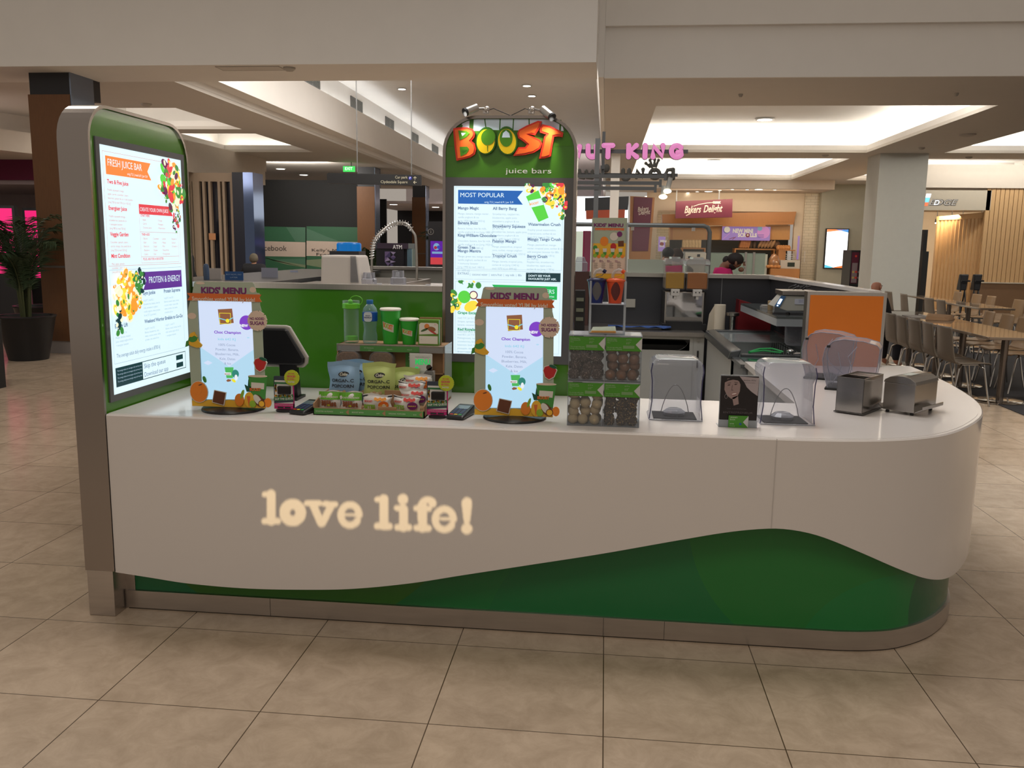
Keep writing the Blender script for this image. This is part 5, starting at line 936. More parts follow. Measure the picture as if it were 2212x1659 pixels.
def dcover(loc, rz, label):
    """rounded see-through hinged covers near the orange panel, seen from the side"""
    t = thing('blender_cover', label, 'cover', loc, rz, 'rounded blender covers by the orange panel'); O = [(-.10, .006), (-.125, .09), (-.135, .16), (-.125, .215), (-.09, .255), (-.04, .268), (.06, .262), (.125, .245), (.14, .225), (.132, .12), (.115, .006)]
    for s_ in (-1, 1):
        mb = MB(); mb.prism([(x * 1.0, z) for x, z in O], s_ * .095 - .0015, s_ * .095 + .0015, 'y'); part('side', mb, tint, t, smooth=False)
    rows = [[(x, y, z) for y in (-.095, .095)] for x, z in O]; mb = MB(); mb.sweep_grid(rows); part('hood', mb, tint, t, smooth='auto')
    for s_ in (-1, 1): mb = MB(); mb.tube([(x, s_ * .095, z) for x, z in O], .0025, 6); part('edge_rib', mb, glass('rib_light', (.6, .6, .72), .5), t, smooth='auto')
    mb = MB(); mb.tube([(.10, -.096, .04), (.02, -.1, .10), (-.01, -.1, .18), (.03, -.1, .235)], .002, 6); mb.tube([(-.08, -.096, .03), (-.04, -.1, .12), (-.06, -.1, .2)], .002, 6); part('front_rib', mb, glass('rib_light', (.6, .6, .72), .5), t, smooth='auto')
    mb = MB(); mb.prism([(-.115, -.105), (.12, -.105), (.12, .105), (-.115, .105)], 0, .012, 'z'); mb.box(-.02, .03, -.03, .03, .012, .03); part('base', mb, matte_black, t, bevel=.003)
    mb = MB(); mb.box(-.118, -.100, -.101, -.097, .222, .234); part('hinge_pin', mb, matte_black, t); return t
dcover((3.065, 1.98, CT), -.35, 'rounded clear blender cover behind the metal dispensers'); dcover((3.04, 2.36, CT), -.35, 'rounded clear blender cover in front of the orange panel')
# ---- book on a small stand
t = thing('book_stand', 'book with smiling dark haired woman on the cover in an acrylic stand', 'book', (2.322, .87, CT)); bl, br_ = -.078, .072
mb = MB(); mb.box(bl, br_, -.016, -.002, .003, .212); part('book', mb, [mat('book_black', (.018, .014, .015), .25)], t, bevel=.001)
BK = [mat('bk_bg', (.35, .30, .31), .3), mat('bk_hair', (.012, .009, .010), .3), mat('bk_skin', (.28, .20, .19), .3), mat('bk_shade', (.12, .07, .07), .3), mat('bk_white', (.6, .55, .52), .3), mat('bk_grey', (.10, .08, .09), .3), mat('bk_lip', (.25, .07, .07), .3)]
mb = MB(); pr = Print(mb, (0, -.0165, 0)); pr.n = Vector((0, -1, 0)); kk = .15 / 300.0; BQ = lambda a, b: (bl + (a - 55) * kk, .212 - (b - 850) * kk)
PP = lambda pts, m, d=1: pr.poly([BQ(*q) for q in pts][::-1], m, d)
PP([(55, 850), (357, 860), (355, 1262), (55, 1262)], 1, 1); PP([(200, 852), (356, 860), (352, 1010), (300, 975), (262, 940), (240, 900)], 0, 2)
PP([(84, 905), (105, 872), (160, 868), (195, 885), (210, 920), (208, 975), (190, 1020), (165, 1040), (140, 1038), (105, 1010), (84, 965)], 2, 3); PP([(150, 1030), (195, 1010), (205, 1080), (165, 1095)], 2, 3); PP([(84, 905), (100, 880), (150, 860), (210, 880), (225, 950), (215, 905), (185, 885), (150, 880), (110, 890)], 1, 4)
pr.disc(*BQ(118, 925), .0065, 3, 4, ry=.0025, rot=.25); pr.disc(*BQ(172, 918), .0065, 3, 4, ry=.0025, rot=.1); pr.disc(*BQ(118, 925), .002, 1, 5); pr.disc(*BQ(172, 918), .002, 1, 5); pr.line(*BQ(105, 912), *BQ(135, 906), .0015, 1, 5); pr.line(*BQ(160, 900), *BQ(190, 906), .0015, 1, 5); pr.line(*BQ(146, 925), *BQ(142, 962), .002, 3, 4); pr.disc(*BQ(146, 966), .005, 3, 4, ry=.0015)
pr.disc(*BQ(163, 998), .0125, 6, 4, ry=.005, rot=.25); pr.disc(*BQ(163, 997), .0105, 4, 5, ry=.0028, rot=.25); pr.disc(*BQ(100, 1020), .006, 0, 4, ry=.0095); pr.disc(*BQ(100, 1020), .005, 1, 5, ry=.0085)
pr.text('Janine Allis', *BQ(232, 888), .009, 5, 3, wid=.05); pr.text('the founder', *BQ(240, 905), .0045, 5, 3, wid=.044); pr.text('THE ACCIDENTAL', *BQ(110, 1125), .0055, 5, 3, wid=.08); pr.text('ENTREPRENEUR', *BQ(85, 1160), .011, 5, 3, wid=.118); pr.text('the juicy bits', *BQ(165, 1180), .0045, 5, 3, wid=.05); pr.text('WILEY', *BQ(292, 1252), .006, 5, 3, wid=.025)
part('cover_print', mb, BK, t, merge=None)
mb = MB(); mb.box(bl - .003, br_ + .003, -.022, -.019, 0, .03); mb.box(bl - .003, br_ + .003, -.022, .05, 0, .002); mb.box(bl - .001, br_ + .001, .0, .003, 0, .214); part('stand', mb, edge, t)
mb = MB(); mb.box(-.042, .036, -.029, -.025, .001, .05, 0); pr = Print(mb, (0, -.0293, 0)); pr.n = Vector((0, -1, 0)); pr.poly([(.037, .002), (.016, .024), (.037, .05)], 2, 1); pr.text("JANINE'S", -.036, .04, .0075, 1, 1); pr.text('BOOK', -.036, .031, .0075, 1, 1); pr.text('$19.95', -.036, .014, .006, 1, 1); pr.text('from the shop', -.036, .006, .0035, 1, 1); pr.disc(.006, .016, .005, 3, 1); part('ticket', mb, [gt, mat('ticket_light', (.6, .65, .55), .5), gp, mat('ticket_blue', (.02, .1, .3), .5)], t, merge=None)
# ---- two steel napkin dispensers
nsteel = mat('scuffed_steel', (.38, .36, .34), .2, 1, .25, 5); dsteel = mat('dark_steel', (.10, .095, .09), .4, .9)
a0 = onZ(1828, 890, CT); a1 = onZ(1888, 899, CT)
t = thing('steel_dispenser', 'open topped square steel dispenser left of the rounded one', 'dispenser', (2.93, 1.33, CT), -.62)
mb = MB(); mb.box(-.06, .06, -.12, -.117, .01, .165); mb.box(-.06, .06, .117, .12, .01, .165); mb.box(-.06, -.057, -.12, .12, .01, .165); mb.box(.057, .06, -.12, .12, .01, .165); mb.box(-.06, .06, -.12, .12, .008, .012); part('case', mb, nsteel, t)
mb = MB(); mb.box(-.057, .057, -.117, .117, .12, .125); part('inner_floor', mb, dsteel, t)
mb = MB()
for yy in (-.04, .04): mb.box(-.057, .057, yy - .001, yy + .001, .122, .162)
mb.box(-.057, .057, .0, .117, .158, .161); part('divider', mb, nsteel, t)
mb = MB(); mb.box(-.066, .066, -.125, .125, .004, .009); part('base_plate', mb, dsteel, t, bevel=.001)
for sx_, sy_ in ((-1, -1), (1, -1), (-1, 1), (1, 1)): mb = MB(); mb.lathe([(.006, 0), (.007, .005)], (sx_ * .05, sy_ * .1, 0), 10); part('foot', mb, black, t)
t = thing('napkin_dispenser', 'steel napkin dispenser with rounded lid and front tray at the counter corner', 'dispenser', (3.165, 1.365, CT), -.72)
top_ = [(-.072, .015), (.072, .015), (.072, .14), (.055, .156), (.03, .165), (-.03, .165), (-.055, .156), (-.072, .14)]
mb = MB(); mb.prism([(-.07, .014), (.07, .014), (.07, .138), (-.07, .138)], -.12, .12, 'y'); part('case', mb, nsteel, t, bevel=.002)
mb = MB(); mb.prism([(-.073, .139), (.073, .139), (.068, .152), (.045, .166), (.015, .172), (-.015, .172), (-.045, .166), (-.068, .152)], -.123, .123, 'y'); part('lid', mb, nsteel, t, bevel=.0015, smooth=False)
mb = MB(); mb.box(-.02, .02, -.06, .03, .1722, .1726); part('lid_sticker', mb, mat('sticker_grey', (.4, .42, .38), .5), t)
mb = MB()
mb.hexa([(.07, -.11, .012), (.105, -.11, .03), (.105, .11, .03), (.07, .11, .012)], [(.07, -.11, .016), (.102, -.11, .034), (.102, .11, .034), (.07, .11, .016)]); mb.box(.102, .106, -.11, .11, .03, .045); mb.hexa([(-.07, -.11, .012), (-.095, -.11, .03), (-.095, .11, .03), (-.07, .11, .012)], [(-.07, -.11, .016), (-.093, -.11, .034), (-.093, .11, .034), (-.07, .11, .016)]); part('tray', mb, nsteel, t)
for sx_, sy_ in ((-1, -1), (1, -1), (-1, 1), (1, 1)): mb = MB(); mb.lathe([(.007, 0), (.009, .004), (.007, .014)], (sx_ * .055, sy_ * .1, 0), 10); part('foot', mb, black, t)
# ================================================================ inside the kiosk
darkp = mat('dark_laminate', (.035, .036, .042), .35); greyp = mat('grey_laminate', (.36, .37, .37), .5)
BW = 5.70; BZ = 1.35
bw_ = thing('back_partition', 'dark rear partition wall of the kiosk with pale steel ledge', 'partition', (2.4, BW, 0))
mb = MB(); mb.box(1.2, 3.34, BW, BW + .08, 0, BZ); part('panel', mb, darkp, bw_, world=True)
mb = MB(); mb.box(1.2, 3.34, BW - .02, BW + .22, BZ, BZ + .035); part('ledge', mb, mat('ledge_steel', (.5, .48, .45), .35, .9), bw_, world=True)
mb = MB(); mb.box(2.86, 2.863, BW - .002, BW, .9, BZ); part('panel_seam', mb, greyp, bw_, world=True)
sw = thing('side_partition', 'dark side partition running from the rear wall to the orange panel', 'partition', (3.4, 4.3, 0))
mb = MB(); mb.hexa([(3.31, BW, 0), (3.42, 2.99, 0), (3.47, 2.99, 0), (3.37, BW, 0)], [(3.31, BW, BZ), (3.42, 2.99, BZ), (3.47, 2.99, BZ), (3.37, BW, BZ)]); part('panel', mb, darkp, sw, world=True)
mb = MB(); mb.hexa([(3.28, BW + .2, BZ), (3.42, 2.99, BZ + .01), (3.50, 2.99, BZ + .01), (3.42, BW + .2, BZ)], [(3.28, BW + .2, BZ + .03), (3.42, 2.99, BZ + .03), (3.50, 2.99, BZ + .03), (3.42, BW + .2, BZ + .03)]); part('ledge', mb, white_solid, sw, world=True)
lw = thing('rear_partition', 'grey rear partition of the kiosk seen past the spring tap', 'partition', (.4, 5.2, 0))
z_ = onY(910, 583, 5.2).z; mb = MB(); mb.box(-.45, 1.2, 5.2, 5.28, 0, z_); part('panel', mb, mat('grey_panel', (.22, .22, .2), .5), lw, world=True); mb = MB(); mb.box(-.45, 1.2, 5.17, 5.32, z_, z_ + .025); part('ledge', mb, steel, lw, world=True)
lf = thing('left_partition', 'low dark partition with steel ledge behind the left menu pylon', 'partition', (-.45, 3.3, 0))
mb = MB(); mb.box(-.5, -.44, 1.6, 5.2, 0, 1.36); part('panel', mb, darkp, lf, world=True); mb = MB(); mb.box(-1.05, -.30, 1.6, 5.17, 1.36, 1.385); part('ledge', mb, mat('dark_ledge', (.10, .10, .10), .3, .6), lf, world=True)
# orange panel
op = thing('orange_panel', 'orange panel in a brushed steel frame on the counter end', 'panel', (3.28, 2.9, CT))
ox0 = onY(1745, 627, 2.9).x; ox1 = onY(1917, 635, 2.9).x; oz1 = onY(1830, 631, 2.9).z
mb = MB(); mb.box(ox0, ox1, 2.9, 2.985, CT, oz1); part('steel_frame', mb, steel, op, world=True, bevel=.002)
mb = MB(); mb.box(ox0 + .018, ox1 - .022, 2.894, 2.9, CT, oz1 - .022); part('orange_sheet', mb, mat('orange_laminate', (.62, .16, .012), .3), op, world=True)
# back bench cabinets, hole for waste
bc = thing('back_bench', 'grey bench cabinet with steel top and round cornered waste opening', 'cabinet', (1.9, 5.3, 0))
mb = MB(); mb.box(1.25, 2.64, 4.93, BW - .005, .865, .9); part('steel_top', mb, steel, bc, world=True)
c0 = onY(1380, 722, 4.97); c1 = onY(1489, 758, 4.97)
hole = rrect(c0.x - .25, c1.x, c1.z, .835, (.12, .12, .005, .005), 6); body = MB()
# front skin with a cut opening
pts_l = [(1.25, .1), (1.25, .865), (c0.x - .25, .865)]
body.box(1.25, c0.x - .25, 4.97, 4.99, .1, .865); body.box(c1.x, 2.64, 4.97, 4.99, .1, .865); body.box(c0.x - .25, c1.x, 4.97, 4.99, .835, .865); body.box(c0.x - .25, c1.x, 4.97, 4.99, .1, c1.z)
for k in range(6):
    a0, a1 = k * PI / 12, (k + 1) * PI / 12; r = .12
    body.prism([(c1.x - r + r * math.sin(a0), c1.z + r - r * math.cos(a0)), (c1.x - r + r * math.sin(a1), c1.z + r - r * math.cos(a1)), (c1.x + .0, c1.z + r - r * math.cos(a1)), (c1.x + .0, c1.z + r - r * math.cos(a0))], 4.97, 4.99, 'y')
    body.prism([(c1.x - r + r * math.sin(a0), c1.z), (c1.x - r + r * math.sin(a1), c1.z), (c1.x - r + r * math.sin(a1), c1.z + r - r * math.cos(a1)), (c1.x - r + r * math.sin(a0), c1.z + r - r * math.cos(a0))], 4.97, 4.99, 'y')
body.box(1.25, 1.27, 4.99, BW - .005, .1, .865); body.box(1.27, 2.64, 5.60, 5.62, .1, .865); part('carcass', body, mat('pale_laminate', (.42, .43, .42), .5), bc, world=True)
mb = MB(); mb.box(c0.x - .25, c1.x, 5.05, 5.4, .1, c1.z + .04); part('bin_liner', mb, matte_black, bc, world=True)
for xx in (onY(1497, 740, 4.97).x, ): mb = MB(); mb.box(xx, xx + .004, 4.965, 4.97, .1, .865); part('door_seam', mb, greyp, bc, world=True)
hx = onY(1507, 760, 4.97); mb = MB(); mb.box(hx.x - .006, hx.x + .008, 4.955, 4.969, hx.z - .14, hx.z + .01); part('door_handle', mb, matte_black, bc, world=True)
kx_ = onY(1508, 735, 4.97); mb = MB(); mb.tube([(kx_.x, 4.97, kx_.z), (kx_.x, 4.955, kx_.z)], .012, 10); part('lock', mb, steel, bc, world=True)
# chest freezer along the right
fz = thing('chest_freezer', 'grey chest freezer with glass lids and sloping steel rim', 'freezer', (2.97, 4.2, 0))
mb = MB(); mb.box(2.66, 2.70, 3.42, 4.92, .05, .865); mb.box(2.66, 3.28, 3.42, 3.46, .05, .865); mb.box(3.25, 3.28, 3.46, 4.92, .05, .865); mb.box(2.70, 3.25, 4.88, 4.92, .05, .865); mb.box(2.70, 3.25, 3.46, 4.88, .45, .47); part('body', mb, mat('freezer_grey', (.40, .41, .40), .45), fz, world=True)
rim = mat('rim_dark', (.16, .17, .18), .25, .8); mb = MB()
mb.hexa([(2.63, 3.42, .865), (2.70, 3.42, .865), (2.70, 4.95, .865), (2.63, 4.95, .865)], [(2.645, 3.42, .92), (2.72, 3.42, .935), (2.72, 4.95, .935), (2.645, 4.95, .92)]); mb.box(3.22, 3.30, 3.42, 4.95, .865, .935); mb.box(2.72, 3.22, 4.86, 4.95, .865, .935); mb.box(2.72, 3.22, 3.42, 3.46, .865, .905); part('rim', mb, rim, fz, world=True, bevel=.006)
mb = MB(); mb.box(2.70, 3.25, 3.46, 4.88, .60, .62); part('frost_liner', mb, mat('frost_liner', (.5, .5, .5), .6), fz, world=True)
mb = MB()
for i in range(15): y = 3.55 + i * .09; mb.tube([(3.19, y, .64), (3.19, y, .88)], .003, 4)
for i in range(4): mb.tube([(3.19, 3.5, .66 + i * .07), (3.19, 4.85, .66 + i * .07)], .003, 4)
part('wire_basket', mb, matte_black, fz, world=True)
mb = MB(); mb.box(2.72, 3.22, 4.1, 4.86, .915, .92); part('glass_lid', mb, glass('lid_glass', (.6, .65, .65), .12), fz, world=True)
uf = thing('under_bench_freezer', 'low glass topped unit between the chest freezer and white counter leg', 'freezer', (2.97, 3.2, 0))
mb = MB(); mb.box(2.67, 3.28, 3.01, 3.41, .05, .86); part('body', mb, mat('unit_grey', (.20, .21, .22), .45), uf, world=True)
mb = MB(); mb.box(2.655, 3.29, 3.005, 3.41, .86, .885); part('frame', mb, rim, uf, world=True); mb = MB(); mb.box(2.70, 3.25, 3.05, 3.37, .886, .889); part('glass_top', mb, mat('dark_glass', (.02, .05, .04), .05), uf, world=True)
for yy, zz in ((3.2, .7), (3.12, .62)): mb = MB(); mb.tube([(2.67, yy, zz), (2.655, yy, zz)], .01, 8); part('screw_cap', mb, black, uf, world=True)
p = [onZ(1605, 768, .92), onZ(1618, 760, .95), onZ(1640, 756, .955), onZ(1642, 757, .935)]
one('tongs', (lambda m: (m.tube([(2.78, 3.46, .912), (2.86, 3.52, .930), (2.95, 3.54, .934), (3.02, 3.50, .918)], [.010, .009, .007, .006], 8), m.tube([(2.78, 3.46, .912), (2.88, 3.48, .925), (3.0, 3.47, .914)], .006, 8), m)[-1])(MB()), mat('tong_green', (.01, .25, .06), .4), 'green serving tongs lying across the freezer rim', 'tongs', smooth='auto')
one('ice_scoop', (lambda m: (m.tube([(3.08, 3.45, .912), (3.15, 3.44, .918), (3.22, 3.44, .945)], [.008, .007, .006], 8), m.ball((3.06, 3.45, .93), .03, 10, rz=.016), m)[-1])(MB()), chrome, 'steel ice scoop lying beside the green tongs', 'scoop', smooth='auto')
# juice dispenser
DY = 5.25; f_ = lambda a, b, y=DY: onY(1380 + a / 4.879, 560 + b / 4.879, y)
x0, x1 = f_(290, 0).x, f_(715, 0).x; zb = .901; jd = thing('juice_dispenser', 'twin tank juice dispenser with yellow and orange juice on the back bench', 'dispenser', ((x0 + x1) / 2, DY, zb)); zm = f_(0, 335).z; z2 = f_(500, 320).z; zt = f_(500, 55).z
mb = MB(); mb.box(x0, x1, DY + .02, DY + .30, zb + .05, zm); part('housing', mb, steel, jd, world=True, bevel=.004)
mb = MB(); mb.box(x0 + .02, x1 - .02, DY + .012, DY + .02, f_(0, 600).z, zm - .01); part('mirror_front', mb, mat('mirror_steel', (.55, .55, .55), .04, 1), jd, world=True)
mb = MB(); mb.box(x0 - .02, x1 + .02, DY - .08, DY + .30, zb, zb + .05); mb.box(x0 + .02, x1 - .02, DY - .08, DY + .02, zb + .05, zb + .075); mb.box(x0 - .012, x0, DY + .01, DY + .3, zb, zm); mb.box(x1, x1 + .012, DY + .01, DY + .3, zb, zm); part('drip_tray', mb, matte_black, jd, world=True)
xm = (x0 + x1) / 2
for a, b, jn, jc, aa, bb in ((x0 - .005, xm - .006, 'yellow', (.42, .23, .012), 350, 440), (xm + .006, x1 + .02, 'amber', (.36, .12, .015), 580, 675)):
    mb = MB(); mb.box(a, b, DY - .04, DY + .30, z2, zt); part('tank', mb, glass('tank_clear', (.9, .88, .85), .06, .05), jd, world=True, bevel=.012)
    mb = MB(); mb.box(a + .008, b - .008, DY - .03, DY + .29, z2 + .008, f_(0, 135).z); part('juice', mb, mat('juice_' + jn, jc, .15, spec=.5), jd, world=True, bevel=.008)
    mb = MB(); mb.prism(rrect(a - .008, b + .008, zt, zt + .05, (.005, .005, .03, .03), 4), DY - .05, DY + .31, 'y'); mb.box(a + .05, b - .05, DY - .03, DY + .28, zt + .05, zt + .065); part('tank_lid', mb, glass('lid_clear', (.85, .85, .85), .4, .05), jd, world=True)
    xa, xb = f_(aa, 0).x, f_(bb, 0).x; mb = MB(); mb.box(xa, xb, DY - .07, DY - .0, f_(0, 375).z, f_(0, 305).z); mb.box((xa + xb) / 2 - .012, (xa + xb) / 2 + .012, DY - .065, DY - .03, f_(0, 410).z, f_(0, 375).z); part('tap', mb, mat('tap_white', (.5, .48, .46), .4), jd, world=True, bevel=.004)
    for q in (.3, .7): mb = MB(); mb.tube([(xa + (xb - xa) * q, DY - .072, f_(0, 335).z), (xa + (xb - xa) * q, DY - .07, f_(0, 335).z)], .006, 8); part('tap_bolt', mb, black, jd, world=True)
# towel roll, steel jar, red box, cloth
b = f_(882, 0, 5.15); one('paper_towel', (lambda m: (m.lathe([(.001, 0), (.05, 0), (.05, .235), (.02, .236), (.02, .23)], n=24), m.hexa([(-.049, -.01, .0), (-.11, -.03, .0), (-.11, -.028, .0), (-.049, -.008, 0)], [(-.049, -.01, .23), (-.095, -.03, .15), (-.095, -.028, .15), (-.049, -.008, .23)]), m)[-1])(MB()), mat('towel_paper', (.60, .54, .44), .85), 'roll of cream paper towel standing on the back bench', 'paper towel', smooth='auto', loc=(b.x, 5.15, .901))
b = f_(1022, 0, 5.15); t = thing('blender_jar', 'small steel jar with wide collar right of the towel roll', 'jar', (b.x, 5.15, .901)); mb = MB(); mb.lathe([(.03, 0), (.026, .02), (.03, .13)], n=18); part('body', mb, chrome, t, smooth='auto'); mb = MB(); mb.lathe([(.03, .13), (.058, .14), (.058, .165), (.03, .17), (.001, .17)], n=20); part('collar', mb, steel, t, smooth='auto')
mb = MB(); mb.prism([(2.97, .901), (3.27, .901), (3.27, 1.07), (3.12, 1.13), (2.98, 1.17)], 5.35, 5.55, 'y'); one('red_box', mb, mat('dark_red', (.16, .006, .01), .5), 'dark red box on the back bench under the glass shelf', 'box')
b = onZ(1380, 708, .903); mb = MB(); rr = random.Random(2); mb.sweep_grid([[(b.x - .28 + .07 * i, 5.08 + .04 * j, .905 + .022 * abs(math.sin(i * 1.3 + j * 1.7)) + .01 * rr.random()) for i in range(9)] for j in range(4)]); one('cleaning_cloth', mb, mat('cloth_blue', (.03, .07, .22), .9), 'crumpled blue cleaning cloth on the back bench', 'cloth', smooth=True, solid=.004)
# shelf with scale
gs = thing('glass_shelf', 'dark glass shelf bracketed off the side partition carrying the scale', 'shelf', (3.2, 3.9, 1.15))
mb = MB(); mb.hexa([(3.0, 3.70, 1.135), (3.30, 3.70, 1.135), (3.30, 5.2, 1.135), (2.97, 5.2, 1.135)], [(3.0, 3.70, 1.15), (3.30, 3.70, 1.15), (3.30, 5.2, 1.15), (2.97, 5.2, 1.15)]); part('top', mb, mat('shelf_glass', (.08, .09, .09), .06, spec=.8), gs, world=True)
mb = MB(); mb.hexa([(3.0, 3.70, 1.08), (3.01, 3.70, 1.08), (2.98, 5.2, 1.08), (2.97, 5.2, 1.08)], [(3.0, 3.70, 1.134), (3.01, 3.70, 1.134), (2.98, 5.2, 1.134), (2.97, 5.2, 1.134)]); mb.box(3.01, 3.30, 3.70, 3.71, 1.08, 1.134); part('apron', mb, edge, gs, world=True)
mb = MB(); mb.lathe([(.06, 0), (.075, .02), (.08, .15)], (3.17, 3.85, .93), 16); part('hanging_tub', mb, tint, gs, world=True, smooth='auto')
sc_ = thing('kitchen_scale', 'grey counter scale with lit display on the glass shelf', 'scale', (3.2, 3.95, 1.151))
s_ = lambda a, b: (f_(a, b, 3.85).x, f_(a, b, 3.85).z)
pz = [s_(1425, 500), s_(1560, 545), s_(1900, 545), s_(1900, 395), s_(1530, 385)]
mb = MB(); mb.prism([(x, max(z, 1.165)) for x, z in pz], 3.85, 4.1, 'y'); part('body', mb, mat('scale_grey', (.33, .33, .30), .4), sc_, world=True, bevel=.004)
a0, a1, a2, a3 = s_(1428, 492), s_(1480, 510), s_(1548, 390), s_(1500, 382)
mb = MB(); mb.prism([a0, a1, a2, a3], 3.842, 3.849, 'y'); part('display_bezel', mb, mat('bezel_blue', (.05, .12, .25), .3), sc_, world=True)
mb = MB(); mb.prism([s_(1455, 468), s_(1482, 474), s_(1512, 420), s_(1488, 414)], 3.838, 3.841, 'y'); mb.prism([s_(1450, 492), s_(1465, 494), s_(1468, 482), s_(1453, 480)], 3.838, 3.841, 'y'); part('display', mb, emat('display_lit', (.75, .88, 1), 2.2), sc_, world=True)
mb = MB(); q0, q1 = s_(1510, 378), s_(1900, 345); mb.box(q0[0], q1[0], 3.84, 4.12, q0[1], q1[1] + .004); part('weighing_plate', mb, steel, sc_, world=True, bevel=.003)
for xa in (.06, .2): mb = MB(); mb.lathe([(.016, 0), (.012, .016)], (q0[0] + xa, 3.9, 1.151), 10); part('foot', mb, black, sc_, world=True)
q0, q1 = s_(1640, 475), s_(1775, 420); mb = MB(); mb.box(q0[0], q1[0], 3.846, 3.849, q0[1], q1[1]); pr = Print(mb, (0, 3.8455, 0)); pr.n = Vector((0, -1, 0))
for i, tt in enumerate(('PLEASE LEAVE', 'SCALE ON', 'THANK YOU')): pr.text(tt, (q0[0] + q1[0]) / 2, q1[1] - .010 - i * .008, .006, 1, 1, 'c')
part('sticker', mb, [mat('sticker_white', (.4, .42, .5), .5), mat('sticker_ink', (.03, .05, .2), .5)], sc_, world=True, merge=None)
mb = MB(); q = s_(1680, 330)
for k in range(7): mb.tube([(q[0] - .05 + k * .02, 3.95 + .02 * math.sin(k), q[1] + .012 + .006 * math.sin(k * 2.3)), (q[0] - .01 + k * .02, 3.97, q[1] + .03 + .006 * math.sin(k * 1.7))], .008, 6)
one('lid_pile', mb, black, 'tangle of black plastic lids on top of the scale', 'lids', smooth='auto')
mb = MB(); q = (f_(1330, 450, 4.55).x + .07, 0); mb.box(q[0] - .10, q[0] + .0, 4.5, 4.6, 1.151, 1.168); mb.box(q[0] - .095, q[0] - .005, 4.5, 4.59, 1.168, 1.178); one('lid_stack', mb, mat('lid_steel', (.5, .5, .5), .3, .6), 'short stack of flat pale lids on the glass shelf', 'lids')
q = (f_(1385, 500, 4.35).x - .02, 0); mb = MB(); mb.lathe([(.02, 0), (.022, .07), (.02, .075)], (q[0] + .02, 4.35, 1.151), 14); one('spice_jar', mb, mat('jar_amber', (.25, .18, .10), .2), 'small jar beside the pale lids on the glass shelf', 'jar', smooth='auto')
# high rail with clear screen on the rear partition
RY = 5.8; g_ = lambda a, b, y=RY: onY(1230 + a / 4.174, 400 + b / 4.174, y)
rl = thing('glass_screen', 'clear screen hung from a bent grey tube rail on the rear partition', 'screen', (2.1, RY, BZ + .036)); zr = g_(800, 362).z; xe = g_(1262, 500).x
mb = MB(); mb.tube([(1.3, RY, zr), (xe - .06, RY, zr), (xe - .02, RY, zr - .015), (xe, RY, zr - .06), (xe, RY, BZ + .036)], .021, 12); part('rail', mb, mat('rail_grey', (.16, .17, .17), .4, .5), rl, world=True, smooth='auto')
mb = MB(); mb.box(1.55, xe - .03, RY - .004, RY + .002, BZ + .04, zr - .03); part('pane', mb, glass('pane', (.9, .95, .95), .05, .01), rl, world=True)
for a in (570, 1120): q = g_(a, 380); mb = MB(); mb.box(q.x - .015, q.x + .015, RY - .01, RY + .01, zr - .05, zr - .018); part('clip', mb, steel, rl, world=True)
mb = MB(); q0, q1 = g_(522, 800), g_(862, 672); mb.box(q0.x, q1.x, RY - .02, RY - .012, BZ + .036, q1.z); part('frosted_panel', mb, mat('frosted_panel', (.33, .36, .30), .5), rl, world=True)
# far clear panels and pre-rinse tap right of the staff member
pp = thing('glass_splash_panels', 'row of pale green glass panels on the neighbouring kiosk', 'screen', (3.4, 7.6, 0)); y = 7.6; zz = g_(1500, 610, y).z
mb = MB(); mb.box(g_(1290, 0, y).x, g_(1805, 0, y).x, y, y + .01, 1.2, zz); part('panes', mb, glass('pale_green_glass', (.7, .85, .75), .45, .1), pp, world=True)
for a in (1625, 1700): mb = MB(); q = g_(a, 0, y).x; mb.box(q - .012, q + .012, y - .02, y - .005, 1.2, zz + .01); part('post', mb, steel, pp, world=True)
mb = MB(); mb.box(1.75, 4.6, 7.5, 8.0, 0, 1.2); part('bench', mb, greyp, pp, world=True)
def spring_tap(pts, r, coil, label, y, base, n=26):
    t = thing('spring_tap', label, 'tap', base); P = smooth_path([(p.x, p.z) for p in pts], .01); P3 = [Vector((p.x, y, p.y)) for p in P]
    mb = MB(); mb.tube(P3, r, 10); part('hose', mb, steel, t, world=True, smooth='auto')
    i0, i1 = coil; seg = P3[int(i0 * len(P3)):int(i1 * len(P3))]; mb = MB(); c = []
    L_ = len(seg)
    for k in range(n * 8):
        f = k / (n * 8) * (L_ - 2); i = int(f); p = seg[i].lerp(seg[i + 1], f - i); d = (seg[i + 1] - seg[i]).normalized(); a = Vector((0, 1, 0)); b2 = d.cross(a); th = k / 8 * 2 * PI; c.append(p + (a * math.cos(th) + b2 * math.sin(th)) * r * 2.1)
    mb.tube(c, r * .32, 5); part('spring', mb, chrome, t, world=True, smooth='auto'); return t
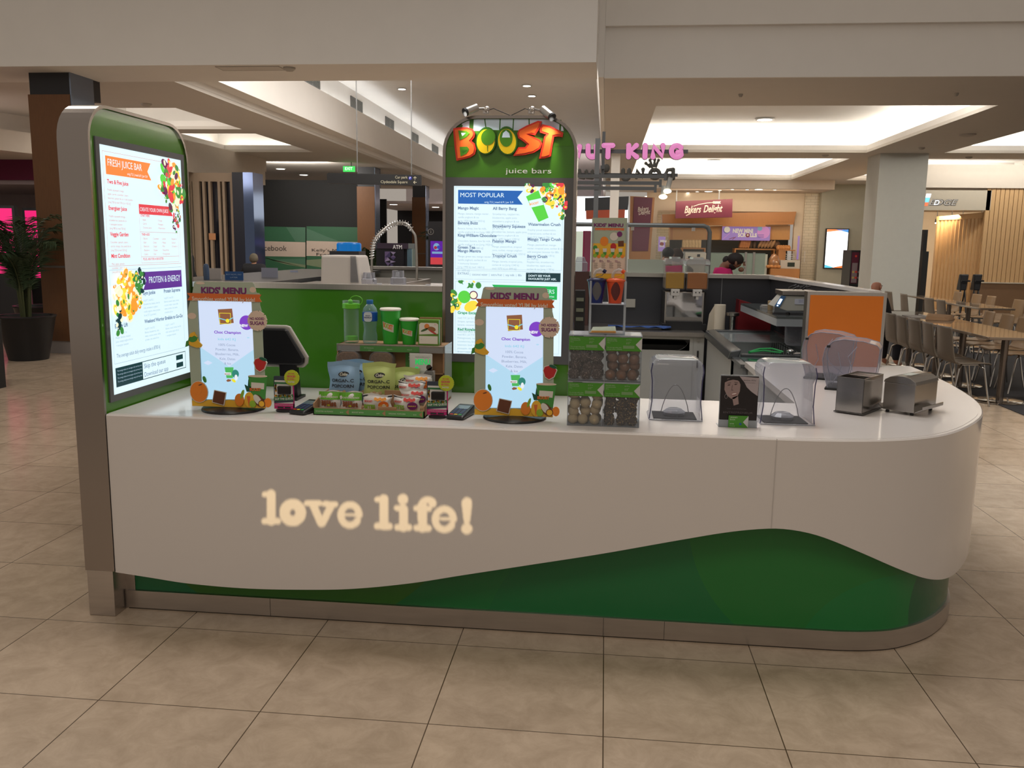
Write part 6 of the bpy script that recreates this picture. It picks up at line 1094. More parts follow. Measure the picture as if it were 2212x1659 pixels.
# left part of the kiosk behind the green partition
ben = thing('rear_bench', 'steel bench with sink behind the green partition', 'bench', (.35, 2.4, 0))
mb = MB(); mb.box(-.28, .94, 1.62, 3.3, 1.33, 1.36); part('top', mb, steel, ben, world=True); mb = MB(); mb.box(-.24, .90, 1.66, 3.2, 0, 1.33); part('carcass', mb, greyp, ben, world=True)
v_ = lambda a, b, y: onY(700 + a / 6.382, 360 + b / 6.382, y)
mb = MB(); z1 = v_(1000, 1535, 3.2).z; mb.box(v_(690, 0, 3.2).x, v_(1470, 0, 3.2).x, 3.18, 3.2, 1.36, z1); mb.box(v_(1440, 0, 3.2).x, v_(1470, 0, 3.2).x, 2.3, 3.18, 1.36, z1); part('upstand', mb, steel, ben, world=True)
BT2 = 1.361
spring_tap([v_(*q, 3.2) for q in ((690, 1450), (690, 1300), (695, 1150), (735, 1000), (850, 880), (960, 800), (1080, 775), (1180, 800), (1250, 900), (1285, 970), (1300, 1200), (1305, 1400))] + [Vector((v_(1300, 0, 3.2).x, 3.2, BT2))], .0085, (.10, .62), 'spring hose tap arching above the rear bench', 3.14, (v_(690, 0, 3.2).x, 3.14, BT2))
u_ = lambda a, b, y=2.2: onY(560 + a / 5.267, 540 + b / 5.267, y)
h0, h1, h2, h3 = u_(693, 480), u_(1145, 480), u_(1112, 45), u_(700, 45)
ho = thing('white_hood', 'tapered white plastic machine cover on the rear bench', 'cover', ((h0.x + h1.x) / 2, 2.25, BT2))
mb = MB(); mb.hexa([(h0.x, 2.2, BT2), (h1.x + .012, 2.2, BT2), (h1.x + .03, 2.42, BT2), (h0.x + .02, 2.42, BT2)], [(h3.x, 2.2, h3.z - .006), (h2.x, 2.2, h3.z - .006), (h2.x + .01, 2.40, h3.z - .006), (h3.x + .02, 2.40, h3.z - .006)]); part('shell', mb, mat('hood_white', (.58, .53, .49), .35), ho, world=True, bevel=.012)
q0, q1 = u_(1042, 370), u_(1100, 70); mb = MB(); mb.prism([(q0.x - .0, q0.z), (u_(1130, 0).x, q0.z), (u_(1100, 0).x, q1.z), (u_(1040, 0).x, q1.z)], 2.192, 2.197, 'y'); part('side_window', mb, glass('hood_window', (.6, .6, .62), .3), ho, world=True)
def tub(x0, x1, zt, y, label):
    t = thing('clear_tub', label, 'tub', ((x0 + x1) / 2, y, BT2), 0, 'upturned clear tubs on the rear bench'); w2 = (x1 - x0) / 2; h = zt - BT2; mb = MB(); rows = []
    for z, s2 in ((0, 1), (h * .62, .97), (h * .66, .78), (h, .74)): P = rrect(-w2 * s2, w2 * s2, -w2 * s2, w2 * s2, .015, 3); rows.append([(a, b, z) for a, b in P + [P[0]]])
    mb.sweep_grid(rows); mb.add(rows[-1][:-1], [tuple(range(len(rows[-1]) - 1))]); part('body', mb, glass('tub_clear', (.75, .76, .85), .28, .04), t, smooth='auto', merge=True)
    mb = MB(); mb.tube([(0, -w2 * .5, h * .66), (0, -w2 * .2, h * .9)], .012, 8); part('blade_socket', mb, greyp, t); return t
tub(u_(1140, 0).x, u_(1300, 0).x, u_(0, 235).z, 2.25, 'upturned clear tub just right of the white hood'); tub(u_(1450, 0).x, u_(1615, 0).x, u_(0, 212).z, 2.3, 'upturned clear tub in the middle of the rear bench')
mb = MB()
for k, a in enumerate((1340, 1895)):
    q = u_(a + 20, 385, 1.5); one('price_tag', (lambda m: (m.box(-.012, .012, -.004, .004, 0, .006), m)[-1])(MB()), mat('tag_white', (.6, .62, .68), .5), ['small white tag on the partition cap below the first tub', 'small white tag on the partition cap near the centre pylon'][k], 'tag', loc=(q.x, 1.51, gtop + .027))
# blue lidded machine behind the hood
q0, q1 = v_(125, 1200, 3.6), v_(455, 1050, 3.6); bl = thing('blue_lid_machine', 'machine with bright blue round lid behind the white hood', 'machine', ((q0.x + q1.x) / 2, 3.7, 1.30)); r = (q1.x - q0.x) / 2
mb = MB(); mb.lathe([(r * .9, 0), (r * .9, q0.z - 1.30)], n=24); part('body', mb, matte_black, bl, smooth='auto'); mb = MB(); mb.lathe([(r, q0.z - 1.30), (r, q1.z - 1.31), (r * .9, q1.z - 1.30), (.001, q1.z - 1.295)], n=28); part('lid', mb, emat('blue_acrylic', (.0, .12, .38), .9), bl, smooth='auto')  # lid given a glow of its own, though it is no lamp
mb = MB(); mb.box(-r - .03, r + .01, -r, r, 0, q0.z - 1.30 + .02); mb.box(-r, r, -r, r, -1.3, 0); part('stand', mb, darkp, bl)
# notices on the left ledge
w_ = lambda a, b, y: onY(400 + a / 6.913, 380 + b / 6.913, y)
def notice(a0, a1, b0, b1, y, mats, label, texts=(), rz=0, nm='counter_notice'):
    p0, p1 = w_(a0, b1, y), w_(a1, b0, y); t = thing(nm, label, 'notice', ((p0.x + p1.x) / 2, y, 1.386)); w2 = (p1.x - p0.x) / 2; h = p1.z - 1.386
    mb = MB(); mb.box(-w2, w2, 0, .006, 0, h); pr = Print(mb, (0, -.0006, 0)); pr.n = Vector((0, -1, 0))
    for s_, fy, wd, sz in texts: pr.text(s_, 0, h * fy, sz, 1, 1, 'c', wid=w2 * 2 * wd)
    part('card', mb, mats, t, merge=None); return t
nb = [mat('notice_blue', (.02, .08, .24), .4), mat('notice_pale', (.35, .45, .6), .5)]
notice(595, 862, 1430, 1560, 2.6, nb, 'blue notice on the left ledge above the left menu card', (('BUY NOW, PAY', .58, .85, .012), ('LATER', .25, .4, .012)))
notice(362, 530, 1380, 1560, 2.7, [mat('notice_white', (.42, .38, .36), .5)], 'plain white card on the left ledge beside the blue notice')
notice(1140, 1378, 1375, 1530, 3.1, [mat('notice_lilac', (.25, .26, .33), .5)], 'pale grey card on the left ledge in front of the man in black')
q = w_(1630, 1515, 4.2); t = notice(1570, 1680, 1415, 1515, 4.2, [mat('notice_lilac2', (.30, .34, .46), .5), mat('notice_light', (.7, .75, .85), .5)], 'small tilted pale blue card at the far end of the left ledge')
p0 = w_(320, 1545, 2.6); mb = MB(); mb.lathe([(.018, 0), (.018, .085), (.012, .098), (.001, .102)], n=16); one('hand_sanitiser', mb, mat('bottle_slate', (.05, .08, .14), .2), 'dark slate bottle on the left ledge beside the white card', 'bottle', smooth='auto', loc=(p0.x, 2.6, 1.386))
# far side clear tubs right of the centre pylon and equipment
mb_ = lambda a, b, y: onY(1200 + a / 5.186, 420 + b / 5.186, y)
q0, q1 = mb_(208, 860, 5.5), mb_(360, 700, 5.5); t = thing('clear_crate', 'stacked clear tubs just right of the centre menu pylon', 'tub', ((q0.x + q1.x) / 2, 5.5, q0.z)); w2 = (q1.x - q0.x) / 2; h = q1.z - q0.z
mb = MB(); mb.prism(rrect(-w2, w2, 0, h * .65, .01, 2), -.08, .08, 'y'); part('lower_tub', mb, glass('tub_clear', (.75, .76, .85), .28, .04), t, bevel=.006); mb = MB(); mb.prism([(-w2 * .8, h * .65), (w2 * .8, h * .65), (w2 * .5, h), (-w2 * .6, h)], -.07, .07, 'y'); part('upper_tub', mb, glass('tub_clear', (.75, .76, .85), .28, .04), t, bevel=.006)
mb = MB(); mb.box(q0.x - .1, q1.x + .02, 5.4, 5.6, .9, q0.z - .002); one('shelf_unit', mb, mat('brown_unit', (.06, .025, .02), .5), 'dark brown unit under the clear tubs beside the centre pylon', 'unit')
q0, q1 = mb_(210, 1470, 4.6), mb_(330, 1080, 4.6); t = thing('card_terminal_rack', 'narrow black and steel machine rack beside the centre pylon', 'rack', ((q0.x + q1.x) / 2, 4.6, 0)); w2 = (q1.x - q0.x) / 2
mb = MB(); mb.box(-w2, w2, 0, .2, 0, q1.z); part('cabinet', mb, matte_black, t); mb = MB(); mb.tube([(-w2 - .02, -.02, 0), (-w2 - .02, -.02, q1.z)], .008, 6); part('side_rail', mb, steel, t)
for zf, cc in ((.93, 'c'), (.80, 's'), (.86, 's')): mb = MB(); mb.box(-w2 * .7, w2 * .8, -.004, -.0005, q1.z * zf, q1.z * zf + .03); part('front_plate', mb, steel, t)
# power point and grey socket near the rail
q = mb_(840, 1230, BW - .01); mb = MB(); mb.box(q.x - .045, q.x + .045, BW - .012, BW - .0205 + .02, q.z - .03, q.z + .05); one('power_socket', mb, mat('socket_beige', (.4, .38, .33), .5), 'beige power socket on the dark rear partition', 'socket')
# ================================================================ doughnut kiosk sign and its frame
DN = 8.0; n_ = lambda a, b, y=DN: onY(1230 + a / 4.147, 160 + b / 4.147, y)
ds = thing('doughnut_sign', 'pink illuminated bubble letter sign on grey rails', 'sign', (n_(650, 0).x, DN, n_(0, 690).z))
pk = emat('pink_letter', (.74, .24, .50), .85); pk2 = mat('letter_return', (.05, .05, .06), .4); frm = mat('frame_grey', (.14, .145, .15), .4, .4)
def stroke_letter(strokes, r, mts, nm='letter', y=DN, d=.05):
    mb = MB()
    for s_ in strokes:
        P = [n_(*p, y) for p in s_]; R_ = r
        mb.tube([Vector((p.x, y - .01, p.z)) for p in P], R_, 12); 
        for e in (P[0], P[-1]): mb.ball(Vector((e.x, y - .01, e.z)), R_, 12)
    for v in mb.v: v.y = y + (v.y - y) * .5
    o = part(nm, mb, mts, ds, world=True, smooth=True)
    mb = MB()
    for s_ in strokes:
        P = [n_(*p, y) for p in s_]
        mb.tube([Vector((p.x, y + .03, p.z)) for p in P], R_ * 1.13, 12)
        for e in (P[0], P[-1]): mb.ball(Vector((e.x, y + .03, e.z)), R_ * 1.13, 12)
    b_ = part('letter_rim', mb, pk2, o, smooth=True); b_.data.transform(Matrix.Translation(-wloc(ds))); return o
def arcp(cx, cy, rx, ry, a0, a1, n=14): return [(cx + rx * math.cos(math.radians(a0 + (a1 - a0) * i / n)), cy - ry * math.sin(math.radians(a0 + (a1 - a0) * i / n))) for i in range(n + 1)]
RR = .031
for st_ in ([[(40, 740), (42, 650), (90, 740), (92, 650)]], [[(168, 645)] + arcp(205, 705, 38, 38, 180, 360) + [(243, 645)]], [[(310, 640), (388, 640)], [(348, 640), (344, 742)]], [[(532, 640), (530, 742)], [(600, 640), (545, 692), (602, 742)]], [[(680, 640), (676, 742)]], [[(748, 742), (752, 642), (835, 740), (838, 640)]], [arcp(962, 692, 48, 52, 40, 330, 18) + [(1008, 702), (970, 702)]]): stroke_letter(st_, RR, pk)
mb = MB(); p0, p1 = n_(60, 692, DN + .08), n_(1062, 692, DN + .08); mb.box(p0.x - .3, p1.x, DN + .06, DN + .10, p0.z - .022, p0.z + .022); part('rail', mb, frm, ds, world=True)
y2 = DN + 1.0
ds2 = thing('lettered_sign', 'grey back of a second lettered sign with small crown below the pink letters', 'sign', (n_(700, 0, y2).x, y2, n_(0, 900, y2).z))
def back(strokes, r):
    mb = MB()
    for s_ in strokes:
        P = [n_(*p, y2) for p in s_]; mb.tube([(p.x, y2, p.z) for p in P], r, 10)
        for e in (P[0], P[-1]): mb.ball((e.x, y2, e.z), r, 10)
    return part('letter_back', mb, mat('letter_back', (.12, .12, .11), .5), ds2, world=True, smooth=True)
back([[(480, 860)] + arcp(505, 925, 25, 20, 180, 360) + [(535, 860)]], .028); back([[(600, 925), (600, 860), (655, 925), (660, 855)]], .026); back([arcp(765, 895, 42, 38, 0, 360)], .028); back([[(930, 855), (930, 935)], [(930, 855), (880, 860), (860, 900), (885, 940), (930, 935)]], .026)
back([[(205, 870), (205, 930)], [(150, 870), (160, 930), (200, 930)]], .024); back([[(90, 865), (100, 930), (130, 930)]], .024)
back([[(330, 840), (325, 850)]], .05)
mb = MB()
for (a, b) in ((685, 800), (722, 772), (765, 768), (798, 772)):
    p = n_(a, b, y2); q = n_(755, 835, y2); mb.tube([(p.x, y2, p.z), (q.x + (p.x - q.x) * .35, y2, q.z)], [.013, .02], 8); mb.ball((p.x, y2, p.z), .022, 8)
mb.tube([(n_(745, 0, y2).x, y2 - .04, n_(0, 800, y2).z), (n_(800, 0, y2).x, y2 - .04, n_(0, 880, y2).z)], .014, 6); part('crown', mb, mat('letter_back', (.12, .12, .11), .5), ds2, world=True, smooth='auto')
xq_ = n_(325, 0, y2).x; mb = MB(); p0, p1 = n_(0, 897, y2), n_(972, 897, y2); mb.box(p0.x - .3, p1.x, y2 + .03, y2 + .07, p0.z - .02, p0.z + .02); part('rail', mb, frm, ds2, world=True); mb = MB(); mb.box(xq_ - .02, xq_ + .02, DN - .05, y2 + .05, p0.z - .02, p0.z + .02); part('bracket', mb, frm, ds2, world=True)
fr_ = thing('sign_frame', 'grey steel post and rails holding the doughnut sign', 'frame', (n_(245, 0).x, DN - .1, 0)); yf_ = DN - .1
mb = MB(); xp = n_(245, 900, yf_).x; mb.box(xp - .028, xp + .028, yf_, yf_ + .05, 0, n_(245, 575, yf_).z); part('post', mb, mat('post_grey', (.22, .23, .24), .4, .3), fr_, world=True)
xq = n_(325, 0, yf_).x
mb = MB(); mb.box(xq - .018, xq + .018, yf_ + .1, yf_ + .14, n_(325, 900, yf_).z, n_(325, 505, yf_).z); part('upper_post', mb, frm, fr_, world=True)
for b, x1_ in ((918, 860), (978, 815), (1026, 770)):
    p0, p1 = n_(60, b, yf_), n_(x1_, b, yf_); mb = MB(); mb.box(p0.x - .3, p1.x, yf_ - .01, yf_ + .03, p1.z - .020, p1.z + .020); mb.box(p1.x - .015, p1.x + .015, yf_ - .015, yf_ + .035, p1.z - .045, p1.z + .045); part('rail', mb, frm, fr_, world=True)
for (a, b, c, d) in ((905, 930, 875, 1050), (845, 1000, 838, 1100)):
    p0, p1 = n_(a, b, yf_), n_(c, d, yf_); t = thing('track_spotlight', 'white spotlight hung from the sign rails, ' + ('nearer the sign end' if a > 900 else 'the lower one'), 'spotlight', (p0.x, yf_, p0.z)); mb = MB(); mb.tube([(p0.x, yf_, p0.z), (p1.x, yf_, p1.z)], .030, 10); part('housing', mb, mat('spot_white', (.4, .4, .38), .4), t, world=True, smooth='auto'); mb = MB(); mb.ball((p1.x, yf_ - .01, p1.z), .050, 12, rz=.028); part('lamp', mb, emat('warm_lamp', (1, .93, .72), 6), t, world=True, smooth=True)
# the doughnut kiosk's own pale column
mb = MB(); y = 19.5; q0, q1 = n_(375, 800, y), n_(455, 800, y); q2, q3 = n_(355, 1290, y), n_(432, 1290, y); mb.hexa([(q2.x, y, 0), (q3.x, y, 0), (q3.x, y + .2, 0), (q2.x, y + .2, 0)], [(q0.x, y, SZ), (q1.x, y, SZ), (q1.x, y + .2, SZ), (q0.x, y + .2, SZ)]); struct('wall_slim_column', mb, paintw)
# pink board low left of it
mb = MB(); y = 9.5; q0, q1 = mb_(300, 790, y), mb_(398, 408, y); mb.box(q0.x, q1.x, y, y + .05, 0, q1.z); one('pink_board', mb, mat('board_pink', (.35, .015, .10), .5), 'dark pink board standing behind the kids menu poster', 'board')
# ================================================================ people
def skin_obj(name, joints, bones, mats, parent, sub=2):
    me = bpy.data.meshes.new(name); ks = list(joints); me.from_pydata([joints[k][0] for k in ks], [(ks.index(a), ks.index(b)) for a, b in bones][:], [])
    me.materials.append(mats); o = bpy.data.objects.new(name, me); COL.objects.link(o); o.parent = parent
    sk = o.modifiers.new('skin', 'SKIN'); sk.use_smooth_shade = True; me.skin_vertices
    for i, k in enumerate(ks): r = joints[k][1]; me.skin_vertices[0].data[i].radius = r if isinstance(r, tuple) else (r, r); me.skin_vertices[0].data[i].use_root = (i == 0)
    s2 = o.modifiers.new('sub', 'SUBSURF'); s2.levels = sub; s2.render_levels = sub; return o
def person(label, loc, rz, skin, shirt, trousers, hair, pose='stand', H=1.68, hairlen='short', look=0, arms='down', group=None, hunch=0, bulk=0):
    """built facing -y, feet at z=0"""
    t = thing('person', label, 'person', loc, rz, group); k = H / 1.68; J = {}
    def j(n, x, y, z, r): J[n] = ((x * k, y * k, z * k), tuple(q * k for q in r) if isinstance(r, tuple) else r * k)
    dz = 0; 
    if pose == 'sit': dz = -.42
    j('pelvis', 0, 0, .95 + dz, (.14, .10)); j('waist', 0, 0, 1.08 + dz, (.125, .09)); j('chest', 0, .0, 1.26 + dz, (.145, .10)); j('neckb', 0, .01, 1.40 + dz, (.06, .055)); j('neck', 0, 0, 1.46 + dz, .048); fx = -.02 + look * -.03
    fx -= hunch * .09; hd_ = hunch * .07
    j('skull', 0, fx, 1.555 + dz - hd_, (.070, .085)); j('crown', 0, fx + .005, 1.625 + dz - hd_, (.055, .065))
    B = [('pelvis', 'waist'), ('waist', 'chest'), ('chest', 'neckb'), ('neckb', 'neck'), ('neck', 'skull'), ('skull', 'crown')]
    for s_, n in ((-1, 'l'), (1, 'r')):
        j('sh' + n, s_ * .17, .005, 1.37 + dz, .055)
        if arms == 'down': e = (s_ * .21, .02, 1.12 + dz); w_ = (s_ * .20, -.10, .90 + dz)
        elif arms == 'front': e = (s_ * .21, -.05, 1.12 + dz); w_ = (s_ * .12, -.28, 1.06 + dz)
        else: e = (s_ * .30, -.05, 1.32 + dz); w_ = (s_ * .12, -.14, 1.50 + dz)
        j('el' + n, *e, .040); j('wr' + n, *w_, .028); hd = (Vector(w_) - Vector(e)).normalized(); h0 = Vector(w_) + hd * .05; j('pm' + n, *h0, (.036, .02)); B += [('chest', 'sh' + n), ('sh' + n, 'el' + n), ('el' + n, 'wr' + n), ('wr' + n, 'pm' + n)]
        for f in range(4): q = h0 + hd * (.045 + .01 * (f in (1, 2))) + Vector((.016 * (f - 1.5), -.008 * f * .3, -.01)); j('f%d' % f + n, *q, .009); B.append(('pm' + n, 'f%d' % f + n))
        q = h0 + Vector((-s_ * .035, -.02, .0)) + hd * .01; j('th' + n, *q, .010); B.append(('pm' + n, 'th' + n))
        if pose == 'sit': j('hp' + n, s_ * .09, -.02, .53, .085); j('kn' + n, s_ * .11, -.42, .52, .06); j('an' + n, s_ * .11, -.40, .09, .04); j('to' + n, s_ * .11, -.52, .04, .035)
        else: j('hp' + n, s_ * .09, 0, .88, .09); j('kn' + n, s_ * .10, -.01, .48, .058); j('an' + n, s_ * .10, .02, .09, .04); j('to' + n, s_ * .11, -.10, .04, .035)
        B += [('pelvis', 'hp' + n), ('hp' + n, 'kn' + n), ('kn' + n, 'an' + n), ('an' + n, 'to' + n)]
    body = skin_obj('body', J, B, skin, t)
    def clothing(name, keys, m, grow, cuts=()):
        JJ = {a: (J[a][0], tuple(q + grow for q in J[a][1]) if isinstance(J[a][1], tuple) else J[a][1] + grow) for a in keys}
        JJ.update(dict(cuts)); return skin_obj(name, JJ, [b for b in B if b[0] in JJ and b[1] in JJ], m, t)
    clothing('shirt', ['pelvis', 'waist', 'chest', 'neckb', 'shl', 'shr', 'ell', 'elr'] + (['wrl', 'wrr'] if arms == 'down' else []), shirt, .016 + bulk)
    clothing('trousers', ['pelvis', 'hpl', 'hpr', 'knl', 'knr', 'anl', 'anr'], trousers, .014)
    c = Vector(J['skull'][0]); hz_ = c.z + .035 * k
    mb = MB()   # face: nose, brow, eyes, mouth, ears
    mb.hexa([(-.013 * k, c.y - .078 * k, c.z - .03 * k), (.013 * k, c.y - .078 * k, c.z - .03 * k), (.013 * k, c.y - .06 * k, c.z - .03 * k), (-.013 * k, c.y - .06 * k, c.z - .03 * k)], [(-.005 * k, c.y - .080 * k, c.z + .015 * k), (.005 * k, c.y - .080 * k, c.z + .015 * k), (.005 * k, c.y - .06 * k, c.z + .015 * k), (-.005 * k, c.y - .06 * k, c.z + .015 * k)])
    mb.v[0].y -= .012 * k; mb.v[1].y -= .012 * k; mb.ball((0, c.y - .045 * k, c.z - .07 * k), .032 * k, 10, rz=.026 * k)
    for s_ in (-1, 1): mb.ball((s_ * .072 * k, c.y + .005, c.z - .005 * k), .014 * k, 8, rz=.028 * k)
    part('face', mb, skin, t, smooth=True)
    mb = MB()
    for s_ in (-1, 1): mb.ball((s_ * .028 * k, c.y - .077 * k, c.z + .012 * k), .009 * k, 8, rz=.005 * k)
    mb.box(-.018 * k, .018 * k, c.y - .084 * k, c.y - .078 * k, c.z - .055 * k, c.z - .049 * k); part('eyes_and_mouth', mb, mat('eye_dark', (.03, .015, .012), .4), t, smooth=True)
    if hair is not None:
        mb = MB(); mb.ball((0, c.y + .022 * k, c.z + .035 * k), .082 * k, 16, rz=.075 * k, ry=.09 * k, jit=.06)
        if hairlen == 'bun': mb.ball((0, c.y + .115 * k, c.z + .03 * k), .042 * k, 12, jit=.15); mb.ball((0, c.y + .05 * k, c.z - .02 * k), .06 * k, 12, rz=.06 * k)
        if hairlen == 'full': mb.ball((0, c.y + .03 * k, c.z + .0 * k), .092 * k, 14, rz=.095 * k, jit=.12)
        part('hair', mb, hair, t, smooth=True)
    return t
sk1 = mat('skin_warm', (.42, .22, .14), .55); sk2 = mat('skin_brown', (.20, .095, .055), .55); coatm = mat('black_coat', (.01, .01, .012), .9); pinks = mat('pink_shirt', (.50, .012, .13), .8); dkt = mat('dark_trousers', (.015, .015, .02), .85)
q = onY(548, 548, 12.5)
person('person in a black coat with short grey hair standing beyond the left ledge', (q.x, 12.5, 0), PI, sk1, coatm, dkt, mat('hair_grey', (.12, .10, .07), .9), H=q.z / .985, hairlen='full', bulk=.085)
q = onY(402, 560, 12.0)
person('person in a dark coat beside the teal panel, mostly hidden by the menu pylon', (q.x - .05, 12.0, 0), 2.6, sk1, coatm, dkt, mat('hair_brown', (.04, .02, .012), .9), H=1.62, hairlen='full', bulk=.04)
q = onY(1565, 545, 6.9)
person('person in a pink shirt with dark hair in a bun looking down to the right', (q.x, 6.9, 0), PI / 2 - .25, sk2, pinks, dkt, mat('hair_black', (.012, .008, .008), .7), H=q.z / .95, hairlen='bun', look=1, arms='front', hunch=1, bulk=.02)
q = onY(1444, 535, 9.2)
person('person in a pink shirt seen from behind above the juice dispenser', (q.x, 9.2, 0), PI - .3, sk2, pinks, dkt, mat('hair_black', (.012, .008, .008), .7), H=q.z / .985, hairlen='short')
q = onY(1462, 537, 9.6)
person('person with curly brown hair and raised arm behind the juice dispenser', (q.x, 9.6, 0), PI + .5, mat('skin_warm', (.42, .22, .14), .55), mat('shirt_grey', (.2, .2, .2), .8), dkt, mat('hair_brown', (.05, .025, .012), .9), H=q.z / .985, hairlen='full', arms='up')
person('bald person with glasses in a dark coat seated at the table behind the orange panel', (5.47, 9.75, 0), PI / 2 + .6, mat('skin_pink', (.45, .20, .13), .5), coatm, dkt, None, pose='sit', H=1.68, arms='front')
# ================================================================ food court furniture
ply = mat('beech_ply', (.30, .19, .10), .35, 0, .1, 10, stretch=(1, 1, 12)); seat_grey = mat('laminate_taupe', (.13, .105, .08), .35); legm = mat('chrome_leg', (.6, .58, .55), .15, 1)
def make_chair(loc, rz, label, m_):
    t = thing('dining_chair', label, 'chair', loc, rz, 'dining chairs in the food court')
    P = [Vector((0, -.20, .435)), Vector((0, -.17, .45)), Vector((0, 0, .448)), Vector((0, .13, .445)), Vector((0, .19, .47)), Vector((0, .215, .56)), Vector((0, .235, .70)), Vector((0, .255, .84))]
    P = smooth_path([(p.y, p.z) for p in P], .03); n = len(P)
    for nm, a, b in (('seat', 0, int(n * .52)), ('backrest', int(n * .52) - 1, n)):
        rows = []
        for i in range(a, b):
            f = i / (n - 1); w2 = .205 - .03 * abs(f - .5) * 2; rows.append([(w2 * u, P[i].x + (.03 * (1 - u * u) if f > .6 else 0), P[i].y + (.012 * u * u if f < .5 else 0)) for u in (-1, -.8, -.4, 0, .4, .8, 1)])
        mb = MB(); mb.sweep_grid(rows); part(nm, mb, [m_], t, smooth=True, solid=.012, merge=True)
    for sx_ in (-1, 1):
        for sy_ in (-1, 1): mb = MB(); mb.tube([(sx_ * .12, sy_ * .09, .438), (sx_ * .165, sy_ * .13, .40), (sx_ * .20, sy_ * .20, 0)], .010, 8); part('leg', mb, legm, t, smooth='auto')
    mb = MB(); mb.tube([(-.12, -.09, .437), (.12, -.09, .437), (.12, .09, .437), (-.12, .09, .437)], .009, 8, closed=True); part('under_frame', mb, legm, t, smooth='auto'); return t
E_ = PI / 2   # back on the -x side: chair faces +x when rotated so +y (back) points to -x
ch = None; spots = []
names5 = ['nearest', 'second', 'third', 'fourth', 'farthest']
for i, y in enumerate((7.05, 7.52, 7.98, 8.43, 8.87)): spots.append((5.66, y, E_ + [.06, -.04, .03, 0, .05][i], 'ply chair on the aisle side of the near table row, %s of five' % names5[i], 0))
for i, y in enumerate((7.15, 7.95, 8.5, 9.0, 9.55)): spots.append((6.66, y, -E_ + [.1, -.05, .05, .0, -.06][i], 'ply chair across the near table row, %s of five from the front' % names5[i], 1))
for i, y in enumerate((12.2, 12.75, 14.0, 14.9)): spots.append((7.5, y, E_ + .05 * (i % 2), 'ply chair on the near side of the second table row, %s of four' % names5[i], 0))
for i, y in enumerate((10.95, 12.7, 13.8, 14.4, 15.3)): spots.append((8.45, y, -E_ + .06 * (i % 2), 'ply chair on the far side of the second table row, %s of five' % names5[i], 1))
for i, (x, y) in enumerate(((7.35, 15.9), (7.45, 16.6))): spots.append((x, y, E_, 'ply chair against the grey pillar, %s one' % ('nearer', 'farther')[i], 1))
chs = [make_chair((spots[0][0], spots[0][1], .007 if spots[0][0] > 6.02 else .001), spots[0][2], spots[0][3], seat_grey), make_chair((spots[5][0], spots[5][1], .007), spots[5][2], spots[5][3], ply)]
for i, (x, y, r, lab, kd) in enumerate(spots):
    if i in (0, 5): continue
    dup(chs[kd], (x, y, .007 if x > 6.2 else .001), r, lab)
tt_ = mat('glossy_table', (.20, .15, .11), .07, 0, .05, spec=.7)
def table(x0, x1, y0, y1, label):
    t = thing('dining_table', label, 'table', ((x0 + x1) / 2, (y0 + y1) / 2, .007), 0, 'dining tables in the food court'); w2, d2 = (x1 - x0) / 2, (y1 - y0) / 2
    mb = MB(); mb.prism(rrect(-w2, w2, -d2, d2, .03, 3), .712, .742, 'z'); part('tabletop', mb, tt_, t, bevel=.004)
    for s_ in (-1, 1):
        mb = MB(); mb.lathe([(.26, 0), (.262, .006), (.24, .014), (.05, .022), (.001, .022)], (.03, s_ * d2 * .58, 0), 28); part('base', mb, legm, t, smooth='auto'); mb = MB(); mb.tube([(.03, s_ * d2 * .58, .02), (.03, s_ * d2 * .58, .712)], .038, 14); part('post', mb, mat('post_steel', (.2, .17, .15), .25, .9), t, smooth='auto')
table(5.78, 6.42, 6.82, 8.76, 'glossy brown table nearest the juice counter corner'); table(5.80, 6.42, 8.80, 10.6, 'glossy brown table behind the nearest one, by the seated person'); table(7.70, 8.25, 11.8, 13.3, 'glossy brown table at the near end of the second row'); table(7.80, 8.15, 13.4, 15.5, 'glossy brown table at the far end of the second row')
mb = MB(); mb.hexa([(5.9, 9.0, .7495), (6.15, 8.9, .7495), (6.35, 9.2, .7495), (6.0, 9.3, .7495)], [(5.93, 9.04, .80), (6.12, 8.98, .79), (6.30, 9.2, .81), (6.02, 9.26, .82)]); one('paper_bag', mb, mat('brown_paper', (.32, .19, .10), .8), 'flattened brown paper bag lying on the table by the seated person', 'bag', bevel=.01)
mb = MB(); mb.box(5.85, 6.05, 9.35, 9.75, .7495, .757); mb.tube([(6.06, 9.35, .765), (6.06, 9.7, .765)], .014, 8); one('newspaper', mb, mat('newsprint', (.40, .38, .36), .8), 'folded newspaper on the table in front of the seated person', 'newspaper')
# ================================================================ brown columns, planters, palms
wood = mat('brown_wood', (.15, .065, .024), .55, 0, .25, 6, stretch=(14, 14, 1)); bluegrey = mat('column_edge', (.20, .24, .32), .2, .6)
def column(x0, x1, y, zt, label):
    t = thing('clad_column', label, 'column', ((x0 + x1) / 2, y, 0), 0, 'wood clad mall columns'); w2 = (x1 - x0) / 2
    mb = MB(); mb.box(-w2, w2, 0, .55, .18, zt); part('wood_cladding', mb, wood, t); mb = MB(); mb.box(w2, w2 + .02, .01, .55, .18, SZ - .02); part('side_strip', mb, bluegrey, t)
    mb = MB(); mb.box(-w2 + .02, w2 - .0, .02, .75, zt, SZ); part('black_head', mb, mat('column_black', (.018, .018, .022), .5), t)
    mb = MB(); mb.box(-w2 - .005, w2 + .003, -.006, -.001, 1.22, 1.25); part('band', mb, mat('band_grey', (.14, .12, .11), .4), t)
    mb = MB(); mb.box(-w2 + .02, w2 + .02, .02, .56, 0, .18); part('skirting', mb, mat('skirting_stone', (.32, .29, .28), .4), t)
